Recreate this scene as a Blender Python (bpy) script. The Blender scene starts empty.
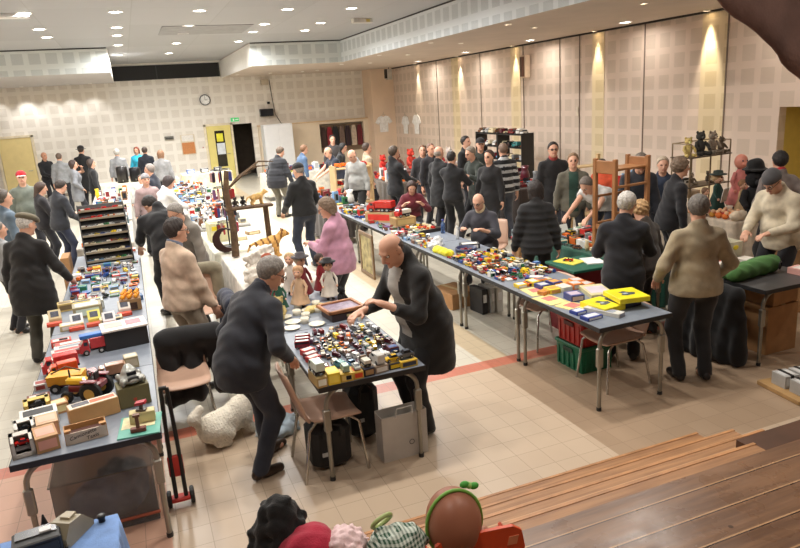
import bpy, math, random
import numpy as np
from math import sin, cos, pi, radians, hypot, floor as fl
random.seed(11); rng = np.random.default_rng(5)
C = bpy.context.scene.collection
S = bpy.context.scene
# ---------------------------------------------------------------- camera, solved from the hall's vanishing points
CAMZ, FPX, YAW, PITCH, ROLL = 2.62, 670.0, .3662, .25575, .0659
def cam_axes():
    f = np.array([sin(YAW)*cos(PITCH), cos(YAW)*cos(PITCH), -sin(PITCH)]); r = np.array([cos(YAW), -sin(YAW), 0]); d = np.cross(f, r)
    return cos(ROLL)*r+sin(ROLL)*d, -sin(ROLL)*r+cos(ROLL)*d, f
CR, CD, CF = cam_axes()
def at(px, py, z=0.0):
    "the point at height z seen at pixel (px, py) of the 800x548 frame"
    d = CR*((px-400)/FPX)+CD*((py-274)/FPX)+CF
    t = (z-CAMZ)/d[2]
    return float(d[0]*t), float(d[1]*t), z
from mathutils import Matrix, Vector
cam = bpy.data.cameras.new('camera'); co = bpy.data.objects.new('camera', cam); C.objects.link(co)
cam.sensor_width = 36; cam.lens = FPX/800*36; cam.clip_start = .05; cam.clip_end = 200
co.matrix_world = Matrix(((CR[0], -CD[0], -CF[0], 0), (CR[1], -CD[1], -CF[1], 0), (CR[2], -CD[2], -CF[2], CAMZ), (0, 0, 0, 1)))
S.camera = co
# ---------------------------------------------------------------- materials
def lin(c):
    o = []
    for v in c[:3]:
        v = v/255.; o.append(v/12.92 if v <= .04045 else ((v+.055)/1.055)**2.4)
    return (*o, 1.)
MATS = {}
def M(name, col, rough=.6, metal=0., var=.12, scale=6., bump=0., bscale=40., coat=0., trans=0., sheen=0., ior=1.45):
    if name in MATS: return MATS[name]
    m = bpy.data.materials.new(name); m.use_nodes = True; nt = m.node_tree; N = nt.nodes; L = nt.links; p = N['Principled BSDF']
    p.inputs['Roughness'].default_value = rough; p.inputs['Metallic'].default_value = metal
    if coat: p.inputs['Coat Weight'].default_value = coat
    if trans: p.inputs['Transmission Weight'].default_value = trans; p.inputs['IOR'].default_value = ior
    if sheen: p.inputs['Sheen Weight'].default_value = sheen
    c = lin(col); p.inputs['Base Color'].default_value = c
    tc = N.new('ShaderNodeTexCoord')
    if var:
        n = N.new('ShaderNodeTexNoise'); n.inputs['Scale'].default_value = scale; n.inputs['Detail'].default_value = 3
        L.new(tc.outputs['Object'], n.inputs['Vector'])
        r = N.new('ShaderNodeValToRGB'); r.color_ramp.elements[0].position = .3; r.color_ramp.elements[1].position = .7
        r.color_ramp.elements[0].color = (*[v*(1-var) for v in c[:3]], 1); r.color_ramp.elements[1].color = (*[min(1, v*(1+var)) for v in c[:3]], 1)
        L.new(n.outputs['Fac'], r.inputs['Fac']); L.new(r.outputs['Color'], p.inputs['Base Color'])
    if bump:
        n2 = N.new('ShaderNodeTexNoise'); n2.inputs['Scale'].default_value = bscale; n2.inputs['Detail'].default_value = 2
        L.new(tc.outputs['Object'], n2.inputs['Vector'])
        b = N.new('ShaderNodeBump'); b.inputs['Strength'].default_value = bump; b.inputs['Distance'].default_value = .01
        L.new(n2.outputs['Fac'], b.inputs['Height']); L.new(b.outputs['Normal'], p.inputs['Normal'])
    MATS[name] = m; return m
def P(col, rough=.5, **k):
    "plain coloured material, cached by its colour"
    return M('paint_%d_%d_%d_%d_%s' % (*col, int(rough*100), '_'.join(f'{a}{b}' for a, b in sorted(k.items()))), col, rough, **k)
def cloth(col, stripe=None):
    nm = 'fabric_%d_%d_%d' % tuple(col)
    return M(nm, col, .9, var=.22, scale=9, bump=.25, bscale=160, sheen=.15)
def emis(name, col, st):
    if name in MATS: return MATS[name]
    m = bpy.data.materials.new(name); m.use_nodes = True; N = m.node_tree.nodes; p = N['Principled BSDF']
    p.inputs['Emission Color'].default_value = lin(col); p.inputs['Emission Strength'].default_value = st; p.inputs['Base Color'].default_value = lin(col)
    MATS[name] = m; return m
class G:
    "tiny node-graph helper"
    def __init__(s, name):
        s.m = bpy.data.materials.new(name); s.m.use_nodes = True; s.N = s.m.node_tree.nodes; s.L = s.m.node_tree.links; s.p = s.N['Principled BSDF']; MATS[name] = s.m
    def put(s, sock, v):
        if hasattr(v, 'is_output'): s.L.new(v, sock)
        elif v is not None: sock.default_value = v
    def math(s, op, a, b=None, c=None):
        n = s.N.new('ShaderNodeMath'); n.operation = op
        for i, v in enumerate((a, b, c)): s.put(n.inputs[i], v)
        return n.outputs[0]
    def pos(s):
        g = s.N.new('ShaderNodeNewGeometry'); x = s.N.new('ShaderNodeSeparateXYZ'); s.L.new(g.outputs['Position'], x.inputs[0]); return x.outputs, g.outputs['Position']
    def obj(s):
        g = s.N.new('ShaderNodeTexCoord'); x = s.N.new('ShaderNodeSeparateXYZ'); s.L.new(g.outputs['Object'], x.inputs[0]); return x.outputs, g.outputs['Object']
    def mix(s, f, a, b):
        n = s.N.new('ShaderNodeMix'); n.data_type = 'RGBA'; s.put(n.inputs[0], f); s.put(n.inputs[6], a); s.put(n.inputs[7], b); return n.outputs[2]
    def noise(s, vec, scale, detail=2):
        n = s.N.new('ShaderNodeTexNoise'); n.inputs['Scale'].default_value = scale; n.inputs['Detail'].default_value = detail; s.put(n.inputs['Vector'], vec); return n.outputs['Fac']
    def white(s, vec):
        n = s.N.new('ShaderNodeTexWhiteNoise'); s.put(n.inputs['Vector'], vec); return n.outputs['Value']
    def comb(s, x, y, z=0.):
        n = s.N.new('ShaderNodeCombineXYZ')
        for i, v in enumerate((x, y, z)): s.put(n.inputs[i], v)
        return n.outputs[0]
    def gt(s, a, b): return s.math('GREATER_THAN', a, b)
    def between(s, a, lo, hi): return s.math('MULTIPLY', s.math('GREATER_THAN', a, lo), s.math('LESS_THAN', a, hi))
    def bump(s, h, st=.3, dist=.01):
        b = s.N.new('ShaderNodeBump'); b.inputs['Strength'].default_value = st; b.inputs['Distance'].default_value = dist; s.put(b.inputs['Height'], h); s.L.new(b.outputs['Normal'], s.p.inputs['Normal'])
# ---------------------------------------------------------------- mesh building
def mesh_from(name, v, f, mi=None, smooth=False, mats=()):
    me = bpy.data.meshes.new(name)
    me.from_pydata([tuple(p) for p in v], [], f)
    for m in mats: me.materials.append(m)
    if mi is not None and len(mats) > 1: me.polygons.foreach_set('material_index', np.asarray(mi, dtype=np.int32))
    if smooth is True: me.polygons.foreach_set('use_smooth', np.ones(len(me.polygons), dtype=bool))
    elif smooth is not False and smooth is not None: me.polygons.foreach_set('use_smooth', np.asarray(smooth, dtype=bool))
    me.update(); return me
def quads_mesh(name, V, F, mats, mi=None, smooth=True):
    me = bpy.data.meshes.new(name); V = np.asarray(V, np.float32); F = np.asarray(F, np.int32)
    me.vertices.add(len(V)); me.vertices.foreach_set('co', V.ravel())
    me.loops.add(F.size); me.loops.foreach_set('vertex_index', F.ravel())
    me.polygons.add(len(F)); me.polygons.foreach_set('loop_start', np.arange(0, F.size, 4, dtype=np.int32)); me.polygons.foreach_set('loop_total', np.full(len(F), 4, np.int32))
    for m in mats: me.materials.append(m)
    if mi is not None: me.polygons.foreach_set('material_index', np.asarray(mi, np.int32))
    if smooth: me.polygons.foreach_set('use_smooth', np.ones(len(F), bool))
    me.update(calc_edges=True); me.validate(); return me
def ob(name, me, parent=None, loc=(0, 0, 0), rz=0., rot=None):
    o = bpy.data.objects.new(name, me); C.objects.link(o); o.location = loc
    o.rotation_euler = rot if rot else (0, 0, rz)
    if parent is not None: o.parent = parent
    return o
def tag(o, label, cat, group=None, kind=None):
    if label: o['label'] = label
    if cat: o['category'] = cat
    if group: o['group'] = group
    if kind: o['kind'] = kind
    return o
def thing(name, label, cat, loc=(0, 0, 0), rz=0., group=None):
    return tag(ob(name, None, None, loc, rz), label, cat, group)
class B:
    "collects shapes into ONE mesh"
    def __init__(s): s.v = []; s.f = []; s.mi = []; s.sm = []; s.mats = []
    def _m(s, m):
        if m not in s.mats: s.mats.append(m)
        return s.mats.index(m)
    def add(s, v, f, m, smooth=False):
        b = len(s.v); s.v += [tuple(map(float, p)) for p in v]; k = s._m(m)
        for q in f: s.f.append(tuple(b+i for i in q)); s.mi.append(k); s.sm.append(smooth)
        return s
    def box(s, c, d, m, rz=0., ch=0., tilt=None):
        "box centred on c with size d; ch = chamfer"
        hx, hy, hz = d[0]/2, d[1]/2, d[2]/2
        if ch <= 0:
            v = [(x, y, z) for z in (-hz, hz) for y in (-hy, hy) for x in (-hx, hx)]
            f = [(0, 2, 3, 1), (4, 5, 7, 6), (0, 1, 5, 4), (2, 6, 7, 3), (0, 4, 6, 2), (1, 3, 7, 5)]
        else:
            ch = min(ch, hx*.8, hy*.8, hz*.8)
            def ring(x, y): return [(-x+ch, -y), (x-ch, -y), (x, -y+ch), (x, y-ch), (x-ch, y), (-x+ch, y), (-x, y-ch), (-x, -y+ch)]
            v = []
            for z, i in ((-hz, ch), (-hz+ch, 0), (hz-ch, 0), (hz, ch)):
                v += [(x, y, z) for x, y in ring(hx-i, hy-i)]
            f = [tuple(range(7, -1, -1)), tuple(range(24, 32))]
            for r in range(3):
                for i in range(8): j = (i+1) % 8; f.append((r*8+i, r*8+j, r*8+8+j, r*8+8+i))
        R = Matrix.Rotation(rz, 3, 'Z')
        if tilt: R = R @ Matrix.Rotation(tilt[1], 3, tilt[0])
        return s.add([tuple(Vector(c)+R @ Vector(p)) for p in v], f, m)
    def tube(s, pts, r, m, n=8, caps=True, smooth=True):
        pts = [Vector(p) for p in pts]; rr = r if isinstance(r, (list, tuple)) else [r]*len(pts)
        v = []; up = None
        for i, p in enumerate(pts):
            t = (pts[min(i+1, len(pts)-1)]-pts[max(i-1, 0)]).normalized()
            if up is None:
                a = Vector((0, 0, 1)) if abs(t.z) < .9 else Vector((1, 0, 0)); up = (a-t*a.dot(t)).normalized()
            else:
                up = (up-t*up.dot(t)); up = up.normalized() if up.length > 1e-6 else t.orthogonal().normalized()
            w = t.cross(up)
            v += [tuple(p+(up*cos(2*pi*k/n)+w*sin(2*pi*k/n))*rr[i]) for k in range(n)]
        f = [(i*n+k, i*n+(k+1) % n, (i+1)*n+(k+1) % n, (i+1)*n+k) for i in range(len(pts)-1) for k in range(n)]
        s.add(v, f, m, smooth)
        if caps: s.add(v[:n], [tuple(range(n-1, -1, -1))], m); s.add(v[-n:], [tuple(range(n))], m)
        return s
    def lathe(s, prof, m, c=(0, 0, 0), n=20, smooth=True, sc=(1, 1)):
        v = []
        for r, z in prof: v += [(c[0]+r*sc[0]*cos(2*pi*k/n), c[1]+r*sc[1]*sin(2*pi*k/n), c[2]+z) for k in range(n)]
        f = [(i*n+k, i*n+(k+1) % n, (i+1)*n+(k+1) % n, (i+1)*n+k) for i in range(len(prof)-1) for k in range(n)]
        return s.add(v, f, m, smooth)
    def ell(s, c, r, m, n=12, rz=0., tilt=None, lumps=0.):
        v = []; k = n//2+1
        R = Matrix.Rotation(rz, 3, 'Z')
        if tilt: R = R @ Matrix.Rotation(tilt[1], 3, tilt[0])
        for i in range(k+1):
            a = -pi/2+pi*i/k
            for j in range(n):
                b = 2*pi*j/n; q = 1+(random.uniform(-lumps, lumps) if lumps and 0 < i < k else 0)
                v.append(tuple(Vector(c)+R @ Vector((r[0]*cos(a)*cos(b)*q, r[1]*cos(a)*sin(b)*q, r[2]*sin(a)*q))))
        f = [(i*n+j, i*n+(j+1) % n, (i+1)*n+(j+1) % n, (i+1)*n+j) for i in range(k) for j in range(n)]
        return s.add(v, f, m, True)
    def prism(s, poly, z0, z1, m, axis='z', c=(0, 0, 0), rz=0.):
        "extrude a 2D outline; axis z: (x,y), axis y: outline (x,z) along y, axis x: outline (y,z) along x"
        def q(a, b, t): return {'z': (a, b, t), 'y': (a, t, b), 'x': (t, a, b)}[axis]
        R = Matrix.Rotation(rz, 3, 'Z'); n = len(poly)
        v = [tuple(Vector(c)+R @ Vector(q(a, b, t))) for t in (z0, z1) for a, b in poly]
        f = [tuple(range(n-1, -1, -1)), tuple(range(n, 2*n))]+[(i, (i+1) % n, n+(i+1) % n, n+i) for i in range(n)]
        if axis == 'y': f = [t[::-1] for t in f]
        return s.add(v, f, m)
    def wheel(s, c, r, w, m, axis='x', n=12, hub=None, hm=None):
        def q(a, b, t): return (c[0]+t, c[1]+a, c[2]+b) if axis == 'x' else (c[0]+a, c[1]+t, c[2]+b)
        prof = [(0, -w/2), (r*.8, -w/2), (r, -w*.3), (r, w*.3), (r*.8, w/2), (0, w/2)]
        v = []
        for rr, t in prof: v += [q(rr*cos(2*pi*k/n), rr*sin(2*pi*k/n), t) for k in range(n)]
        f = [(i*n+k, i*n+(k+1) % n, (i+1)*n+(k+1) % n, (i+1)*n+k) for i in range(5) for k in range(n)]
        if axis == 'y': f = [t[::-1] for t in f]
        s.add(v, f, m, False)
        if hub:
            v = []
            for rr, t in ((0, -w*.52), (hub, -w*.52), (hub, w*.52), (0, w*.52)): v += [q(rr*cos(2*pi*k/n), rr*sin(2*pi*k/n), t) for k in range(n)]
            f = [(i*n+k, i*n+(k+1) % n, (i+1)*n+(k+1) % n, (i+1)*n+k) for i in range(3) for k in range(n)]
            s.add(v, f if axis == 'x' else [t[::-1] for t in f], hm or m)
        return s
    def mesh(s, name): return mesh_from(name, s.v, s.f, s.mi, s.sm, s.mats)
    def build(s, name, parent=None, loc=(0, 0, 0), rz=0., rot=None): return ob(name, s.mesh(name), parent, loc, rz, rot)
def struct(name, b, label=None):
    o = b.build(name); o['kind'] = 'structure'
    if label: o['label'] = label
    return o
def copy_tree(o, parent=None):
    c = o.copy(); C.objects.link(c)
    if parent is not None: c.parent = parent
    for ch in [k for k in bpy.data.objects if k.parent == o] if o.get('_kids', 1) else []: copy_tree(ch, c)
    return c
def kids(o): return [k for k in o.children]
def dup(o, loc, rz=None, label=None, rot=None, group=None):
    "a copy of a thing, its parts and their sub-parts"
    c = o.copy(); C.objects.link(c); c.location = loc
    if rz is not None: c.rotation_euler = (0, 0, rz)
    if rot is not None: c.rotation_euler = rot
    if label: c['label'] = label
    if group: c['group'] = group
    def rec(a, b):
        for ch in a.children:
            d = ch.copy(); C.objects.link(d); d.parent = b; rec(ch, d)
    rec(o, c); return c
def text_mesh(txt, size, mat, depth=.0006, shear=0.):
    cu = bpy.data.curves.new('lettering', 'FONT'); cu.body = txt; cu.size = size; cu.extrude = depth; cu.shear = shear; cu.align_x = 'CENTER'; cu.align_y = 'CENTER'
    t = bpy.data.objects.new('lettering', cu); C.objects.link(t)
    me = bpy.data.meshes.new_from_object(t.evaluated_get(bpy.context.evaluated_depsgraph_get()))
    bpy.data.objects.remove(t); bpy.data.curves.remove(cu); me.materials.clear(); me.materials.append(mat); return me
ORD = 'first second third fourth fifth sixth seventh eighth ninth tenth eleventh twelfth thirteenth fourteenth fifteenth sixteenth seventeenth eighteenth nineteenth twentieth'.split()
def nth(i):
    if i < 20: return ORD[i]
    t, u = divmod(i+1, 10); T = {2: 'twent', 3: 'thirt', 4: 'fort', 5: 'fift', 6: 'sixt', 7: 'sevent', 8: 'eight', 9: 'ninet'}[t]
    return T+'ieth' if u == 0 else T+'y-'+ORD[u-1]
# ================================================================ the setting
XL, XR, YB, YF, ZC, ZS = -6.65, 10.15, 26.8, -3.2, 4.43, 3.8
def acoustic(name, axis, base, dark, off=0., p=.4):
    g = G(name); (x, y, z), pos = g.pos(); u = y if axis == 'y' else x
    def cell(a, o): return g.between(g.math('FRACT', g.math('DIVIDE', g.math('ADD', a, o), p)), .165, .835)
    m = g.math('MULTIPLY', cell(u, 40.+off), cell(z, 40.))
    ph = .02
    dot = g.math('MULTIPLY', g.between(g.math('FRACT', g.math('DIVIDE', u, ph)), .3, .7), g.between(g.math('FRACT', g.math('DIVIDE', z, ph)), .3, .7))
    n = g.noise(pos, 1.3); b2 = g.mix(n, lin(base), lin([c*.965 for c in base])); d2 = g.mix(g.math('MULTIPLY', dot, .35), lin(dark), lin([c*.7 for c in dark]))
    g.L.new(g.mix(m, b2, d2), g.p.inputs['Base Color']); g.p.inputs['Roughness'].default_value = .75
    return g.m
ac_back = acoustic('acoustic_panel_cream', 'x', (240, 235, 226), (226, 220, 210))
ac_right = acoustic('acoustic_panel_rose', 'y', (228, 209, 194), (214, 196, 180))
ac_fx = acoustic('acoustic_fascia_front', 'x', (226, 232, 230), (204, 211, 210), .1)
ac_fy = acoustic('acoustic_fascia_side', 'y', (226, 232, 236), (204, 211, 215))
white = M('white_plaster', (236, 234, 230), .7, var=.03)
beige = M('beige_plaster', (230, 214, 190), .75, var=.05, scale=2)
rose = M('rose_plaster', (232, 208, 184), .75, var=.04, scale=2)
sofm = M('soffit_plaster', (200, 186, 174), .8, var=.05, scale=1.5)
yellow = M('mustard_panel', (208, 184, 100), .6, var=.06)
black = M('black_satin', (22, 22, 24), .45, var=.1)
# ceiling: large plasterboard panels with thin seams
g = G('ceiling_panels'); (x, y, z), pos = g.pos()
sx = g.math('LESS_THAN', g.math('FRACT', g.math('DIVIDE', g.math('ADD', x, 30.), 1.6)), .012); sy = g.math('LESS_THAN', g.math('FRACT', g.math('DIVIDE', g.math('ADD', y, 30.), 2.4)), .008)
seam = g.math('MAXIMUM', sx, sy)
cellc = g.white(g.comb(g.math('FLOOR', g.math('DIVIDE', g.math('ADD', x, 30.), 1.6)), g.math('FLOOR', g.math('DIVIDE', g.math('ADD', y, 30.), 2.4))))
base = g.mix(cellc, lin((176, 177, 180)), lin((166, 167, 170)))
g.L.new(g.mix(g.math('MULTIPLY', seam, .45), base, lin((150, 150, 150))), g.p.inputs['Base Color']); g.p.inputs['Roughness'].default_value = .6
ceilm = g.m
# floor: 20 cm tiles, a salmon band across the hall, a tan field, a peach field painting in warm light
g = G('tiled_floor'); (x, y, z), pos = g.pos(); T = .2
fx = g.math('FRACT', g.math('DIVIDE', g.math('ADD', x, 40.08), T)); fy = g.math('FRACT', g.math('DIVIDE', g.math('ADD', y, 40.0), T*1.05))
gx = g.math('LESS_THAN', fx, .022); gy = g.math('LESS_THAN', fy, .022); gr = g.math('MAXIMUM', gx, gy)
tid = g.white(g.comb(g.math('FLOOR', g.math('DIVIDE', g.math('ADD', x, 40.08), T)), g.math('FLOOR', g.math('DIVIDE', g.math('ADD', y, 40.0), T*1.05))))
near = g.mix(tid, lin((198, 178, 155)), lin((190, 169, 146)))
near = g.mix(g.math('LESS_THAN', x, -.12), near, g.mix(tid, lin((210, 168, 144)), lin((204, 160, 138))))  # peach left side puts the warm lighting into the tile colour
near = g.mix(g.math('GREATER_THAN', x, 2.98), near, g.mix(tid, lin((172, 148, 124)), lin((166, 142, 118))))
far = g.mix(tid, lin((208, 203, 188)), lin((200, 195, 180)))
far = g.mix(g.between(x, 2.98, 3.28), far, lin((206, 188, 158)))
col = g.mix(g.gt(y, 5.5), near, far)
band = g.mix(g.noise(pos, 30., 4), lin((186, 104, 84)), lin((206, 128, 104)))
col = g.mix(g.between(y, 5.43, 5.62), col, band)
col = g.mix(g.between(y, 3.0, 3.36), col, g.mix(tid, lin((202, 182, 158)), lin((196, 175, 151))))
dirt = g.noise(pos, 2.2, 4)
col = g.mix(g.math('MULTIPLY', dirt, .16), col, lin((150, 130, 108)))
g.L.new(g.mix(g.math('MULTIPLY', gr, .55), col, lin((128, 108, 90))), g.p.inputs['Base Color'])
g.L.new(g.math('ADD', g.math('MULTIPLY', dirt, .2), .22), g.p.inputs['Roughness']); g.bump(g.math('SUBTRACT', 1., gr), .15, .002)
floorm = g.m
# stage boards along X
def boards(name, c1, c2, w, off, r0, gap=.04):
    g = G(name); (x, y, z), pos = g.pos()
    r = g.math('DIVIDE', g.math('ADD', y, 20+off), w); row = g.math('FLOOR', r); fr = g.math('FRACT', r)
    gp = g.math('LESS_THAN', fr, gap)
    hi = g.between(fr, gap, gap+.05)
    sc = g.N.new('ShaderNodeVectorMath'); sc.operation = 'MULTIPLY'; g.L.new(pos, sc.inputs[0]); sc.inputs[1].default_value = (1.6, 22., 22.)
    gn = g.noise(sc.outputs[0], 1.6, 5); ro = g.white(g.comb(row, 3., 1.))
    gm_ = g.N.new('ShaderNodeMapRange'); gm_.inputs[1].default_value = .36; gm_.inputs[2].default_value = .64; g.L.new(gn, gm_.inputs[0])
    c = g.mix(g.math('ADD', g.math('MULTIPLY', gm_.outputs[0], .6), g.math('MULTIPLY', ro, .4)), lin(c1), lin(c2))
    kn = g.N.new('ShaderNodeTexVoronoi'); kn.inputs['Scale'].default_value = 2.2; g.L.new(pos, kn.inputs['Vector'])
    c = g.mix(g.math('LESS_THAN', kn.outputs['Distance'], .022), c, lin((58, 34, 20)))
    wear = g.noise(pos, 2.5, 3)
    c = g.mix(g.math('MULTIPLY', wear, .45), c, lin((100, 76, 60)))
    c = g.mix(g.math('MULTIPLY', hi, .5), c, lin((220, 176, 132)))
    g.L.new(g.mix(gp, c, lin((48, 28, 18))), g.p.inputs['Base Color'])
    g.L.new(g.math('ADD', g.math('MULTIPLY', g.noise(pos, 9., 3), .3), r0), g.p.inputs['Roughness']); g.bump(g.math('SUBTRACT', gn, gp), .25, .004)
    return g.m
board_stage = boards('stage_boards', (98, 70, 52), (152, 114, 84), .145, .01, .14)
board_step = boards('step_boards', (132, 88, 54), (192, 142, 96), .165, .08, .3, .03)
darkw = M('dark_stained_wood', (78, 50, 34), .45, var=.25, scale=5)
def bx(x0, x1, y0, y1, z0, z1, m): return B().box(((x0+x1)/2, (y0+y1)/2, (z0+z1)/2), (x1-x0, y1-y0, z1-z0), m)
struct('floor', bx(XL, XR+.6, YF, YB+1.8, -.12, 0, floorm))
struct('ceiling', bx(XL, XR, YF, YB, ZC, ZC+.1, ceilm))
struct('wall_left', bx(XL-.15, XL, YF, YB, 0, ZC, ac_right))
struct('wall_front', bx(XL, XR, YF-.15, YF, 0, ZC, rose))
# right wall with the doorway near the stage (mustard reveal)
DY0, DY1, DZ = 6.95, 8.32, 2.08
struct('wall_right', bx(XR, XR+.16, DY1, YB+.16, 0, ZC, ac_right).box((XR+.08, (YF+DY0)/2, ZC/2), (.16, DY0-YF, ZC), ac_right).box((XR+.08, (DY0+DY1)/2, (DZ+ZC)/2), (.16, DY1-DY0, ZC-DZ), ac_right))
b = B(); w = .5
b.box((XR+.16+w/2, DY1+.05, DZ/2), (w, .1, DZ), yellow).box((XR+.16+w/2, DY0-.05, DZ/2), (w, .1, DZ), yellow).box((XR+.16+w/2, (DY0+DY1)/2, DZ+.05), (w, DY1-DY0+.2, .1), yellow)
struct('trim_1', b)
struct('door_1', bx(XR+.16+w-.05, XR+.16+w, DY0, DY1, 0, DZ, yellow))
for k, (yy, wd, m) in enumerate(((9.76, .58, 'w'), (13.05, .42, 'w'), (16.6, .5, 'w'), (20.3, .5, 'w'))):
    struct('trim_%d' % (k+2), bx(XR-.012, XR, yy-wd/2, yy+wd/2, 0, ZS, acoustic('acoustic_panel_straw', 'y', (228, 210, 176), (214, 195, 158)) if k == 0 else MATS['acoustic_panel_straw']))
seamm = M('panel_joint', (120, 104, 92), .7, var=.05)
for k, yy in enumerate((9.46, 11.56, 13.74, 14.53, 16.2, 18.6, 21.7)): struct('trim_%d' % (k+6), bx(XR-.016, XR, yy-.012, yy+.012, 0, ZS, seamm))
struct('trim_13', bx(XR-.05, XR, 8.4, YB-.95, ZS-.035, ZS, M('dark_shadow_gap', (52, 46, 42), .8)))
# back wall with doorway, dark projection window, low wall with niche
OX0, OX1, OZ = 3.80, 4.56, 2.07
b = B()
b.box(((XL+OX0)/2, YB+.08, ZC/2), (OX0-XL, .16, ZC), ac_back).box(((OX1+XR)/2, YB+.08, ZC/2), (XR-OX1, .16, ZC), ac_back).box(((OX0+OX1)/2, YB+.08, (OZ+ZC)/2), (OX1-OX0, .16, ZC-OZ), ac_back)
struct('wall_back', b)
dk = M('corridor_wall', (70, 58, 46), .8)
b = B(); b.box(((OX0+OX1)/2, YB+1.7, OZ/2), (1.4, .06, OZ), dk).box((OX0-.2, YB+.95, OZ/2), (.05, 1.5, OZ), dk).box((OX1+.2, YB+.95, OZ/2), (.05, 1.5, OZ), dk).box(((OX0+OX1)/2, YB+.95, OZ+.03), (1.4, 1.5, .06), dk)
struct('wall_corridor', b)
b = B(); b.box((1.66, YB-.012, 4.10), (3.86, .024, .5), black)
for xx in (-.25, 3.57, 1.35): b.box((xx, YB-.02, 4.1), (.04, .04, .5), M('dark_frame', (60, 60, 62), .5))
struct('window_1', b)
NX0, NX1, NZ0, NZ1, LT = 7.15, 9.0, .7, 1.83, 1.92
b = B(); yb = YB-.32
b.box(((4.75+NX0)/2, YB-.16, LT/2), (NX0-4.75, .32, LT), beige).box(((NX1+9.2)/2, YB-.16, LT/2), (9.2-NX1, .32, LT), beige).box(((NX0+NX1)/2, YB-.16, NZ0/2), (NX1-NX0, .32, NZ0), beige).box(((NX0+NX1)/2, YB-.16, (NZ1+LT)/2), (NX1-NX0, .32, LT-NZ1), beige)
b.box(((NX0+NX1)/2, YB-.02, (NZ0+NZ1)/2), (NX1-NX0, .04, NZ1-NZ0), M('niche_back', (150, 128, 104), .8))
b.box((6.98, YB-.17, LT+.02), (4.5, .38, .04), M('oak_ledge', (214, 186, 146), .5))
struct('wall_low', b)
struct('wall_pier', bx(9.2, XR, YB-1.0, YB, 0, ZS, rose))
struct('baseboard_back', bx(XL, OX0-1.1, YB-.02, YB, 0, .1, M('grey_skirting', (150, 140, 128), .6)))
# yellow door leaf swung against the back wall, cream door further left
def door(nm, x0, x1, z1, m, win):
    b = B(); b.box(((x0+x1)/2, YB-.03, z1/2), (x1-x0, .045, z1), m, ch=.006); o = struct(nm, b)
    f = B(); fm = M('door_frame', (226, 214, 188), .6)
    for xx in (x0-.05, x1+.05): f.box((xx, YB-.03, z1/2+.03), (.08, .07, z1+.06), fm)
    f.box(((x0+x1)/2, YB-.03, z1+.04), (x1-x0+.18, .07, .08), fm); f.build('door_frame', o)
    if win:
        B().box((x0+.46, YB-.056, 1.2), (.36, .012, 1.35), M('dark_glass', (44, 40, 30), .2)).build('window_pane', o)
        B().box((x0+.46, YB-.064, 1.62), (.24, .006, .3), P((232, 226, 60), .7)).build('yellow_notice', o)
        B().box((x0+.47, YB-.064, 1.2), (.3, .006, .42), P((214, 220, 226), .7)).build('white_notice', o)
    B().tube([(x1-.12, YB-.05, 1.0), (x1-.12, YB-.1, 1.0), (x1-.24, YB-.1, 1.0)], .012, M('steel', (170, 170, 168), .3, 1.)).build('door_handle', o)
door('door_2', 2.82, 3.72, 2.06, M('yellow_door', (222, 208, 128), .55, var=.04), True)
door('door_3', -4.1, -3.1, 2.14, M('cream_door', (232, 212, 150), .6, var=.04), False)
# soffits with acoustic fascias
SX, SY = 6.37, 20.3
struct('ceiling_soffit_right', bx(SX, XR, YF, YB, ZS, ZC, sofm)); struct('ceiling_soffit_back', bx(3.65, SX, SY, YB, ZS, ZC, sofm)); struct('ceiling_soffit_left', bx(XL, -.15, SY, YB, ZS, ZC, M('soffit_white', (194, 190, 190), .8, var=.04)))
struct('trim_14', bx(SX-.02, SX, YF, SY, ZS-.01, ZC-.03, ac_fy)); struct('trim_15', bx(3.65, SX, SY-.02, SY, ZS-.01, ZC-.03, ac_fx)); struct('trim_16', bx(XL, -.15, SY-.02, SY, ZS-.01, ZC-.03, ac_fx))
struct('trim_17', bx(3.63, 3.65, SY-.02, YB, ZS-.01, ZC-.03, white)); struct('trim_18', bx(-.15, -.13, SY-.02, YB, ZS-.01, ZC-.03, white))
struct('trim_19', bx(SX-.03, SX-.02, YF, SY, ZC-.03, ZC, black)); struct('trim_20', bx(3.65, SX, SY-.03, SY-.02, ZC-.03, ZC, black)); struct('trim_21', bx(XL, -.15, SY-.03, SY-.02, ZC-.03, ZC, black))
struct('trim_22', bx(1.05, 3.0, 15.9, 17.6, ZC-.012, ZC, M('grey_ceiling_hatch', (150, 150, 152), .6)))
# stage, four steps down, dark ledge beside them
EY, SZ = 1.985, .95
struct('stage', bx(XL, XR, YF, EY, 0, SZ, board_stage))
for k, (ye, xr) in enumerate(((3.28, 3.44), (2.945, 3.40), (2.615, 3.26), (2.29, 2.80))):
    z1 = .19*(k+1)
    b = B(); b.box(((.12+xr)/2, (EY+ye)/2, z1-.02), (xr-.12, ye-EY, .04), board_step, ch=.012); b.box(((.12+xr)/2, ye-.006, z1-.018), (xr-.13, .02, .042), M('worn_nosing', (178, 128, 84), .4, var=.25, scale=9)); b.box(((.14+xr-.02)/2, (EY+ye-.03)/2, (z1-.04)/2 if k == 0 else z1-.115), (xr-.06, ye-EY-.03, z1-.04 if k == 0 else .15), darkw)
    struct('stage_step_%d' % (k+1), b)
struct('stage_ledge', bx(2.82, XR, EY, 2.42, 0, .71, darkw))
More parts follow.
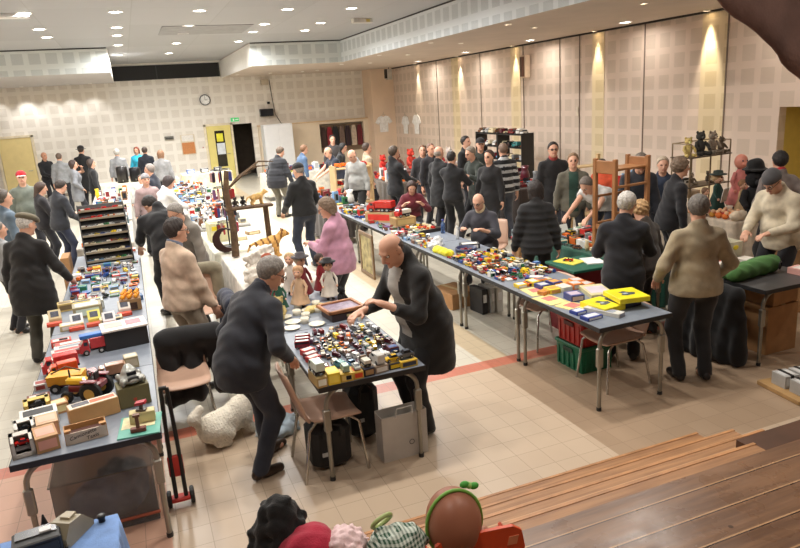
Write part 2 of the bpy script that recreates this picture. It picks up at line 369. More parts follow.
# ---------------------------------------------------------------- lamps: recessed downlights in the ceiling and the soffits
glow = emis('lamp_glow', (255, 246, 232), 14.)
glow_w = emis('lamp_glow_warm', (255, 226, 184), 12.)
ring = M('lamp_ring', (232, 230, 226), .4)
def lamp_proto(r, gm, nm):
    b = B().lathe([(r*1.18, 0), (r*1.18, -.012), (r, -.016), (r*.97, -.004)], ring, n=20); me = b.mesh('rim')
    b = B().lathe([(0, -.006), (r*.97, -.006)][::-1], gm, n=20); return me, b.mesh('diffuser')
big = lamp_proto(.115, glow, 'big'); small = lamp_proto(.055, glow_w, 'small')
nl = 0
def downlight(x, y, z, kind, power, col, label, group, spot=None, aim=None):
    global nl
    t = thing('downlight', label, 'ceiling light', (x, y, z), 0, group)
    ob('rim', kind[0], t); ob('diffuser', kind[1], t)
    if power <= 0: return
    if spot:
        l = bpy.data.lights.new('bulb', 'SPOT'); l.spot_size = radians(spot); l.spot_blend = .7; l.shadow_soft_size = .05
    else:
        l = bpy.data.lights.new('bulb', 'AREA'); l.shape = 'DISK'; l.size = .22; l.spread = radians(165)
    l.energy = power*.44; l.color = col
    o = bpy.data.objects.new('bulb', l); C.objects.link(o); o.parent = t; o.location = (0, 0, -.03)
    if aim: o.rotation_euler = (Vector(aim)-Vector((x, y, z))).to_track_quat('-Z', 'Y').to_euler()
WARM = (1., .93, .84); NEUT = (1., .985, .96)
cols = (-4.6, -1.3, .15, 1.6, 3.25, 4.55); rows_main = [5.0, 8.2, 11.4, 13.6, 15.9, 17.4, 19.7, 22.8]  # rows close to the stage are out of view, added for the near area
cn = {-4.6: 'outermost', -1.3: 'second', .15: 'third', 1.6: 'fourth', 3.25: 'fifth', 4.55: 'sixth'}
for X in cols:
    for j, Y in enumerate(rows_main):
        if X in (4.55, -1.3, -4.6) and Y > 19: continue
        if X == 3.25 and Y > 20: continue
        pw = 120. if Y > 20 else 66. if Y > 12 else 62. if Y > 10 else 42.
        if X == .15 and j in (3, 4, 6): pw *= 1.15
        downlight(X, Y, ZC, big, pw, NEUT if Y > 10 else (1., .95, .88), f'round recessed downlight in flat ceiling, {cn[X]} lengthwise line from left, {nth(j)} row from stage', 'main ceiling downlights')
for j, Y in enumerate((8.05, 11.4, 14.86, 18.26, 21.75)): downlight(9.5, Y, ZS, big, 14. if Y < 12 else 20., WARM, f'round recessed downlight in right-hand soffit, wide one, {nth(j)} from stage', 'wide soffit downlights')
for j, Y in enumerate((8.81, 11.87, 15.02, 18.3, 21.5)): downlight(7.69, Y, ZS, small, 16., WARM, f'small spotlight in middle of right-hand soffit, {nth(j)} from stage', 'middle soffit spots', 100)
for j, Y in enumerate((11.22, 14.6, 18.0, 21.5, 24.5)): downlight(6.72, Y, ZS, small, 12., WARM, f'small spotlight along inner edge of right-hand soffit, {nth(j)} from stage', 'inner soffit spots', 100)
for j, Y in enumerate((9.85, 13.05, 16.55, 19.9, 23.3)): downlight(XR-.13, Y, ZS, small, 420. if j == 0 else 260., (1., .88, .66), f'small wall-washing spotlight tight against the rose panelled wall, {nth(j)} from stage', 'wall washers', 40, (XR-.02, Y, 0))
for j, X in enumerate((3.95, 5.12, 6.3)): downlight(X, 25.0, ZS, small, 24., NEUT, f'small spotlight under back soffit near the clock wall, {nth(j)} from the left end', 'back soffit spots', 100)
for j, X in enumerate((-3.9, -3.0, -2.3, -1.6, -.9)): downlight(X, 26.2, ZS, small, 90. if j in (1, ) else 52., NEUT, f'small spotlight under left back soffit, {nth(j)} from its outer end', 'left soffit spots', 80, (X, YB+.1, 1.5))
for j, (X, Y) in enumerate(((-.5, 1.2), (2.2, 1.2), (4.9, 1.2), (8., 3.5))): downlight(X, Y, ZC if X < 6 else ZS, big, 30., (1., .92, .82), f'unseen added downlight above the wooden stage, {nth(j)} from the left wall', 'added stage downlights')  # out-of-view lamps, added to light the near area
w = bpy.data.worlds.new('world'); S.world = w; w.use_nodes = True; w.node_tree.nodes['Background'].inputs[0].default_value = (.9, .92, 1., 1); w.node_tree.nodes['Background'].inputs[1].default_value = .05
S.view_settings.view_transform = 'Standard'; S.view_settings.look = 'None'; S.view_settings.gamma = 1; S.view_settings.use_curve_mapping = False; S.view_settings.exposure = .96
S.cycles.max_bounces = 7; S.cycles.diffuse_bounces = 4; S.cycles.glossy_bounces = 3; S.cycles.use_denoising = True; S.cycles.sample_clamp_indirect = 6.
# ================================================================ smooth solid modelling (distance fields meshed by surface nets) for bodies, clothes, animals
f32 = np.float32
class SDF:
    def __init__(s): s.pr = []; s.cuts = []; s.noise = None
    def cap(s, a, b, ra, rb=None, k=.02): s.pr.append(('c', np.array(a, f32), np.array(b, f32), ra, ra if rb is None else rb, k)); return s
    def chain(s, pts, rs, k=.02):
        for i in range(len(pts)-1): s.cap(pts[i], pts[i+1], rs[i], rs[i+1], k)
        return s
    def ell(s, c, r, ax=None, k=.02): s.pr.append(('e', np.array(c, f32), np.array(r, f32), None if ax is None else np.array(ax, f32), 0, k)); return s
    def cut(s, p, n): n = np.array(n, f32); s.cuts.append((np.array(p, f32), n/np.linalg.norm(n))); return s   # removes the side n points to
    def bounds(s, pad):
        lo = np.full(3, 1e9); hi = -lo
        for t, a, b, r0, r1, k in s.pr:
            if t == 'c':
                for q, r in ((a, r0), (b, r1)): lo = np.minimum(lo, q-r); hi = np.maximum(hi, q+r)
            else: m = b.max(); lo = np.minimum(lo, a-m); hi = np.maximum(hi, a+m)
        return lo-pad, hi+pad
    def ev(s, p):
        d = None
        for t, a, b, r0, r1, k in s.pr:
            if t == 'c':
                ab = b-a; L = float(ab@ab)+1e-9; q = p-a
                h = np.clip((q@ab)/L, 0, 1)
                e = q-h[:, None]*ab; di = np.sqrt((e*e).sum(1))-(r0+(r1-r0)*h)
            else:
                q = p-a
                if r0 is not None: q = q@r0.T
                k0 = np.sqrt(((q/b)**2).sum(1)); k1 = np.sqrt(((q/(b*b))**2).sum(1))+1e-9; di = k0*(k0-1)/k1
            if d is None: d = di
            else:
                h = np.maximum(k-np.abs(d-di), 0)/k; d = np.minimum(d, di)-h*h*k*.25
        if s.noise: d = d+s.noise(p)
        for c, n in s.cuts: d = np.maximum(d, (p-c)@n)
        return d.astype(f32)
    def mesh(s, vx, slack=.012):
        lo, hi = s.bounds(vx*2+.012)
        for c, n in s.cuts:
            for ax in range(3):
                if n[ax] > .999: hi[ax] = min(hi[ax], c[ax]+2*vx)
                if n[ax] < -.999: lo[ax] = max(lo[ax], c[ax]-2*vx)
        bs = 6; nb = np.maximum(1, np.ceil((hi-lo)/(vx*bs)).astype(int)); n = nb*bs
        ctr = [lo[i]+(np.arange(nb[i])+.5)*bs*vx-.5*vx for i in range(3)]
        cg = np.stack(np.meshgrid(*ctr, indexing='ij'), -1).reshape(-1, 3).astype(f32)
        dc = s.ev(cg); act = np.abs(dc) < bs*vx*.87*1.25+slack
        D = np.repeat(np.repeat(np.repeat(np.where(dc < 0, -1., 1.).astype(f32).reshape(nb), bs, 0), bs, 1), bs, 2)
        am = np.repeat(np.repeat(np.repeat(act.reshape(nb), bs, 0), bs, 1), bs, 2)
        ii = np.argwhere(am); pts = (lo+ii*vx).astype(f32); out = np.empty(len(pts), f32)
        for a in range(0, len(pts), 60000): out[a:a+60000] = s.ev(pts[a:a+60000])
        D[ii[:, 0], ii[:, 1], ii[:, 2]] = out
        return nets(D, lo, vx)
def nets(D, lo, vx):
    sg = D < 0
    cs = [(i, j, k) for i in (0, 1) for j in (0, 1) for k in (0, 1)]
    sh = tuple(x-1 for x in D.shape)
    def sl(A, o): return A[o[0]:o[0]+sh[0], o[1]:o[1]+sh[1], o[2]:o[2]+sh[2]]
    cnt = sum(sl(sg, o).astype(np.int8) for o in cs); m = (cnt > 0) & (cnt < 8)
    ii = np.argwhere(m); n = len(ii)
    idx = np.full(sh, -1, np.int32); idx[m] = np.arange(n)
    vals = {o: D[ii[:, 0]+o[0], ii[:, 1]+o[1], ii[:, 2]+o[2]] for o in cs}
    acc = np.zeros((n, 3), np.float64); num = np.zeros(n)
    for a in cs:
        for ax in range(3):
            if a[ax]: continue
            b = list(a); b[ax] = 1; b = tuple(b); va, vb = vals[a], vals[b]; x = (va < 0) != (vb < 0)
            t = np.where(x, va/(va-vb+1e-12), 0)
            p = np.tile(np.array(a, float), (n, 1)); p[:, ax] = t
            acc += p*x[:, None]; num += x
    V = lo+(ii+acc/np.maximum(num, 1)[:, None])*vx
    F = []
    for ax in range(3):
        o = [0, 0, 0]; o[ax] = 1
        A = sg[:-1 if ax == 0 else None, :-1 if ax == 1 else None, :-1 if ax == 2 else None]; Bv = sg[o[0]:, o[1]:, o[2]:]
        e = np.argwhere(A != Bv); u, w = (ax+1) % 3, (ax+2) % 3
        ok = (e[:, u] > 0) & (e[:, w] > 0) & (e[:, u] < sh[u]) & (e[:, w] < sh[w]) & (e[:, ax] < sh[ax]); e = e[ok]
        inside = A[e[:, 0], e[:, 1], e[:, 2]]
        def g(du, dw):
            q = e.copy(); q[:, u] -= du; q[:, w] -= dw; return idx[q[:, 0], q[:, 1], q[:, 2]]
        q = np.stack([g(1, 1), g(0, 1), g(0, 0), g(1, 0)], 1)
        q[~inside] = q[~inside][:, ::-1]; F.append(q)
    F = np.concatenate(F); F = F[(F >= 0).all(1)]
    return V, F
_LR = [np.array(v, f32) for v in ((.74, .55, -.39), (-.36, .84, .41), (.56, -.17, .81), (.2, .62, .76))]
def lumps(a, fr, ph=0.):
    'isotropic rounded lumps'
    return lambda p: a*(np.sin(p@_LR[0]*fr+ph)*np.sin(p@_LR[1]*fr*1.07+ph*2)*np.sin(p@_LR[2]*fr*.93)*1.6+.45*np.sin(p@_LR[3]*fr*2.3+2*np.sin(p@_LR[1]*fr*.7))*np.sin(p@_LR[0]*fr*2.1+ph))
def nrm(v): v = np.array(v, float); return v/(np.linalg.norm(v)+1e-12)
def ik(a, t, l1, l2, pole):
    "two-bone chain from a to t: the middle joint, and the end actually reached"
    a = np.array(a, float); t = np.array(t, float); d = t-a; L = np.linalg.norm(d); mx = (l1+l2)*.995
    if L > mx: t = a+d/L*mx; d = t-a; L = mx
    L = max(L, abs(l1-l2)+.02); u = d/np.linalg.norm(d)
    c = (l1*l1+L*L-l2*l2)/(2*l1*L); c = min(1, max(-1, c)); p = np.array(pole, float); p = nrm(p-u*(p@u))
    return a+u*l1*c+p*l1*math.sqrt(max(0, 1-c*c)), t
def rotx(a): c, s = cos(a), sin(a); return np.array([[1, 0, 0], [0, c, -s], [0, s, c]])
def rotz(a): c, s = cos(a), sin(a); return np.array([[c, -s, 0], [s, c, 0], [0, 0, 1]])
SKIN = [(214, 164, 138), (206, 152, 124), (222, 176, 150)]
SHOE = (28, 24, 22)
def person(label, X, Y, dir, h=1.72, g=1., lean=0., twist=0., head=(0, 0), L=None, R=None, foot=None, seat=None, top=(30, 30, 34), hem=.0, long=0., pants=(34, 34, 40), hair=('short', (70, 55, 45)), cap=None, glasses=False, sleeve=1., under=None, open_=False, shirt=None, hood=False, skin=0, q=.016, shoes=SHOE, fem=False, z=0., stripes=None, puffy=False, wide=1., grip=(0., 0.)):
    """A standing, leaning or seated person. dir: heading in degrees, 0 = away from the stage, 90 = to the right. L / R: wrist targets in body space
    (x right, y forward, z up, metres). hem: how far the top reaches below the hip joint. seat: height of the seat, if seated."""
    s = h/1.75; t = thing('person', label, 'person', (X, Y, z), -radians(dir), 'visitors and stallholders in the hall')
    skm = P(SKIN[skin], .55, var=.06); le = radians(lean)
    pz = .93*s if seat is None else seat+.10
    pel = np.array([0, 0 if seat is None else 0, pz])
    if seat is None and lean: pel = pel+np.array([0, -.28*sin(le)*s, -.03*sin(le)])
    A1 = rotz(-radians(twist)*.4)@rotx(-le*.55); A2 = rotz(-radians(twist))@rotx(-le)
    wa = pel+A1@np.array([0, 0, .15])*s; ch = wa+A2@np.array([0, .01, .20])*s; nk = ch+A2@np.array([0, -.015, .19])*s
    sh = .172*s*(.9 if fem else 1)*wide; SHL = ch+A2@np.array([-sh, -.005, .085*s]); SHR = ch+A2@np.array([sh, -.005, .085*s])
    hp, hy = radians(head[0]), radians(head[1]); AH = rotz(-radians(twist)-hy)@rotx(-le*.45-hp)
    hc = nk+AH@np.array([0, .03, .145])*s
    b = SDF(); k = .035
    gw = g*s
    # ---- torso, limbs
    def torso(B_, o, kk=.05):
        B_.ell(pel+np.array([0, 0, .0]), (.165*gw+o, .115*gw+o, .12*s+o), A1.T, kk)
        B_.ell(wa, (.15*gw+o, .11*gw*(1.1 if g > 1 else 1)+o, .14*s+o), A2.T, kk)
        if g > 1.05: B_.ell(wa+A2@np.array([0, .06*g, -.02])*s, (.14*gw+o, .11*gw+o, .14*s+o), A2.T, kk)
        B_.ell(ch, ((.165+.0*g)*s*(.9 if fem else 1)*wide*(.75+.25*g)+o, .115*gw+o, .17*s+o), A2.T, kk)
        if fem: B_.ell(ch+A2@np.array([0, .08, -.03])*s, (.12*s+o, .06*s+o, .07*s+o), A2.T, kk)
        for q_ in (SHL, SHR): B_.cap(nk-A2@np.array([0, .01, .045])*s, q_+A2@np.array([0, 0, .005]), .055*s+o*.8, .044*s+o*.7, kk)
    torso(b, -.012)
    # arms
    if L is None: L = (-.27*g, .06, .80*s)
    if R is None: R = (.27*g, .04, .80*s)
    la, lf = .285*s, .25*s
    arms = []
    for sd, SH_, tg in ((-1, SHL, L), (1, SHR, R)):
        tg = np.array(tg, float)
        pole = (sd*.55, -.5, -.6)
        e, wr = ik(SH_, tg, la, lf, pole); arms.append((sd, SH_, e, wr))
        b.cap(SH_, e, .045*s, .038*s, k); b.cap(e, wr, .038*s, .026*s, .02)
    # hands: palm, four unequal fingers with knuckles, a thumb from the palm's side
    for (sd, SH_, e, wr), gp in zip(arms, grip):
        fwd = nrm(wr-e); dn = np.array([0, 0, -1.]) if abs(fwd[2]) < .75 else np.array([-sd, .15, 0.])
        if gp: fwd = nrm(fwd*(1-abs(gp))+np.array([-sd*.2, .8, -.1])*abs(gp))
        pn = nrm(dn-fwd*(dn@fwd)); lt = np.cross(fwd, pn)
        th = nrm(np.array([-sd, .3, 0.2])-0) if abs(fwd[2]) < .75 else np.array([0, 1., 0])
        if lt@th < 0: lt = -lt                    # lt points to the thumb side
        pc = wr+fwd*.045*s; Ax = np.array([lt, pn, fwd])
        b.cap(wr, pc, .025*s, .026*s, .015); b.ell(pc+fwd*.012, (.040*s, .017*s, .05*s), Ax, .015)
        for i, (off, ln) in enumerate(((.029, .9), (.010, 1.), (-.010, .94), (-.029, .76))):
            r = .0088*s; k0 = pc+fwd*.052*s+lt*off*s; cur = .25+.12*i
            d1 = nrm(fwd+pn*cur+lt*off*2.5); d2 = nrm(fwd+pn*(cur+.75)+lt*off*1.2); d3 = nrm(fwd*.5+pn*(cur+.9))
            p1 = k0+d1*.037*ln*s; p2 = p1+d2*.026*ln*s; p3 = p2+d3*.018*ln*s
            b.chain([k0, p1, p2, p3], [r*1.1, r, r*.95, r*.82], .006)
        t0 = pc-fwd*.02*s+lt*.028*s; t1 = t0+nrm(fwd*.6+lt*.7+pn*.3)*.035*s; t2 = t1+nrm(fwd*.95+lt*.15+pn*.35)*.03*s
        b.chain([t0, t1, t2], [.013*s, .0105*s, .0088*s], .008)
    # legs
    hips = [pel+np.array([x*.092*gw, 0, -.03*s]) for x in (-1, 1)]; legs = []
    if foot is None: foot = ((-.11, .02), (.11, .0)) if seat is None else ((-.13, .42), (.13, .40))
    for hpt, ft, sd in zip(hips, foot, (-1, 1)):
        an = np.array([ft[0]*(1+.1*(g-1)), ft[1]-.03, .085*s]); kn, an = ik(hpt, an, .44*s, .425*s, (sd*.12, 1, .15))
        legs.append((hpt, kn, an)); b.cap(hpt, kn, .075*gw, .052*s, .04); b.cap(kn, an, .052*s, .034*s, .02)
        b.cap(an+np.array([0, -.02, -.045])*s, an+np.array([0, .13, -.055])*s, .03*s, .028*s, .02)
    # neck and head with brow, nose, lips, chin and ears
    H = lambda *v: hc+AH@(np.array(v)*s)
    b.cap(nk-A2@np.array([0, 0, .05])*s, H(0, -.015, -.06), .060*s, .054*s, .03)
    b.ell(H(0, -.012, .028), (.076*s, .096*s, .092*s), AH.T, .02); b.ell(H(0, .022, -.045), (.058*s, .066*s, .070*s), AH.T, .035)
    b.cap(H(0, .098, .018), H(0, .112, -.018), .009*s, .0145*s, .014); b.cap(H(0, .078, -.088), H(0, .084, -.086), .017*s, .016*s, .015)
    b.cap(H(-.03, .082, .036), H(.03, .082, .036), .0105*s, .0105*s, .014)
    b.cap(H(-.017, .088, -.050), H(.017, .088, -.050), .0085*s, .0085*s, .008)
    for x in (-1, 1): b.ell(H(x*.077, -.012, -.002), (.011*s, .022*s, .033*s), AH.T, .008)
    V, F = b.mesh(q)
    fc = V[F].mean(1); hl = ((fc-hc)@AH)/s
    mi = np.zeros(len(F), int)
    lips = (np.abs(hl[:, 2]+.050) < .010) & (np.abs(hl[:, 0]) < .024) & (hl[:, 1] > .08); mi[lips] = 1
    eye = (np.abs(hl[:, 2]-.014) < .011) & (np.abs(np.abs(hl[:, 0])-.031) < .014) & (hl[:, 1] > .06); mi[eye] = 2
    ob('body', quads_mesh('body', V, F, [skm, P((190, 122, 106), .5, var=.05), P((92, 64, 54), .4, var=.05)], mi), t)
    for x in (-1, 1): B().ell(tuple(H(x*.031, .076, .014)), (.012*s, .011*s, .009*s), P((222, 216, 208), .2, var=0), 8).ell(tuple(H(x*.031, .0825, .013)), (.0062*s, .0062*s, .0062*s), P((40, 28, 22), .15, var=0), 6).build('eye', t) if q < .0165 else None
    # ---- trousers
    cq = max(.012, q*1.05); ph = random.random()*9
    T_ = SDF(); o = .018
    T_.ell(pel, (.165*gw+o*.6, .118*gw+o*.6, .13*s), A1.T, .05)
    for (hpt, kn, an), sd in zip(legs, (-1, 1)):
        T_.cap(hpt, kn, .083*gw+o*.4, .062*s+o*.5, .05); T_.cap(kn, an+np.array([0, 0, -.02]), .062*s+o*.5, .052*s+o*.5, .04)
    T_.noise = lambda p: .004*np.sin(p[:, 2]*34+p[:, 0]*9+ph)*np.sin(p[:, 1]*21+p[:, 2]*7)
    T_.cut((0, 0, .045), (0, 0, -1))
    V, F = T_.mesh(cq); ob('trousers', quads_mesh('trousers', V, F, [cloth(pants)]), t)
    # ---- shoes
    for (hpt, kn, an), ft in zip(legs, foot):
        yw = .12 if ft[0] > 0 else -.12
        B_ = SDF(); d = np.array([sin(yw), cos(yw), 0]); a = np.array([an[0], an[1], 0.])
        B_.cap(a+np.array([0, 0, .045])-d*.03, a+np.array([0, 0, .075])-d*.01, .04*s, .042*s, .03); B_.cap(a+d*.05+np.array([0, 0, .035]), a+d*.165+np.array([0, 0, .028]), .043*s, .036*s, .04)
        B_.cut((0, 0, 0.002), (0, 0, -1)); V, F = B_.mesh(max(.011, q*.9)); ob('shoe', quads_mesh('shoe', V, F, [P(shoes, .35, var=.1)]), t)
    # ---- the top: sweater, jacket or coat
    K = SDF(); o = .030 if puffy else .022
    torso(K, o*.75)
    hz = hem if hem else .06
    for sd, SH_, e, wr in arms:
        w2 = wr-nrm(wr-e)*.015 if sleeve >= 1 else (e if sleeve <= .5 else e+(wr-e)*(sleeve-.5)*2)
        K.cap(SH_, e, .052*s+o*.75, .043*s+o*.75, .05)
        if sleeve > .5: K.cap(e, w2, .043*s+o*.75, .033*s+o*.6, .03)
    if seat is None:
        pb = pel+np.array([0, 0, -hz])
        if hz > .02:
            w_ = .17*gw+o+(.03 if hz > .25 else .0)
            K.ell(pel+np.array([0, 0, -hz*.45]), (w_, .125*gw+o, .16*s+hz*.55), None, .06)
            if hz > .2: K.cap(pel+np.array([-.06, 0, 0]), pb+np.array([-.07, 0, -.02]), .11*gw+o, .125*gw+o, .05); K.cap(pel+np.array([.06, 0, 0]), pb+np.array([.07, 0, -.02]), .11*gw+o, .125*gw+o, .05)
        K.cut(pb, (0, -.0, -1))
    else: K.cut(pel+np.array([0, 0, -.05]), (0, 0, -1))
    if not hood: K.cap(nk-A2@np.array([0, 0, .03])*s, nk+A2@np.array([0, .0, .022])*s, .062*s+.013, .062*s+.014, .03)
    else: K.cap(nk-A2@np.array([0, .02, .03])*s, nk+A2@np.array([0, -.035, .045])*s, .085*s, .075*s, .04)
    K.cut(nk+A2@np.array([0, .0, .05 if hood else .034])*s, A2@np.array([0, .8, 1.]))
    fr = 60 if puffy else 30; am = .009 if puffy else .0055
    if puffy: K.noise = lambda p: .011*np.abs(np.sin(p[:, 2]*38))-.006
    else: K.noise = lambda p: .0028*np.sin(p[:, 2]*19+p[:, 0]*23+ph+2*np.sin(p[:, 1]*14+p[:, 2]*5))*np.sin(p[:, 0]*11-p[:, 1]*15+ph*2+p[:, 2]*6)+.0022*np.sin(p[:, 2]*57+p[:, 1]*31+3*np.sin(p[:, 0]*17+ph))
    V, F = K.mesh(cq); mats = [cloth(top)]; mi = None
    if open_ or stripes:
        fc = V[F].mean(1); tl = ((fc-ch)@A2)/s
        if stripes: mats.append(cloth(stripes)); mi = (np.sin(fc[:, 2]*52) > .25).astype(int)
        else:
            mats.append(cloth(under or (200, 200, 196))); mi = ((tl[:, 1] > .05) & (np.abs(tl[:, 0]) < .07+.02*np.clip(tl[:, 2], 0, 1)*3) & (fc[:, 2] > pz-.1)).astype(int)
    ob('sweater' if not (hz > .1 or hood or puffy) else 'jacket', quads_mesh('top', V, F, mats, mi), t)
    if shirt:
        Q = SDF(); Q.cap(nk-A2@np.array([0, 0, .02])*s, nk+A2@np.array([0, .012, .055])*s, .068*s+.008, .064*s+.010, .02); Q.cut(nk+A2@np.array([0, 0, .062])*s, A2@np.array([0, .5, 1.])); V, F = Q.mesh(cq); ob('collar', quads_mesh('collar', V, F, [cloth(shirt)]), t)
    # ---- hair
    kind, hcol = hair
    hm = M('hair_%d_%d_%d' % hcol, hcol, .6, var=.35, scale=60, bump=.4, bscale=220)
    if kind != 'none':
        Q = SDF()
        if kind == 'bald':
            Q.ell(H(0, -.020, .008), (.0795*s, .0925*s, .080*s), AH.T, .01); Q.cut(H(0, 0, .050), AH@np.array([0, .25, 1.])); Q.cut(H(0, .012, 0), AH@np.array([0, 1., -.1])); Q.cut(H(0, 0, -.055), AH@np.array([0, .3, -1.]))
        elif kind in ('short', 'thin'):
            e_ = .013 if kind == 'short' and not cap else .005
            Q.ell(H(0, -.018, .034), ((.077+e_)*s, (.096+e_)*s, (.092+e_)*s), AH.T, .01); Q.cut(H(0, .046, .084), AH@np.array([0, 1., -.62])); Q.cut(H(0, -.02, -.045), AH@np.array([0, .75, -1.]))
        elif kind == 'curly':
            Q.ell(H(0, -.022, .040), (.103*s, .118*s, .112*s), AH.T, .01); Q.cut(H(0, .062, .05), AH@np.array([0, 1., -.7])); Q.cut(H(0, -.02, -.075), AH@np.array([0, .7, -1.])); Q.noise = lambda p: .006*np.sin(p[:, 0]*90+3*np.sin(p[:, 2]*41))*np.sin(p[:, 1]*97+2*np.sin(p[:, 0]*53))+.004*np.sin(p[:, 2]*133+p[:, 0]*71)
        elif kind == 'bob':
            Q.ell(H(0, -.018, .034), (.094*s, .112*s, .106*s), AH.T, .03); Q.cap(H(-.05, -.03, .0), H(-.055, -.03, -.10), .05*s, .045*s, .04); Q.cap(H(.05, -.03, .0), H(.055, -.03, -.10), .05*s, .045*s, .04); Q.cap(H(0, -.05, .0), H(0, -.055, -.10), .06*s, .05*s, .04)
            Q.cut(H(0, .052, .066), AH@np.array([0, 1., -.6]))
        elif kind == 'long':
            Q.ell(H(0, -.018, .034), (.090*s, .108*s, .104*s), AH.T, .03); Q.cap(H(0, -.06, .0), nk+A2@np.array([0, -.07, -.14])*s, .07*s, .06*s, .04); Q.cut(H(0, .052, .066), AH@np.array([0, 1., -.6]))
        Q_ = Q.noise; Q.noise = Q_ or (lambda p: .004*np.sin(p[:, 0]*150+p[:, 2]*60+2*np.sin(p[:, 1]*60))*np.sin(p[:, 1]*130+p[:, 2]*40))
        V, F = Q.mesh(min(.011, q*.8) if q < .017 else .013); ob('hair', quads_mesh('hair', V, F, [hm]), t)
    if cap:
        ck, cc = cap; Q = SDF()
        if ck == 'flat':
            Q.ell(H(0, .0, .088), (.102*s, .130*s, .052*s), (AH@rotx(-.12)).T, .02); Q.cap(H(-.05, .105, .052), H(.05, .105, .052), .018*s, .018*s, .03)
        elif ck == 'beanie':
            Q.ell(H(0, -.016, .05), (.091*s, .110*s, .100*s), AH.T, .01); Q.cut(H(0, 0, .028), AH@np.array([0, .15, -1.]))
        elif ck == 'brim':
            Q.ell(H(0, -.012, .075), (.088*s, .104*s, .075*s), AH.T, .02); Q.cut(H(0, 0, .05), AH@np.array([0, 0, -1.]))
        else:
            Q.ell(H(0, -.014, .05), (.090*s, .110*s, .092*s), AH.T, .01); Q.cut(H(0, 0, .042), AH@np.array([0, .1, -1.]))
        V, F = Q.mesh(.010 if q < .017 else .013); o_ = ob('cap', quads_mesh('cap', V, F, [cloth(cc)]), t)
        if ck in ('peak', 'brim'):
            Q = SDF(); Q.ell(H(0, .075 if ck == 'peak' else -.01, .045), ((.075 if ck == 'peak' else .145)*s, (.09 if ck == 'peak' else .16)*s, .009*s), AH.T, .01); V, F = Q.mesh(.008); ob('peak', quads_mesh('peak', V, F, [cloth(cc if cc != (168, 24, 34) else (228, 220, 216))]), o_)
    if glasses:
        Q = B(); gm = P((24, 22, 24), .3, var=0)
        for x in (-1, 1):
            Q.tube([tuple(H(x*.034+.021*cos(a), .103, .012+.016*sin(a))) for a in [i*pi/5 for i in range(11)]], .0028*s, gm, 5); Q.tube([tuple(H(x*.056, .10, .016)), tuple(H(x*.08, .04, .018)), tuple(H(x*.082, -.02, .012))], .0024*s, gm, 5)
        Q.tube([tuple(H(-.012, .105, .016)), tuple(H(.012, .105, .016))], .0026*s, gm, 5); Q.build('glasses', t)
    t['_w'] = 0; del t['_w']
    person.last = dict(t=t, H=H, AH=AH, hc=hc, nk=nk, A2=A2, ch=ch, s=s, arms=arms, pel=pel)
    return t
# ================================================================ tables, chairs, crates, bags
TZ = .75
steel = M('grey_tube_steel', (150, 146, 136), .35, .75, var=.08); chrome = M('chrome_tube', (190, 188, 182), .22, 1., var=.04)
topm = M('grey_table_laminate', (126, 134, 146), .38, var=.08, scale=14); edge = M('black_table_edge', (38, 38, 40), .5)
wood = M('honey_wood', (160, 110, 68), .5, var=.25, scale=4, bump=.1); kraft = M('kraft_cardboard', (176, 132, 88), .8, var=.1, scale=10)
def leg_frame(y, x0, x1, z1, sleeve=True):
    b = B(); r = .017; R = .13; pts = [(x0, y, 0.01)]
    for k in range(7): a = pi-k*pi/12; pts.append((x0+R+R*cos(a), y, z1-R+R*sin(a)))
    for k in range(7): a = pi/2-k*pi/12; pts.append((x1-R+R*cos(a), y, z1-R+R*sin(a)))
    pts.append((x1, y, 0.01)); b.tube(pts, r, steel, 8)
    for x in (x0, x1): b.tube([(x, y, .0), (x, y, .03)], .021, edge, 8)
    return b
def table(x0, x1, y0, y1, label, group, top=None):
    t = thing('folding_table', label, 'table', (x0, y0, 0), 0, group); w, d = x1-x0, y1-y0; top = top or topm
    B().box((w/2, d/2, TZ-.0125), (w, d, .025), top, ch=.004).build('tabletop', t)
    b = B(); e = .012
    for c, s_ in (((w/2, .004, TZ-.02), (w, e, .038)), ((w/2, d-.004, TZ-.02), (w, e, .038)), ((.004, d/2, TZ-.02), (e, d, .038)), ((w-.004, d/2, TZ-.02), (e, d, .038))): b.box(c, s_, edge)
    b.build('edge_trim', t)
    for yy in (.06, d-.06):
        l = leg_frame(yy, .05, w-.05, TZ-.045).build('leg_frame', t)
        for x in (.05, w-.05): B().box((x, yy, .47), (.052, .045, .17), steel, ch=.008).build('clamp_sleeve', l)
    return t
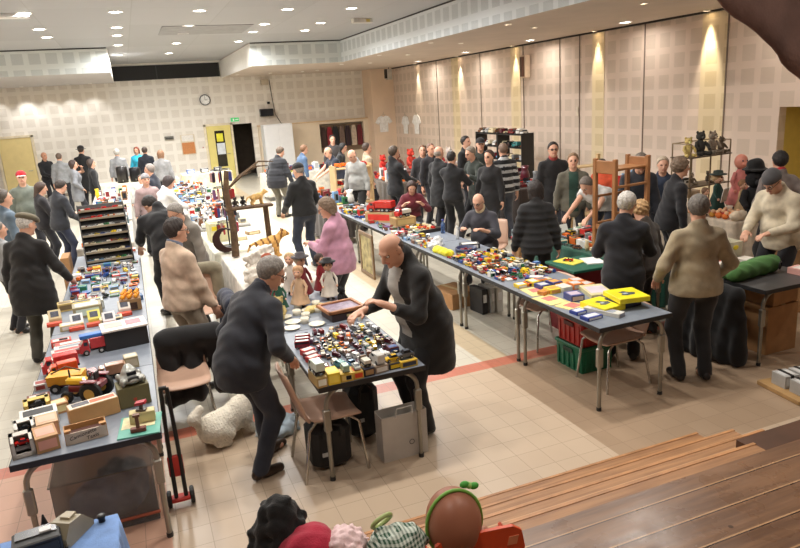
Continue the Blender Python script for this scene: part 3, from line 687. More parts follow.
def cloth_table(x0, x1, y0, y1, col, label, drop=.62, clabel=None, z=TZ, group=None):
    t = thing('trestle_table', label, 'table', (x0, y0, 0), 0, group); w, d = x1-x0, y1-y0
    B().box((w/2, d/2, z-.02), (w, d, .024), topm).build('tabletop', t)
    for x in (.06, w-.06):
        for y in (.06, d-.06): B().tube([(x, y, 0), (x, y, z-.03)], .016, steel, 8).build('leg', t)
    # cloth: flat top and a wavy skirt all round
    n = 14; per = []
    for k in range(n*2): per.append((w*k/(n*2), 0, 0))
    for k in range(n*2): per.append((w, d*k/(n*2), 1))
    for k in range(n*2): per.append((w-w*k/(n*2), d, 2))
    for k in range(n*2): per.append((0, d-d*k/(n*2), 3))
    v = []; N_ = len(per); ph = random.random()*6; o = .006
    ox = lambda s_: (0, 1, 0, -1)[s_]; oy = lambda s_: (-1, 0, 1, 0)[s_]
    for zz, amp in ((z+.003, 0), (z-.03, .2), (z-drop*.5, .7), (z-drop, 1.)):
        for i, (x, y, sd) in enumerate(per):
            a = .028*amp*sin(i*1.37+ph)+.012*amp*sin(i*.61+ph*2)+.022*amp
            v.append((x+(ox(sd))*(o+a), y+(oy(sd))*(o+a), zz))
    f = [(r*N_+i, r*N_+(i+1) % N_, (r+1)*N_+(i+1) % N_, (r+1)*N_+i) for r in range(3) for i in range(N_)]
    f = [q[::-1] for q in f]+[tuple(range(N_))]
    b = B(); b.add(v, f, cloth(col), True); b.sm[-1] = False
    tag(b.build('tablecloth', None, (x0, y0, 0)), clabel or 'cloth hanging over '+label, 'tablecloth')
    return t
shell_m = M('beige_plastic_shell', (196, 160, 138), .45, var=.05)
def chair(x, y, rz, label, m=shell_m, group='plastic shell chairs', bh=.36):
    "chair facing local +y"
    t = thing('shell_chair', label, 'chair', (x, y, 0), rz, group)
    nx, ny = 9, 8
    def sheet(fn, th, name):
        v = [fn(i/(nx-1), j/(ny-1)) for j in range(ny) for i in range(nx)]; n = len(v)
        v2 = [(p[0], p[1]-th*fnn[1], p[2]-th*fnn[2]) for p, fnn in ((p, (0, 0, 1) if name == 'seat' else (0, 1, .2)) for p in v)]
        f = [(j*nx+i, j*nx+i+1, (j+1)*nx+i+1, (j+1)*nx+i) for j in range(ny-1) for i in range(nx-1)]
        fb = [tuple(n+q for q in reversed(t_)) for t_ in f]
        rim = [i for i in range(nx)]+[j*nx+nx-1 for j in range(1, ny)]+[(ny-1)*nx+i for i in range(nx-2, -1, -1)]+[j*nx for j in range(ny-2, 0, -1)]
        fr = [(rim[k], n+rim[k], n+rim[(k+1) % len(rim)], rim[(k+1) % len(rim)]) for k in range(len(rim))]
        b = B(); b.add(v+v2, f+fb+fr, m, True); b.build(name, t)
    rd = lambda u, v_: 1-.10*(abs(2*v_-1)**4)
    sheet(lambda u, v_: ((u-.5)*.43*rd(u, v_), -.2+v_*.41, .44+.02*abs(2*u-1)**2.5-.028*max(0, v_-.75)*4*.4+.05*max(0, .18-v_)*4), .012, 'seat')
    sheet(lambda u, v_: ((u-.5)*(.42-.06*v_)*(1-.12*(v_**6)), -.20-.12*v_+.03*abs(2*u-1)**2, .46+v_*bh), .012, 'backrest')
    for sx in (-1, 1):
        B().tube([(sx*.16, .12, .43), (sx*.185, .19, .38), (sx*.22, .225, .0)], .0115, chrome, 8).build('leg', t)
        B().tube([(sx*.16, -.12, .43), (sx*.185, -.18, .38), (sx*.22, -.25, .0)], .0115, chrome, 8).build('leg', t)
        B().tube([(sx*.16, -.13, .428), (sx*.16, .13, .428)], .0115, chrome, 8).build('seat_rail', t)
    return t
def soft(name, label, cat, prims, col, loc, rz=0., vx=.014, noise=.008, folds=False, fr=24., mat=None, cuts=((0, 0, 0, 0, 0, -1),), k=.05, group=None):
    "a soft lump (coat, bag, cushion, blanket) from blended capsules and ellipsoids"
    s = SDF()
    for p in prims:
        if p[0] == 'c': s.cap(p[1], p[2], p[3], p[4] if len(p) > 4 else p[3], k)
        else: s.ell(p[1], p[2], None, k)
    ph = random.random()*9
    if noise and folds: s.noise = lambda p: noise*np.sin(p[:, 0]*46+2.2*np.sin(p[:, 2]*5+ph)+ph)*np.clip(.95-p[:, 2], .15, 1)*1.5+noise*.35*np.sin(p[:, 2]*38+p[:, 0]*17)
    elif noise: s.noise = lumps(noise, fr*1.5, ph)
    for c in cuts: s.cut(c[:3], c[3:])
    V, F = s.mesh(vx); o = ob(name, quads_mesh(name, V, F, [mat or cloth(col)]), None, loc, rz); return tag(o, label, cat, group)
def wear(o, t):
    "a hat or wig becomes a part of the toy that wears it"
    for k in ('label', 'category', 'group'):
        if k in o: del o[k]
    R = Matrix.Rotation(-t.rotation_euler.z, 3, 'Z'); o.location = R @ (Vector(o.location)-Vector(t.location)); o.rotation_euler.z -= t.rotation_euler.z; o.parent = t; return o
# ---- three aisles of folding tables
X1, X2, X3 = (-.90, -.08), (.95, 1.745), (3.25, 3.99)
for k in range(5):
    table(*X1, 4.02+k*1.255, 4.02+k*1.255+1.25, f'grey folding table with curved tube legs in left aisle row, {nth(k)} from stage', 'left aisle folding tables')
for k in range(2): table(*X2, 4.16+k*1.255, 4.16+k*1.255+1.25, ('grey folding table bearing boxed toy cars in the middle row, nearest the stage', 'folding table in the middle row bearing dolls and white crockery')[k], 'middle folding tables')
for k in range(6): table(*X3, 4.13+k*1.255, 4.13+k*1.255+1.25, f'slate grey folding table in the long right-hand aisle row, {nth(k)} from stage', 'right aisle folding tables')
for k in range(2): table(5.08, 5.90, 4.16+k*.72, 4.16+k*.72+.715, ('folding table under the green holdall and the hanging black coat', 'folding table under the lemon-print fruit box')[k], 'far right folding tables', M('dark_table_laminate', (72, 70, 70), .45))
cloth_table(.92, 1.76, 6.98, 9.0, (206, 200, 190), 'trestle table behind the dolls, under white cloth', clabel='white cloth draped over the trestle table behind dolls')
cloth_table(.86, 1.75, 9.18, 11.0, (216, 214, 196), 'trestle table by the wire display stand, under pale cloth', clabel='pale cream cloth over trestle table by wire display stand')
cloth_table(4.72, 5.46, 5.74, 7.55, (30, 84, 68), 'trestle table carrying the honey wood rack, under green cloth', clabel='dark green cloth draped under the honey wood rack')
for k in range(4): cloth_table(.8, 1.7, 11.3+k*1.95, 13.08+k*1.95, (150, 147, 140), f'trestle table of small collectables in middle row, {nth(k)} beyond the wire stand', clabel=f'grey-white cloth on middle row trestle table, {nth(k)} beyond wire stand', drop=.4)
for k in range(3): cloth_table(-.95, -.15, 10.9+k*2.6, 13.3+k*2.6, (158, 152, 142), f'trestle table behind the black shelf rack in left row, {nth(k)} along', clabel=f'white cloth on left row table behind black rack, {nth(k)} along', drop=.5)
cloth_table(3.2, 3.88, 12.0, 13.8, (70, 62, 58), 'dark trestle table at far end of the long right-hand aisle', clabel='dark cloth at far end of long right-hand aisle')
cloth_table(5.4, 6.15, 14.3, 16.2, (90, 80, 70), 'trestle table of red toys before the hanging t-shirts', clabel='brown cloth under red toys before the hanging t-shirts')
cloth_table(6.9, 7.9, 11.3, 13.8, (60, 50, 46), 'trestle table below the black car shelves', clabel='dark cloth below the black car shelves')
cloth_table(8.2, 9.1, 8.9, 11.0, (150, 128, 104), 'trestle table by rose wall beside striped sweater visitor', clabel='tan cloth on table by rose wall beside striped sweater')
cloth_table(7.28, 8.3, 6.5, 8.6, (206, 190, 170), 'trestle table of dolls and plush by the rose wall', clabel='cream cloth under dolls and plush by rose wall')
cloth_table(3.5, 5.6, 19.2, 20.1, (196, 190, 176), 'trestle table across the hall before the wall niche', clabel='pale cloth on table before the wall niche')
cloth_table(1.35, 2.75, 20.6, 21.5, (222, 212, 176), 'refreshment table before the yellow door', clabel='cream cloth to the floor on refreshment table near yellow door', drop=.72, z=.85)
cloth_table(-1.0, 1.2, 20.2, 21.0, (218, 210, 186), 'long refreshment table before the back wall', clabel='white cloth on long refreshment table at the back wall', drop=.72, z=.82)
cloth_table(-4.4, -2.7, 14.6, 15.5, (206, 208, 212), 'trestle table at the left side holding blue stacks', clabel='grey cloth on left side table under blue stacks')
cloth_table(-1.05, -.33, 2.68, 3.30, (118, 152, 206), 'low table at the foot of the stage', clabel='light blue cloth covering low table at foot of stage', drop=.5, z=.70)
# ---- chairs
ch_ = lambda px, py, rz, lab, z=.45: chair(*at(px, py, z)[:2], rz, lab)
chair(1.06, 4.47, radians(-90), 'beige shell chair tucked under the near end of the middle table')
chair(.14, 5.66, pi, 'beige shell chair draped with black coat beside left table', bh=.28)
chair(.93, 6.34, radians(-88), 'shell chair under the navy quilted jacket behind leaning man')
chair(3.80, 5.75, radians(90), 'shell chair under the right-hand table next to the crates', bh=.25)
chair(3.78, 4.62, radians(90), 'shell chair under the near end of the right-hand table', bh=.25)
chair(4.62, 8.36, radians(128), 'shell chair of the bald seated stallholder')
chair(.52, 7.70, pi, 'shell chair under the khaki coat between the left and middle rows')
chair(4.5, 11.0, radians(160), 'shell chair of the seated visitor in burgundy')
# ---- coats on chairs
soft('draped_coat', 'black padded coat thrown over the beige chair beside left table', 'coat', (('c', (-.2, -.02, .72), (.2, -.02, .72), .10), ('c', (-.2, .0, .68), (-.20, -.0, .2), .10, .12), ('c', (.2, .0, .68), (.26, -.0, .24), .085, .12), ('c', (.0, .0, .68), (0, -.02, .22), .085, .11)), (20, 19, 21), (.25, 5.91, 0), radians(-4), noise=.008, folds=True)
soft('draped_coat', 'navy quilted jacket hung on chair behind the leaning man', 'coat', (('c', (-.2, 0, .86), (.2, 0, .86), .075), ('c', (-.2, 0, .8), (-.22, .0, .32), .08, .09), ('c', (.2, 0, .8), (.22, 0, .32), .08, .09), ('c', (0, 0, .8), (0, 0, .36), .08, .08)), (30, 36, 56), (.67, 6.38, 0), radians(92), noise=.009, folds=True)
soft('draped_coat', 'khaki coat over chair between the left and middle rows', 'coat', (('c', (-.18, 0, .85), (.18, 0, .85), .07), ('c', (-.2, 0, .8), (-.22, 0, .42), .07, .08), ('c', (.2, 0, .8), (.2, 0, .3), .07, .08)), (128, 120, 100), (.54, 7.98, 0), radians(-10), noise=.009, folds=True)
soft('hanging_coat', 'long black coat hanging to floor from the green holdall table', 'coat', (('c', (-.2, 0, .7), (.26, 0, .7), .05), ('c', (-.2, 0, .62), (-.24, -.0, .08), .08, .10), ('c', (-.06, 0, .62), (-.08, -.03, .08), .08, .11), ('c', (.1, 0, .62), (.1, -.03, .08), .08, .11), ('c', (.24, 0, .62), (.28, 0, .08), .08, .10)), (16, 16, 18), (4.94, 4.62, 0), radians(-82), noise=.011, folds=True, k=.09)
# ---- under the tables
def crate(x, y, z, rz, d, col, label):
    t = thing('plastic_crate', label, 'crate', (x, y, z), rz); m = P(col, .4, var=.06); w, dp, h = d
    b = B().box((0, 0, .01), (w*.92, dp*.92, .02), m)
    for sx in (-1, 1): b.box((sx*w*.475, 0, h/2), (.016, dp*.94, h), m, tilt=('Y', sx*.04)); b.box((0, sx*dp*.475, h/2), (w*.94, .016, h), m, tilt=('X', -sx*.04))
    for k in range(5): b.box((-w*.38+k*w*.19, -dp*.49, h*.45), (.014, .02, h*.75), m); b.box((-w*.5, -dp*.38+k*dp*.19, h*.45), (.02, .014, h*.75), m)
    b.build('crate_shell', t)
    b = B()
    for c, s_ in (((0, -dp/2, h), (w*1.04, .03, .03)), ((0, dp/2, h), (w*1.04, .03, .03)), ((-w/2, 0, h), (.03, dp, .03)), ((w/2, 0, h), (.03, dp, .03))): b.box(c, s_, m, ch=.006)
    b.build('crate_rim', t); B().box((-w/2-.012, 0, h*.82), (.01, .14, .04), P(tuple(int(c*.5) for c in col), .5)).build('hand_grip', t); return t
crate(3.80, 5.06, 0, .03, (.36, .40, .24), (28, 104, 74), 'green plastic crate on floor under the red crate'); crate(3.80, 5.06, .258, .02, (.34, .38, .24), (176, 48, 42), 'red plastic crate stacked on the green crate')
def carton(x, y, z, rz, d, label, m=kraft, tape=True, nm='cardboard_box'):
    t = thing(nm, label, 'box', (x, y, z), rz); w, dp, h = d
    B().box((0, 0, h/2), d, m, ch=.004).build('carton', t)
    if tape: B().box((0, 0, h+.001), (.05, dp*1.002, .003), P((196, 168, 120), .3)).build('packing_tape', t)
    return t
carton(3.62, 7.55, 0, .2, (.42, .5, .2), 'flat kraft cardboard box on the floor under the long right-hand table')
for k, (xx, w_, c_) in enumerate(((3.72, .08, (40, 40, 42)), (3.83, .06, (196, 196, 192)), (3.93, .09, (210, 206, 196)))):
    t = thing('ring_binder', ('dark', 'grey', 'cream')[k]+' binder standing on floor under the long right-hand table', 'binder', (xx, 7.05, 0), .1); B().box((0, 0, .16), (w_, .28, .32), P(c_, .5), ch=.006).build('cover', t); B().box((0, -.141, .2), (w_*.6, .004, .1), P((235, 235, 230), .6)).build('spine_label', t)
for k, (xx, yy, zz, d_) in enumerate(((5.58, 4.54, 0, (.40, .36, .48)), (5.60, 4.54, .485, (.36, .34, .16)), (6.90, 5.35, .4, (.45, .5, .42)), (6.90, 5.35, .0, (.5, .5, .395)), (6.92, 5.35, .825, (.44, .44, .2)))):
    carton(xx, yy, zz, .08*k, d_, ('brown carton on the floor under the green holdall table', 'smaller carton stacked under the green holdall table', 'brown carton in middle of stack beside man in cream jacket', 'bottom brown carton of stack beside man in cream jacket', 'topmost pale carton of stack beside man in cream jacket')[k])
def holdall(x, y, rz, d, label):
    w, dp, h = d; t = thing('holdall_bag', label, 'bag', (x, y, 0), rz); m = M('black_nylon', (20, 20, 22), .6, var=.2, scale=14, bump=.3, bscale=30)
    B().box((0, 0, h/2), d, m, ch=.05).build('bag_body', t); B().tube([(-w*.22, -dp/2-.005, h*.75), (-w*.2, -dp/2-.03, h*1.0), (0, -dp/2-.03, h*1.1), (w*.2, -dp/2-.03, h*1.0), (w*.22, -dp/2-.005, h*.75)], .012, m, 8).build('carry_handle', t)
    B().tube([(-w*.42, 0, h+.002), (w*.42, 0, h+.002)], .006, P((90, 90, 92), .4), 6).build('zip', t); B().box((-w*.2, -dp/2-.004, h*.4), (.05, .008, .03), P((190, 190, 188), .4)).build('badge', t)
holdall(1.05, 4.48, .02, (.30, .28, .36), 'black nylon holdall on floor under the chair, with small pale badge'); holdall(1.42, 4.78, .02, (.24, .26, .46), 'tall black bag between the holdall and the pale paper carrier')
t = thing('paper_carrier', 'pale grey paper carrier bag standing against the middle table leg', 'bag', (1.59, 4.33, 0), .02); pm = M('grey_paper', (186, 180, 172), .7, var=.08, bump=.3, bscale=9)
b = B(); w_, d_, h_ = .36, .14, .36
for c, s_ in (((0, -d_/2, h_/2), (w_, .004, h_)), ((0, d_/2, h_/2), (w_, .004, h_*1.04)), ((-w_/2, 0, h_/2), (.004, d_, h_)), ((w_/2, 0, h_/2), (.004, d_, h_)), ((0, 0, .003), (w_, d_, .006))): b.box(c, s_, pm)
b.build('bag_body', t); B().tube([(-.07, -d_/2-.004, h_*.95), (-.06, -d_/2-.012, h_*1.16), (.06, -d_/2-.012, h_*1.16), (.07, -d_/2-.004, h_*.95)], .005, P((210, 206, 200), .7), 6).build('carry_handle', t)
B().lathe([(.016, 0), (.022, 0), (.022, .001), (.016, .001)], P((90, 86, 84), .6), n=14).build('printed_emblem', t, (.05, -d_/2-.003, .12), 0, (pi/2, 0, 0))
# clear storage tub under the left table, folded hand cart beside it
t = thing('storage_tub', 'clear plastic tub with blue bedding under the left table near the stage', 'tub', (-.48, 4.62, 0)); cl = M('clear_plastic', (216, 212, 206), .18, var=0, trans=.85, ior=1.15)
b = B()
for c, s_ in (((0, -.3, .2), (.6, .006, .4)), ((0, .3, .2), (.6, .006, .4)), ((-.3, 0, .2), (.006, .6, .4)), ((.3, 0, .2), (.006, .6, .4)), ((0, 0, .004), (.6, .6, .008))): b.box(c, s_, cl)
b.build('tub_shell', t); B().box((0, 0, .405), (.63, .63, .012), cl, ch=.004).build('lid', t); B().tube([(-.31, -.31, .06), (.31, -.31, .06)], .012, P((170, 84, 54), .5), 6).build('orange_strap', t)
soft('folded_quilt', 'blue and rose folded quilt seen inside the clear tub', 'bedding', (('e', (0, 0, .09), (.26, .26, .1)), ('e', (.1, .02, .2), (.16, .2, .09))), (90, 108, 140), (-.48, 4.62, .012), 0, noise=.012)
t = thing('folded_cart', 'black folded hand cart with red wheels leaning by left table leg', 'cart', (-.03, 4.42, 0), 0); bm_ = P((24, 22, 22), .5)
for x in (-.03, .035): B().tube([(x, -.02, .06), (x*.9, .0, .5), (x*.6, .03, .86)], .014, bm_, 8).build('upright', t)
B().box((0, -.01, .06), (.13, .08, .03), P((190, 44, 34), .5), ch=.008).build('base_plate', t); B().tube([(-.03, .03, .86), (.02, .03, .86)], .016, bm_, 8).build('handle_bar', t)
for x in (-.075, .075): B().wheel((x, 0, .06), .06, .03, bm_, 'x', 14, .025, P((190, 44, 34), .5)).build('wheel', t)
B().box((0, .0, .3), (.1, .03, .16), P((190, 44, 34), .5), ch=.01).build('red_webbing', t)
# dog's corner
soft('fleece_blanket', 'pale blue and white fleece blanket on floor under the middle table', 'blanket', (('e', (0, 0, .04), (.17, .13, .055)), ('e', (.07, .05, .06), (.10, .08, .06)), ('e', (-.1, .02, .05), (.09, .08, .06))), (176, 192, 204), (.80, 5.13, 0), .3, noise=.018, fr=30)
def dog():
    s = SDF(); t = thing('dog', 'fluffy white dog resting on floor behind the leaning man', 'dog', (.40, 5.22, 0), radians(-62))
    t.scale = (.84, .84, .84)
    s.ell((0, 0, .20), (.13, .24, .14), None, .06); s.ell((0, .16, .24), (.12, .14, .15), None, .06); s.ell((0, -.17, .19), (.125, .14, .14), None, .06)
    s.cap((0, .22, .30), (0, .30, .38), .085, .08, .05); s.ell((0, .33, .42), (.085, .1, .085), None, .04); s.cap((0, .39, .40), (0, .455, .385), .045, .032, .03)
    for x in (-1, 1):
        s.cap((x*.07, .335, .47), (x*.105, .32, .37), .03, .04, .02); s.cap((x*.075, .18, .2), (x*.08, .2, .09), .055, .04, .04); s.cap((x*.08, .2, .09), (x*.08, .24, .03), .04, .035, .03)
        s.cap((x*.085, -.16, .18), (x*.1, -.06, .12), .085, .06, .05); s.cap((x*.1, -.06, .12), (x*.1, -.17, .07), .055, .04, .04); s.cap((x*.1, -.17, .07), (x*.1, -.07, .03), .04, .036, .03)
    s.cap((0, -.28, .25), (0, -.34, .36), .04, .05, .04); s.cap((0, -.34, .36), (0, -.27, .43), .05, .04, .04)
    s.noise = lumps(.0065, 170.)
    s.cut((0, 0, .0), (0, 0, -1)); V, F = s.mesh(.009); ob('body', quads_mesh('dog', V, F, [M('white_fur', (226, 218, 202), .95, var=.12, scale=26, bump=.6, bscale=120)]), t)
    B().ell((0, .488, .39), (.018, .014, .014), P((26, 22, 22), .3), 8).build('nose', t)
    for x in (-1, 1): B().ell((x*.035, .425, .435), (.011, .011, .011), P((20, 16, 14), .15), 8).build('eye', t)
dog()
# ================================================================ goods on the tables
PAL = [('red', (196, 40, 34)), ('dark red', (120, 26, 30)), ('yellow', (232, 196, 40)), ('white', (232, 230, 224)), ('black', (30, 30, 32)), ('blue', (44, 78, 150)), ('pale blue', (120, 160, 200)), ('green', (46, 110, 66)), ('orange', (226, 112, 40)), ('silver', (176, 178, 180)), ('grey', (118, 120, 122)), ('cream', (226, 212, 176)), ('brown', (116, 78, 52)), ('maroon', (92, 30, 44)), ('teal', (60, 130, 130))]
PD = dict(PAL)
glassm = P((34, 40, 48), .12, var=0); tyre = P((22, 22, 22), .7, var=0); hubm = P((170, 170, 168), .3, var=0); slotm = P((200, 200, 200), .3)
def body_slot(b): b._m(slotm); return b
def car_mesh(kind):
    "die-cast toy, length 1 along y, slot 0 takes the paint"
    b = body_slot(B()); m = slotm
    if kind == 'car':
        b.prism([(-.5, .10), (-.5, .22), (-.44, .27), (-.18, .29), (.22, .29), (.46, .25), (.5, .2), (.5, .1)], -.2, .2, m, 'x')
        b.prism([(-.36, .275), (-.24, .43), (.08, .43), (.24, .28)], -.165, .165, glassm, 'x'); b.box((0, -.08, .435), (.3, .32, .02), m)
        w = ((-.3, .1), (.3, .1)); r = .1; hw = .2
    elif kind == 'racer':
        b.prism([(-.5, .08), (-.5, .2), (-.3, .24), (.1, .2), (.5, .1), (.5, .06)], -.1, .1, m, 'x'); b.box((0, -.46, .27), (.36, .1, .02), m); b.box((0, .44, .09), (.38, .09, .02), m); b.ell((0, -.05, .25), (.06, .07, .07), glassm, 8)
        w = ((-.3, .11), (.3, .1)); r = .11; hw = .2
    elif kind == 'van':
        b.prism([(-.5, .1), (-.5, .5), (-.46, .54), (.2, .54), (.36, .36), (.5, .32), (.5, .1)], -.21, .21, m, 'x'); b.box((0, .06, .43), (.43, .28, .12), glassm); b.prism([(.22, .5), (.37, .36), (.36, .37), (.2, .52)], -.17, .17, glassm, 'x')
        w = ((-.3, .1), (.3, .1)); r = .1; hw = .21
    elif kind == 'bus':
        b.box((0, 0, .31), (.32, 1, .44), m, ch=.03); b.box((0, 0, .4), (.325, .92, .13), glassm); b.box((0, .49, .36), (.26, .03, .2), glassm); b.box((0, 0, .54), (.24, .8, .02), P((226, 224, 218), .4))
        w = ((-.32, .09), (.32, .09)); r = .09; hw = .16
    else:
        b.prism([(.2, .1), (.2, .5), (.36, .5), (.44, .36), (.5, .34), (.5, .1)], -.19, .19, m, 'x'); b.prism([(.34, .47), (.43, .36), (.44, .37), (.36, .49)], -.16, .16, glassm, 'x'); b.box((0, .3, .4), (.39, .12, .12), glassm)
        b.box((0, -.16, .17), (.34, .68, .06), tyre); b.box((0, -.16, .38), (.4, .66, .36), m, ch=.02) if kind == 'lorry' else b.prism([(-.5, .22), (-.5, .42), (.16, .42), (.16, .22)], -.2, .2, P((206, 200, 186), .5), 'x')
        w = ((-.32, .1), (-.14, .1), (.32, .1)); r = .1; hw = .19
    for y, z in w:
        for sx in (-1, 1): b.wheel((sx*hw*.95, y, r), r, .07, tyre, 'x', 10, r*.5, hubm)
    me = b.mesh('toy_'+kind); return me
CARS = {k: car_mesh(k) for k in ('car', 'racer', 'van', 'bus', 'lorry', 'pickup')}
KN = {'car': 'toy_car', 'racer': 'toy_race_car', 'van': 'toy_van', 'bus': 'toy_bus', 'lorry': 'toy_lorry', 'pickup': 'toy_pickup'}
KL = {'car': 'toy car', 'racer': 'toy racing car', 'van': 'toy van', 'bus': 'toy bus', 'lorry': 'toy lorry', 'pickup': 'toy pickup'}
def paint(o, m):
    if not o.material_slots: return o
    o.material_slots[0].link = 'OBJECT'; o.material_slots[0].material = m; return o
def car(kind, L, col, loc, rz, label, group):
    o = ob(KN[kind], CARS[kind], None, loc, rz); o.scale = (L, L, L); paint(o, P(col, .25, coat=.4)); return tag(o, label, 'toy', group)
# small carton: slot 0 = card, slot 1 = printed panel
def box_mesh(w, d, h, panel=True, win=False):
    b = body_slot(B()); b._m(P((230, 226, 216), .5)); pm = b.mats[1]; b.box((0, 0, h/2), (w, d, h), slotm, ch=.002)
    b.box((0, 0, h+.0004), (w*.8, d*.62, .0012), pm); b.box((0, -d/2-.0004, h*.5), (w*.8, .0012, h*.6), pm)
    if win: b.box((w*.12, -d*.02, h+.0012), (w*.42, d*.5, .0016), glassm); b.box((w*.12, -d/2-.0012, h*.5), (w*.42, .0016, h*.5), glassm)
    return b.mesh('carton')
BOXM = {}
def mbox(w, d, h, col, pcol, loc, rz, label, group, win=False, name='model_box', cat='box'):
    k = (round(w, 3), round(d, 3), round(h, 3), win)
    if k not in BOXM: BOXM[k] = box_mesh(w, d, h, True, win)
    o = ob(name, BOXM[k], None, loc, rz); paint(o, P(col, .5)); o.material_slots[1].link = 'OBJECT'; o.material_slots[1].material = P(pcol, .45); return tag(o, label, cat, group)
VAS = [body_slot(B()).lathe([(0, 0), (a*.6, 0), (a, b), (a*.8, .6), (c, .75), (d, 1.), (d*.7, 1.), (c*.7, .76), (0, .7)], slotm, n=14).mesh('vase') for a, b, c, d in ((.28, .3, .12, .16), (.22, .45, .16, .2), (.34, .25, .2, .3))]
def vase(col, h, loc, label, group):
    o = ob('vase', random.choice(VAS), None, loc, 0); o.scale = (h, h, h); paint(o, P(col, .3, coat=.3)); return tag(o, label, 'vase', group)
def bpx(p0, p1, d, h, z=TZ):
    "footprint from the near bottom edge seen between two pixels: centre, width, angle"
    a = at(*p0, z); b = at(*p1, z); w = hypot(b[0]-a[0], b[1]-a[1]); an = math.atan2(b[1]-a[1], b[0]-a[0])
    return (a[0]+b[0])/2-sin(an)*d/2, (a[1]+b[1])/2+cos(an)*d/2, w, an
def grid(x0, x1, y0, y1, nx, ny, where, group, kinds, cols, L=.085, z=TZ, rz=0., jit=.25, skip=0., edgew='near edge', mixbox=0., bh=(.035, .05)):
    "a jittered array of toys in rows; every one has its own label by colour, kind, row and place in the row"
    dx, dy = (x1-x0)/nx, (y1-y0)/ny
    for j in range(ny):
        n = 0
        for i in range(nx):
            if random.random() < skip: continue
            cn_, c = random.choice(cols) if not isinstance(cols[0], str) else cols
            x = x0+dx*(i+.5)+random.uniform(-1, 1)*dx*jit*.35; y = y0+dy*(j+.5)+random.uniform(-1, 1)*dy*jit*.35
            a = rz+random.uniform(-.35, .35)*jit*2
            tail = f'{where}, {nth(j)} row, {nth(n)} along'
            if random.random() < mixbox:
                w, d = min(dx*.86, .13), min(dy*.8, .10); h = random.choice((bh[0], bh[1], (bh[0]+bh[1])/2)); w, d = round(w, 2), round(d, 2)
                if h > .07 and random.random() < .3:
                    vase(c, h*random.uniform(.9, 1.3), (x, y, z+.0005), f'{cn_} vase {tail}', group)
                elif h < .05 and random.random() < .35:
                    mbox(w, d, .018, c, random.choice(PAL)[1], (x, y, z+.0005), random.uniform(-.3, .3), f'{cn_} booklet {tail}', group, False, 'booklet', 'book')
                else: mbox(w, d, h, c, random.choice(PAL)[1], (x, y, z+.0005), random.uniform(-.12, .12), f'small {cn_} toy box {tail}', group, random.random() < .4, 'toy_carton' if z > TZ+.001 else 'toy_box')
            else:
                k = random.choice(kinds); l = min(L*random.uniform(.85, 1.15), dy*1.0 if abs(sin(a)) < .5 else dx*1.0)
                car(k, l, c, (x, y, z+.0005), a+(pi if random.random() < .5 else 0), f'{cn_} {KL[k]} {tail}', group)
            n += 1
bright = [(n, PD[n]) for n in ('red', 'yellow', 'orange', 'green', 'white', 'blue', 'dark red', 'black', 'silver')]
mixd = PAL; dark = [(n, PD[n]) for n in ('maroon', 'black', 'grey', 'cream', 'brown', 'silver', 'teal', 'dark red', 'white', 'pale blue')]
# ---------------- middle table: boxed cars along the near edge
GM = 'boxed toys along the near edge of the middle table'
def px_box(p0, p1, d, h, col, pcol, label, group, win=False, topcar=None, z=TZ, name='model_box', da=0.):
    x, y, w, an = bpx(p0, p1, d, h, z)
    o = mbox(round(w, 3), d, h, col, pcol, (x, y, z), an+da, label, group, win, name)
    if topcar: car(topcar[0], topcar[1], topcar[2], (x, y, z+h+.0022), an+da+(pi/2 if topcar[3] else 0), label.replace('box', 'box lid')[:0]+topcar[4], 'toys standing on their boxes')
    return o
px_box((318, 389), (328, 386.5), .2, .075, (176, 150, 96), (222, 226, 214), 'long tan box with white-green lorry on top, at corner of middle table', GM, topcar=('lorry', .17, (206, 222, 210), False, 'white and green toy lorry on the corner box of middle table'))
px_box((329, 386), (341, 383.5), .13, .085, (232, 204, 60), (238, 216, 90), 'bright yellow box on near edge of middle table beside lorry box', GM)
px_box((341.5, 383), (354, 380.5), .11, .06, (206, 172, 70), (222, 196, 120), 'mustard box on near edge of middle table, right of bright yellow one', GM, True, topcar=('van', .1, (150, 176, 156), False, 'grey-green toy van on the mustard box of the middle table'))
px_box((354.5, 380), (364, 378), .12, .055, (214, 180, 84), (206, 70, 40), 'tan box with red panel on near edge of middle table', GM, topcar=('car', .1, (196, 200, 196), False, 'pale grey toy car on the tan box of the middle table'))
px_box((365, 377.5), (375, 375), .15, .06, (34, 34, 52), (160, 130, 90), 'navy box on near edge of middle table holding brown toy', GM, topcar=('pickup', .12, (116, 88, 62), False, 'brown toy pickup on the navy box of the middle table'))
px_box((376, 374.5), (389, 371), .15, .055, (150, 134, 116), (222, 218, 210), 'greyish box under pale van on near edge of middle table', GM, topcar=('van', .14, (206, 204, 198), False, 'off-white toy van on the greyish box of the middle table'))
px_box((390, 370.5), (401, 368), .1, .045, (40, 42, 46), (222, 186, 40), 'black box under yellow toy on near edge of middle table', GM, topcar=('car', .11, (226, 184, 40), True, 'yellow toy car on the black box of the middle table'))
px_box((401.5, 369), (418, 365), .14, .05, (214, 178, 60), (60, 66, 78), 'yellow box with grey car at right corner of middle table', GM, topcar=('car', .13, (104, 110, 120), True, 'slate grey toy car on yellow box at right corner of table'))
grid(1.02, 1.70, 4.37, 4.58, 7, 2, 'on middle table behind the box row', 'toys behind the box row of the middle table', ('car', 'van', 'lorry'), dark, .095, jit=.6, mixbox=.35)
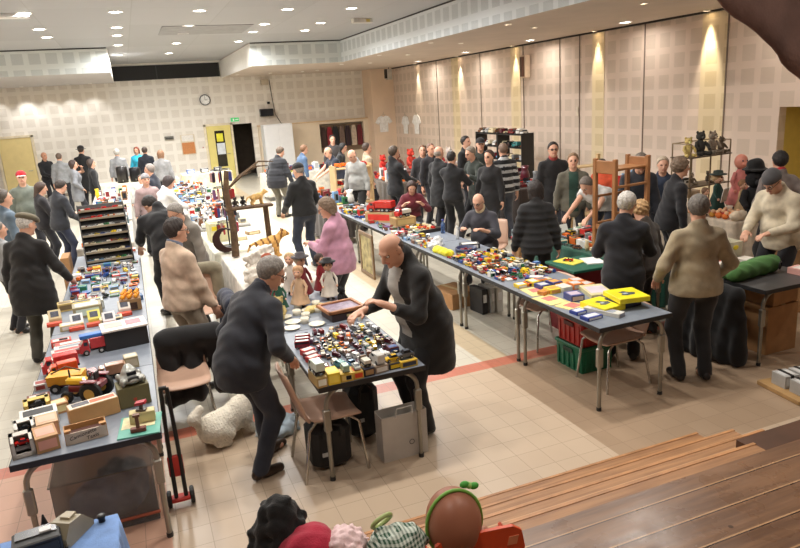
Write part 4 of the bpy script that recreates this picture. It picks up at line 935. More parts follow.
grid(1.11, 1.71, 4.60, 5.26, 9, 8, 'in dense cluster of middle table', 'dense toy car cluster of the middle table', ('car', 'car', 'van', 'pickup', 'car', 'lorry'), [(n, PD[n]) for n in ('maroon', 'black', 'brown', 'cream', 'grey', 'dark red', 'teal', 'maroon', 'yellow', 'orange', 'silver')]+[('navy', (40, 46, 84)), ('plum', (84, 52, 76)), ('tan', (176, 140, 96))], .082, jit=.7)
for k, (yy, c_) in enumerate(((4.66, 'red'), (4.74, 'dark red'), (4.83, 'red'))): mbox(.10, .07, .045, PD[c_], (226, 222, 210), (1.045, yy, TZ), .3, f'{c_} flat box at left edge of middle table, {nth(k)} from its corner', 'red boxes at the left edge of the middle table')
for k in range(3): car('bus', .12, (130+k*12, 26, 38), (1.04+.02*k, 4.98+.07*k, TZ), 1.3, f'red toy bus parked across left side of middle table, {nth(k)} from the boxes', 'red toy buses on the middle table')
# crockery: saucers and pots
cer = P((226, 220, 202), .3, coat=.3)
SAU = B().lathe([(0, .004), (.045, .004), (.07, .016), (.073, .016), (.048, 0), (0, 0)], cer, n=24).mesh('saucer'); POT = B().lathe([(0, .006), (.03, .006), (.036, .05), (.039, .05), (.038, .0), (0, 0)], cer, n=20).mesh('pot')
for k, (px, py, pot) in enumerate(((284, 318, 0), (293, 323, 0), (292, 329, 0), (317, 325, 0), (319, 312, 1), (306, 318, 1), (297, 315, 1), (305, 323, 1), (316, 306, 1), (298, 308, 1), (309, 311, 0))):
    x, y, _ = at(px, py, TZ); o = ob('stoneware_pot' if pot else 'saucer', POT if pot else SAU, None, (x, y, TZ)); tag(o, f"cream {'pot' if pot else 'saucer'} among crockery on second middle table, {nth(k)} of the set from the leaning man", 'crockery', 'cream crockery on the middle table')
# tray frame on a dark case
x, y = 1.56, 5.62
t = thing('dark_case', 'dark case lying under the wooden tray on the second middle table', 'case', (x+.02, y-.02, TZ), .12); B().box((0, 0, .035), (.34, .26, .07), P((58, 40, 38), .5), ch=.008).build('case_body', t); B().box((0, -.132, .04), (.06, .01, .016), P((190, 170, 120), .3)).build('clasp', t)
t = thing('wooden_tray', 'wood-framed tray with purplish picture resting on the dark case', 'tray', (x, y, TZ+.072), .12); b = B(); fm = P((164, 106, 62), .4, var=.2)
for c, s_ in (((0, -.14, .015), (.36, .03, .03)), ((0, .14, .015), (.36, .03, .03)), ((-.165, 0, .015), (.03, .31, .03)), ((.165, 0, .015), (.03, .31, .03))): b.box(c, s_, fm, ch=.004)
b.build('frame', t); B().box((0, 0, .008), (.32, .27, .012), P((128, 112, 130), .4, var=.35, scale=30)).build('picture', t)
t = thing('figurine', 'small white china figurine standing at edge of the second middle table', 'figurine', (1.66, 5.38, TZ)); B().lathe([(.016, 0), (.022, .03), (.012, .05), (.015, .065), (.0, .08)], cer, n=12).build('body', t); B().ell((0, 0, .085), (.011, .011, .013), cer, 8).build('head', t)
# ---------------- dolls
def doll(loc, rz, s, dress, hairc, label, hat=None, z=TZ, sit=False, bald=False, skinc=(228, 178, 150)):
    t = thing('doll', label, 'doll', loc, rz, 'dolls'); sk = P(skinc, .4); b = B()
    b.ell((0, 0, .80*s), (.105*s, .11*s, .125*s), sk, 14).ell((0, .1*s, .77*s), (.05*s, .03*s, .04*s), sk, 8).build('head', t)
    b = B()
    for sx in (-1, 1): b.ell((sx*.04*s, .098*s, .82*s), (.014*s, .012*s, .016*s), P((40, 50, 70), .2, var=0), 6)
    b.build('eyes', t)
    if not bald: B().ell((0, -.022*s, .83*s), (.125*s, .12*s, .125*s), P(hairc, .8, var=.3, scale=50), 14, lumps=.07).build('hair', t)
    dm = cloth(dress); n = 18; pr = [(.05, .68), (.10, .60), (.10, .48), (.17, .28), (.22, .12), (.23, .10), (.0, .12)]
    if sit: pr = [(.05, .68), (.11, .58), (.12, .42), (.19, .2), (.22, .06), (.0, .05)]
    v = []
    for i, (r, z_) in enumerate(pr): v += [(r*s*(1+.07*sin(5*2*pi*k/n)*(i > 2))*cos(2*pi*k/n), r*s*.85*(1+.07*sin(5*2*pi*k/n)*(i > 2))*sin(2*pi*k/n), z_*s) for k in range(n)]
    f = [(i*n+(k+1) % n, i*n+k, (i+1)*n+k, (i+1)*n+(k+1) % n) for i in range(len(pr)-1) for k in range(n)]
    b = B(); b.add(v, f, dm, True); b.build('dress', t)
    for sx in (-1, 1):
        B().tube([(sx*.09*s, 0, .62*s), (sx*.17*s, .03*s, .48*s), (sx*.16*s, .1*s, .36*s)], [.035*s, .032*s, .026*s], dm, 8).ell((sx*.16*s, .115*s, .335*s), (.026*s, .03*s, .032*s), sk, 8).build('arm', t)
        (B().tube([(sx*.07*s, .05*s, .09*s), (sx*.08*s, .30*s, .06*s)], [.045*s, .036*s], sk, 8).ell((sx*.08*s, .33*s, .07*s), (.035*s, .04*s, .055*s), P((40, 34, 34), .4), 8) if sit else B().tube([(sx*.06*s, 0, .2*s), (sx*.06*s, 0, .05*s)], .036*s, sk, 8).box((sx*.06*s, .02*s, .025*s), (.06*s, .11*s, .05*s), P((40, 34, 34), .4), ch=.01*s)).build('leg', t)
    if hat: B().lathe([(.19*s, .88*s), (.19*s, .895*s), (.11*s, .9*s), (.10*s, .97*s), (.0, .99*s)], cloth(hat), n=16).build('hat', t)
    return t
def plush(loc, rz, s, col, label, ears=True, name='teddy_bear', sit=True):
    t = thing(name, label, 'soft toy', loc, rz, 'soft toys'); m = M('plush_%d_%d_%d' % col, col, .95, var=.25, scale=30, bump=.6, bscale=150)
    B().ell((0, 0, .30*s), (.19*s, .16*s, .25*s), m, 12).build('body', t)
    h = B().ell((0, .02*s, .66*s), (.16*s, .15*s, .15*s), m, 12).build('head', t); B().ell((0, .16*s, .62*s), (.07*s, .06*s, .055*s), P(tuple(min(255, int(c*1.25)+12) for c in col), .9), 8).ell((0, .215*s, .64*s), (.025*s, .015*s, .018*s), P((22, 20, 20), .4), 6).build('muzzle', h)
    for sx in (-1, 1):
        B().ell((sx*.12*s, 0, .79*s), (.055*s, .03*s, .055*s), m, 8).build('ear', h) if ears else B().ell((sx*.15*s, .0, .62*s), (.03*s, .05*s, .11*s), m, 8).build('ear', h)
        B().ell((sx*.055*s, .155*s, .70*s), (.016*s, .012*s, .016*s), P((16, 14, 14), .2, var=0), 6).build('eye', h)
        B().tube([(sx*.15*s, .02*s, .46*s), (sx*.24*s, .12*s, .32*s), (sx*.22*s, .2*s, .24*s)], [.06*s, .06*s, .05*s], m, 8).ell((sx*.22*s, .21*s, .23*s), (.05*s, .05*s, .05*s), m, 8).build('arm', t)
        B().tube([(sx*.11*s, .08*s, .09*s), (sx*.17*s, .30*s, .08*s)], [.075*s, .065*s], m, 8).ell((sx*.175*s, .33*s, .1*s), (.06*s, .05*s, .085*s), m, 8).build('leg', t)
    return t
dpos = [(1.10, 6.50), (1.40, 6.38), (1.30, 6.08), (1.62, 6.46), (1.10, 6.08), (1.62, 6.18), (1.34, 6.60)]
dl = [((273, 262), (120, 34, 40), (150, 70, 40), None, .42, 'red-haired doll in dark red dress standing behind leaning man'), ((288, 283), (116, 24, 32), (206, 196, 180), (70, 66, 70), .40, 'doll in burgundy dress and grey hat on the second middle table'),
      ((300, 296), (206, 172, 140), (180, 140, 104), None, .36, 'naked-looking flesh-pink jointed doll in the doll group'), ((313, 290), (130, 26, 34), (60, 44, 38), None, .36, 'dark-haired doll in wine red dress at right of doll group'),
      ((292, 308), (36, 84, 66), (196, 150, 110), None, .30, 'small doll in green dress before the jointed doll'), ((306, 282), (214, 206, 196), (40, 34, 34), (30, 28, 30), .36, 'doll in white dress with black hat at back of doll group'), ((283, 276), (222, 216, 204), (190, 160, 120), None, .38, 'blond doll in cream dress at back of the doll group')]
for (p, d_, hc_, ht, s_, lab) in dl:
    x, y = dpos.pop(0); doll((x, y, TZ), pi+random.uniform(-.6, .6), s_*1.2, d_, hc_, lab, ht)
plush((1.05, 5.84, TZ), 2.6, .26, (190, 168, 110), 'straw yellow plush sitting at left edge beside the leaning man'); plush((1.66, 5.94, TZ), -2.2, .22, (26, 26, 28), 'black plush penguin-like toy at right of the dolls')
soft('folded_cloth', 'pale yellow folded cloth lying in front of the dolls', 'cloth', (('c', (-.14, 0, .02), (.16, .03, .02), .035), ('c', (-.1, .05, .02), (.14, .06, .02), .03)), (218, 196, 130), (1.44, 5.86, TZ), .1, vx=.01, k=.03)
# white lace bundle, tiger and driftwood shelf on the white cloth table; wire stand behind
soft('lace_bundle', 'white lace christening gown heaped behind the leaning man', 'cloth', (('e', (0, 0, .1), (.17, .15, .14)), ('e', (.04, .05, .26), (.1, .1, .14)), ('c', (-.1, 0, .3), (.14, .04, .36), .05)), (226, 220, 210), (1.12, 7.22, TZ+.003), 0, noise=.02, fr=34)
def quad_toy(loc, rz, s, col, label, name, stripes=None):
    "four-legged toy animal facing local +y"
    q = SDF(); q.ell((0, 0, .30*s), (.11*s, .26*s, .12*s), None, .04*s); q.ell((0, .14*s, .32*s), (.115*s, .13*s, .13*s), None, .04*s); q.cap((0, .22*s, .36*s), (0, .32*s, .44*s), .075*s, .07*s, .04*s); q.ell((0, .36*s, .46*s), (.08*s, .09*s, .08*s), None, .03*s); q.cap((0, .42*s, .44*s), (0, .47*s, .43*s), .045*s, .035*s, .02*s)
    for sx in (-1, 1):
        q.ell((sx*.055*s, .34*s, .545*s), (.028*s, .02*s, .03*s), None, .01*s)
        q.cap((sx*.07*s, .18*s, .28*s), (sx*.075*s, .18*s, .14*s), .05*s, .036*s, .03*s); q.cap((sx*.075*s, .18*s, .14*s), (sx*.075*s, .19*s, .03*s), .036*s, .034*s, .02*s); q.cap((sx*.075*s, .19*s, .025*s), (sx*.075*s, .24*s, .02*s), .034*s, .03*s, .02*s)
        q.cap((sx*.07*s, -.17*s, .28*s), (sx*.08*s, -.12*s, .17*s), .07*s, .045*s, .03*s); q.cap((sx*.08*s, -.12*s, .17*s), (sx*.08*s, -.2*s, .1*s), .045*s, .032*s, .02*s); q.cap((sx*.08*s, -.2*s, .1*s), (sx*.08*s, -.19*s, .025*s), .032*s, .032*s, .02*s); q.cap((sx*.08*s, -.19*s, .022*s), (sx*.08*s, -.14*s, .02*s), .032*s, .028*s, .02*s)
    q.chain([(0, -.24*s, .34*s), (0, -.36*s, .3*s), (0, -.42*s, .18*s)], [.03*s, .026*s, .022*s], .02*s); q.cut((0, 0, 0), (0, 0, -1)); V, F = q.mesh(.02*s)
    t = thing(name, label, 'toy', loc, rz); mats = [M('plush_%d_%d_%d' % col, col, .95, var=.25, scale=30, bump=.5, bscale=150)]; mi = None
    if stripes: mats.append(P(stripes, .9)); fc = V[F].mean(1)/s; mi = ((np.sin(fc[:, 1]*46+np.sin(fc[:, 2]*20)) > .62) & (fc[:, 2] > .2)).astype(int)
    ob('body', quads_mesh('animal', V, F, mats, mi), t)
    for sx in (-1, 1): B().ell((sx*.035*s, .425*s, .485*s), (.012*s, .012*s, .012*s), P((18, 16, 14), .2, var=0), 6).build('eye', t)
    return t
quad_toy((1.46, 8.48, TZ+.003), -1.45, .62, (206, 160, 92), 'standing golden plush tiger on white cloth beside the dark post', 'plush_tiger', (120, 80, 44))
bark = M('driftwood', (92, 72, 52), .9, var=.4, scale=16, bump=.8, bscale=40)
t = thing('driftwood_stand', 'rough driftwood shelf stand with a plank at mid height', 'stand', (1.30, 8.74, TZ+.003)); B().tube([(-.22, 0, .015), (-.2, .02, .4), (-.24, 0, .85), (-.2, .03, 1.12)], [.05, .045, .04, .03], bark, 9).build('post', t); B().tube([(.26, .1, .0), (.25, .08, .62)], [.04, .035], bark, 9).build('post', t)
B().box((.03, .05, .63), (.62, .16, .035), bark, ch=.01).build('plank', t)
for k in range(5): B().tube([(-.2+.03*k, .0, .9+.03*k), (-.1+.08*k, .05*(-1)**k, 1.0+.05*k), (-.02+.11*k, .1*(-1)**k, 1.06+.03*k)], [.016, .011, .006], bark, 6).build('branch', t)
quad_toy((1.44, 8.79, TZ+.652), -1.35, .34, (216, 176, 112), 'small sandy toy animal standing on driftwood plank', 'toy_animal')
for k, (px_, c_) in enumerate(((-.15, (70, 60, 56)), (-.05, (40, 36, 36)))): plush((1.30+px_+.02, 8.83, TZ+.652), pi, .15, c_, ('grey-brown', 'dark')[k]+' small plush seated on the driftwood plank')
t = thing('wire_stand', 'tall black wire display stand hung with coloured keyrings', 'stand', (1.12, 9.55, TZ+.003)); bm_ = P((28, 26, 28), .4)
B().lathe([(.14, 0), (.14, .012), (.02, .02), (0, .02)], bm_, n=20).build('base', t); B().tube([(0, 0, 0), (0, 0, 1.12)], .011, bm_, 8).build('pole', t)
for k in range(4):
    zz = .36+.24*k; B().tube([(.13*cos(i*pi/8), .13*sin(i*pi/8), zz) for i in range(17)], .005, bm_, 5).tube([(-.13, 0, zz), (.13, 0, zz)], .004, bm_, 5).tube([(0, -.13, zz), (0, .13, zz)], .004, bm_, 5).build('wire_ring', t)
kc = [(170, 40, 44), (60, 72, 130), (130, 90, 130), (190, 150, 150), (50, 50, 60), (150, 60, 50)]
for k in range(4):
    for i in range(9):
        a = i*2*pi/9+k*.3; o = B().tube([(0, 0, 0), (0, 0, -.03)], .002, bm_, 4).box((0, 0, -.095), (.045, .014, .13), P(kc[(i+k*2) % 6], .4), ch=.004).build('keyring', None, (1.12+.13*cos(a), 9.55+.13*sin(a), TZ+.003+.36+.24*k-.005), a)
        tag(o, f'coloured keyring hanging on wire stand, {nth(k)} ring from bottom, {nth(i)} around', 'keyring', 'keyrings on the wire stand')
t = thing('crescent_ornament', 'dark brown crescent moon ornament leaning on the wire stand', 'ornament', (1.02, 9.16, TZ+.003), -.3)
oc = [(.17*cos(a), .17+.17*sin(a)) for a in [radians(40+i*20) for i in range(15)]]+[(.06+.13*cos(a), .19+.13*sin(a)) for a in [radians(310-i*20) for i in range(13)]]
B().prism(oc, -.015, .015, P((58, 34, 30), .4), 'y').build('crescent', t)
t = thing('cream_screen_box', 'tall cream card box with yellow edge on pale cloth table', 'box', (1.05, 10.15, TZ+.003), .1); B().box((0, 0, .14), (.3, .28, .28), P((226, 222, 180), .6), ch=.004).build('carton', t); B().box((0, .02, .295), (.26, .2, .02), P((240, 240, 230), .5)).build('paper_sheet', t); B().box((-.02, -.142, .2), (.2, .004, .06), P((236, 214, 40), .5)).build('yellow_label', t)
px_ = 0
for k, (xx, yy, c_) in enumerate(((1.2, 9.95, (200, 180, 150)), (1.45, 10.3, (150, 120, 90)), (1.5, 9.3, (190, 156, 108)))): mbox(.2, .16, .05, c_, (226, 210, 170), (xx+.12, yy, TZ+.003), .2*k, f'flat craft box on the pale cloth table, {nth(k)} from wire stand', 'craft boxes on the pale cloth table')
# ---------------- long right-hand table: boxes at the near end
GR = 'boxed models at the near end of the long right-hand table'
yel = (238, 222, 40); drw = (58, 72, 88)
def pic_box(c, w, d, h, rz, z, label):
    t = thing('model_kit_box', label, 'box', (c[0], c[1], z), rz, 'large yellow model boxes'); B().box((0, 0, h/2), (w, d, h), P(yel, .4), ch=.003).build('carton', t)
    b = B(); b.prism([(-w*.25, -d*.12), (-w*.1, -d*.2), (w*.2, -d*.16), (w*.28, 0), (w*.1, d*.06), (0, d*.2), (-w*.18, d*.16), (-w*.12, 0)], 0, .0012, P(drw, .5)); b.box((-w*.05, -d*.02, .0014), (w*.14, d*.1, .001), P((186, 196, 204), .5)); b.build('printed_vehicle', t, (0, 0, h)); return t
x, y, _ = at(622, 305, TZ); 
mbox(.24, .2, .06, (40, 42, 66), (60, 64, 90), (3.80, 4.52, TZ), .1, 'dark navy box lying beneath the two yellow model boxes', GR)
pic_box((3.60, 4.54), .24, .30, .05, .12, TZ, 'bright yellow model box with dark vehicle print, left of its pair'); pic_box((3.82, 4.50), .28, .30, .045, -.18, TZ+.063, 'bright yellow model box with dark vehicle print, lying on navy box')
px_box((588, 322), (603, 318), .10, .03, (46, 66, 150), (226, 228, 232), 'small blue and white box at near left corner of long table', GR); px_box((577, 316), (587, 313.5), .10, .03, (46, 66, 150), (222, 226, 230), 'small blue and white box behind the corner one on long table', GR)
x, y, _ = at(608, 314, TZ); mbox(.095, .34, .035, (206, 204, 196), (150, 156, 170), (3.52, 4.42, TZ), .35, 'long pale grey box beside the yellow model boxes', GR)
mbox(.13, .16, .06, (52, 64, 128), (196, 180, 196), (3.55, 4.88, TZ), -.15, 'royal blue box with lilac lid on the long right-hand table', GR); mbox(.22, .34, .04, (206, 196, 150), (206, 196, 206), (3.83, 4.92, TZ), -.3, 'long pale lilac-lidded box behind the yellow model boxes', GR)
for k, (xx, yy, rz) in enumerate(((3.42, 4.70, .3), (3.36, 4.98, .1), (3.40, 5.28, -.1))):
    t = thing('comic_sheet', f'pale yellow printed sheet near aisle edge of long table, {nth(k)} from stage', 'paper', (xx, yy, TZ), rz, 'printed sheets on the long table'); B().box((0, 0, .002), (.2, .28, .004), P((228, 212, 140), .6, var=.12, scale=40)).build('sheet', t); B().box((.02, .03, .0045), (.12, .12, .001), P((206, 120, 110), .6, var=.2, scale=50)).build('printed_picture', t)
GT = 'small tube boxes on the long table'
for k in range(8):
    xx, yy = 3.37+.052*k, 4.99+.17*0+.018*k; mbox(.045, .085, .035, random.choice(((206, 160, 60), (226, 200, 80), (190, 120, 60), (222, 190, 120))), (226, 150, 60), (xx+.02, yy+.16, TZ+(.0 if k > 3 else .0045)), .25, f'small orange-yellow box in the slanting row on long table, {nth(k)} from aisle', GT)
for k in range(10):
    xx, yy = 3.52+.13*(k % 4), 5.12+.16*(k//4); c_ = random.choice(((232, 210, 60), (222, 190, 60), (224, 130, 60), (226, 222, 206), (60, 66, 130)))
    mbox(.11, .13, random.choice((.03, .045, .055)), c_, random.choice(((240, 226, 120), (226, 160, 80), (206, 206, 206))), (xx, yy+.06, TZ), random.uniform(-.2, .2), f'flat toy box behind the slanting row on long table, {nth(k)} of ten', 'flat toy boxes of the long table')
mbox(.1, .22, .045, (52, 58, 128), (226, 224, 222), (3.62, 5.40+.2, TZ), .9, 'blue and white long box in the middle of long table', GR)
grid(3.31, 3.66, 5.42, 5.56, 3, 1, 'on aisle side of long table past sheets', 'yellow boxes past the sheets', ('car',), [('orange', PD['orange']), ('yellow', PD['yellow'])], .09, mixbox=1.)
grid(3.30, 3.96, 5.74, 7.05, 10, 14, 'in bright cluster of long table', 'bright toy cluster on the long right-hand table', ('car', 'car', 'lorry', 'pickup', 'van', 'racer', 'bus'), bright+[('yellow', PD['yellow']), ('red', PD['red']), ('cream', PD['cream']), ('brown', PD['brown'])], .084, jit=.6, mixbox=.28, bh=(.03, .055))
# round blue tin, yellow cloth, trays, boxes before the stallholder
soft('yellow_cloth', 'lemon yellow cloth bunched at aisle edge of long table', 'cloth', (('c', (0, -.14, .02), (0, .16, .02), .05), ('c', (.06, -.1, .02), (.05, .1, .02), .04)), (226, 214, 40), (3.36, 7.26, TZ), .05, vx=.01, k=.03)
t = thing('round_tin', 'round navy tin full of orange toys before the seated stallholder', 'tin', (3.64, 7.18, TZ)); B().lathe([(0, .008), (.12, .008), (.125, .06), (.132, .06), (.132, 0), (0, 0)], P((40, 48, 84), .35), n=28).build('tin_body', t)
for k in range(5): car('car', .07, PD[('orange', 'red', 'orange', 'yellow', 'orange')[k]], (3.64+.06*cos(k*1.26), 7.18+.06*sin(k*1.26), TZ+.0085), k*1.3, f'bright toy car inside the round navy tin, {nth(k)} clockwise from the aisle', 'toys in the navy tin')
mbox(.24, .16, .06, (44, 46, 50), (222, 220, 214), (3.78, 7.36, TZ), -.3, 'dark box with pale lid behind the round navy tin', GR); soft('crumpled_bag', 'crumpled white plastic bag in front of the seated stallholder', 'bag', (('e', (0, 0, .05), (.09, .08, .06)), ('e', (.05, .03, .1), (.06, .05, .06))), (222, 224, 228), (3.40, 7.56, TZ), 0, vx=.01, noise=.012, fr=50, k=.02)
grid(3.29, 3.62, 7.66, 8.9, 4, 10, 'opposite the seated stallholder', 'toys opposite the seated stallholder', ('car', 'pickup', 'racer', 'van', 'lorry'), mixd, .09, jit=.8, mixbox=.2)
t = thing('display_case', 'open flat display case of red and yellow toys beside stallholder', 'case', (3.74, 8.82, TZ), .1); b = B().box((0, 0, .012), (.42, .5, .024), P((206, 196, 150), .5))
for c, s_ in (((0, -.25, .025), (.44, .02, .05)), ((0, .25, .025), (.44, .02, .05)), ((-.21, 0, .025), (.02, .5, .05)), ((.21, 0, .025), (.02, .5, .05))): b.box(c, s_, P((46, 40, 36), .4))
b.build('case_body', t); grid(3.56, 3.92, 8.6, 9.04, 4, 4, 'inside the open display case', 'toys inside the display case', ('car', 'van', 'lorry'), [('red', PD['red']), ('orange', PD['orange']), ('cream', PD['cream']), ('yellow', PD['yellow'])], .085, z=TZ+.0245)
t = thing('water_bottle', 'small blue water bottle standing left of the seated stallholder', 'bottle', (3.92, 8.42, TZ)); B().lathe([(0, 0), (.032, 0), (.034, .1), (.028, .14), (.013, .17), (.013, .18)], M('blue_clear', (90, 120, 170), .1, var=0, trans=.6), n=16).build('bottle_body', t); B().lathe([(.015, .18), (.015, .2), (0, .2)], P((40, 60, 150), .4), n=12).build('cap', t)
t = thing('lens_cleaner', 'white spray bottle by the hands of the seated stallholder', 'bottle', (3.90, 7.93, TZ)); B().lathe([(0, 0), (.02, 0), (.02, .11), (.009, .13), (.009, .15)], P((226, 226, 224), .4), n=12).build('bottle_body', t); B().box((0, 0, .165), (.02, .045, .03), P((226, 226, 224), .4), ch=.004).build('spray_head', t)
# toy bulldozer / red fire engine row on boxes, far half of the long table
mbox(.34, .22, .12, (176, 142, 92), (200, 170, 110), (3.72, 9.42, TZ), .05, 'tan cardboard box carrying the red and navy tractor', GR); car('pickup', .26, PD['red'], (3.72, 9.42, TZ+.1222), 1.9, 'large red toy tractor truck on tan cardboard box', 'large toy vehicles of the long table')
mbox(.5, .2, .16, (190, 160, 116), (222, 60, 50), (3.56, 9.92, TZ), -.9, 'long tan box under the big red toy fire engine', GR); car('lorry', .44, PD['red'], (3.56, 9.92, TZ+.1622), .75, 'big bright red toy fire engine on the long tan box', 'large toy vehicles of the long table').scale.z = .3
grid(3.3, 3.5, 9.06, 10.2, 2, 9, 'at aisle edge past the display case', 'toys past the display case', ('car', 'racer', 'van'), mixd, .09, jit=.8, mixbox=.3, skip=.15); grid(3.3, 3.96, 10.3, 11.6, 6, 10, 'at far end of the long table', 'toys at the far end of the long table', ('car', 'lorry', 'van', 'bus'), bright, .1, jit=.8, mixbox=.45, bh=(.04, .1))
# painting leaning under the long table
t = thing('framed_print', 'large wood-framed floral print leaning against the long table, facing aisle', 'picture', (3.14, 9.55, .002), radians(-90)); b = B(); fm = P((120, 92, 62), .4, var=.2)
for c, s_ in (((0, 0, .03), (.62, .03, .06)), ((0, 0, .65), (.62, .03, .06)), ((-.28, 0, .34), (.06, .03, .56)), ((.28, 0, .34), (.06, .03, .56))): b.box(c, s_, fm, ch=.005)
b.build('frame', t); B().box((0, .004, .34), (.52, .012, .57), P((168, 154, 110), .6, var=.6, scale=9)).build('canvas', t)
# red and blue tray box and lid boxes on green box behind long table
t = thing('ride_toy_box', 'red and sky blue open toy box on a brown carton behind long table', 'box', (4.98, 7.86, .60), -.25); B().box((0, 0, .02), (.44, .34, .04), P((190, 40, 44), .4)).box((0, 0, .09), (.42, .32, .1), P((176, 206, 214), .4)).build('box_body', t); B().box((.02, 0, .146), (.2, .12, .012), P((210, 50, 50), .4)).build('red_inlay', t)
carton(4.98, 7.86, 0, -.25, (.42, .36, .595), 'tall brown carton beneath the red and sky blue toy box')
t = thing('lidded_crate', 'dark green flat lid on tall red crate beside the long table', 'box', (4.38, 5.94, 0), -.03); B().box((0, 0, .36), (.44, .5, .72), P((140, 36, 44), .5)).build('red_body', t); B().box((0, 0, .735), (.5, .56, .03), P((24, 92, 72), .6), ch=.004).build('green_lid', t)
t = thing('magazine', 'yellow magazine with red toy print on the green lid', 'paper', (4.34, 6.05, .75), .3); B().box((0, 0, .004), (.22, .28, .008), P((232, 220, 90), .5, var=.1, scale=40)).build('cover', t); car('racer', .12, PD['red'], (4.32, 6.05, .7585), .6, 'red toy racing car parked on the yellow magazine', 'large toy vehicles of the long table')
t = thing('paper_pad', 'white paper pad beside the yellow magazine on green lid', 'paper', (4.55, 5.92, .75), -.3); B().box((0, 0, .006), (.2, .28, .012), P((236, 236, 234), .6)).build('pages', t)
# ================================================================ left table
LT_ = 'boxed toys of the left table'
def window_box(p0, p1, d, h, col, toyc, label, tall=False):
    "toy carton with a cut-out window showing its toy"
    x, y, w, an = bpx(p0, p1, d, h); t = thing('window_box', label, 'box', (x, y, TZ), an); m = P(col, .55)
    b = B(); e = .006
    b.box((0, 0, e/2), (w, d, e), m); b.box((0, d/2-e/2, h/2), (w, e, h), m)
    for sx in (-1, 1): b.box((sx*(w/2-e/2), 0, h/2), (e, d, h), m)
    b.box((0, -d/2+e/2, h*.14), (w, e, h*.28), m); b.box((0, d*.32, h-e/2), (w, d*.36, e), m)
    for sx in (-1, 1): b.box((sx*w*.41, -d/2+e/2, h/2), (w*.18, e, h), m); b.box((sx*w*.41, 0, h-e/2), (w*.18, d, e), m)
    b.build('carton', t); B().box((0, 0, h*.45), (w*.94, d*.9, .004), P((44, 36, 34), .7)).build('inner_tray', t)
    car('car', min(w*.62, .12), toyc, (x, y, TZ+h*.45+.0025), an+pi/2, 'toy car showing through window of '+label[:label.find(' ', 22)][:60] if False else f'{[n for n, c in PAL if c == toyc][0]} toy car seen in window of the {label}'[:110], 'toys inside window boxes'); return t
window_box((13, 461), (37, 454), .17, .10, (206, 200, 190), PD['red'], 'pale window box at left corner')
px_box((38, 455), (61, 448), .19, .095, (184, 140, 92), (222, 160, 138), 'tan carton with round print and pink lid at the front of left table', LT_)
window_box((17, 444), (38, 438), .16, .09, (216, 212, 204), PD['black'], 'pale window box in second row')
px_box((39, 440), (61, 434), .16, .095, (206, 168, 132), (226, 178, 152), 'pinkish carton behind the round-print carton on left table', LT_)
px_box((22, 432), (60, 422), .15, .08, (226, 222, 216), (36, 36, 38), 'white carton with black lettered strip on left table', LT_)
window_box((26, 420), (53, 413), .14, .09, (216, 186, 96), PD['black'], 'yellow-ended window box third row')
px_box((53, 416), (70, 411), .1, .07, (188, 140, 90), (226, 214, 160), 'brown and cream carton left of the dark red tractor', LT_)
# open carton with slanting two-line lettering
x, y, w, an = bpx((67, 446), (108, 435), .1, .09); t = thing('open_carton', 'open pale carton with slanting black two-line lettering at front of left table', 'box', (x, y, TZ), an); cm = P((206, 190, 172), .6); im = P((196, 146, 92), .7); b = B(); e = .006; d, h = .10, .085
for c, s_, mm in (((0, -d/2, h*.42), (w, e, h*.84), cm), ((0, d/2, h/2), (w, e, h), im), ((-w/2, 0, h/2), (e, d, h), im), ((w/2, 0, h/2), (e, d, h), im), ((0, 0, .003), (w, d, .006), im)): b.box(c, s_, mm)
b.box((-w*.42, -d*.35, h), (w*.16, d*.3, .006), im).box((w*.42, -d*.35, h), (w*.16, d*.3, .006), im)
b.build('carton', t); B().box((0, .01, h*.4), (w*.8, d*.5, h*.5), P((92, 56, 46), .7, var=.3)).build('inner_lining', t)
for tx, dx_, dz_, sz in (('Camionette', -.02, .048, .032), ('Taxis', .03, .022, .034)): ob('lettering', text_mesh(tx, sz, P((40, 30, 30), .5), shear=.25), t, (dx_, -d/2-.0042, dz_), 0, (pi/2, -.16, 0))
x, y, w, an = bpx((72, 427), (121, 412), .1, .11); t = thing('model_box', 'wide cream box with orange flash print behind the lettered carton', 'box', (x, y, TZ), an); B().box((0, 0, .055), (w, .10, .11), P((206, 164, 112), .55), ch=.003).build('carton', t); B().box((0, 0, .111), (w*.96, .092, .002), P((230, 216, 196), .5)).build('lid_panel', t); B().box((w*.2, 0, .1125), (w*.5, .05, .0015), P((226, 104, 60), .5, var=.3, scale=40)).build('orange_print', t); B().box((-w*.24, .005, .1125), (w*.34, .06, .0015), P((46, 40, 52), .4)).build('window_film', t)
# teal print book with stand and cream box
x, y, w, an = bpx((117, 441), (160, 433), .30, .01); t = thing('teal_game_board', 'teal and cream printed board at right corner of left table', 'board', (x, y, TZ), an); B().box((0, 0, .005), (w, .3, .01), P((104, 176, 160), .5), ch=.002).build('board', t); B().box((-.01, .05, .0108), (w*.8, .17, .0014), P((222, 212, 170), .5, var=.25, scale=18)).build('printed_map', t)
t = thing('cream_carton', 'small cream carton resting on the teal printed board', 'box', (x+.02, y+.05, TZ+.0116), an+.06); B().box((0, 0, .035), (.15, .07, .07), P((214, 200, 150), .6), ch=.003).build('carton', t)
t = thing('toy_press', 'small red-topped toy press standing on the cream carton', 'toy', (x+.02, y+.05, TZ+.0818), an-.2); B().box((0, 0, .006), (.06, .04, .012), P((96, 84, 74), .4)).box((0, 0, .025), (.02, .02, .03), P((96, 84, 74), .4)).build('base', t); B().prism([(-.035, .038), (.035, .05), (.03, .066), (-.03, .056)], -.022, .022, P((186, 52, 60), .4), 'y').build('red_cap', t)
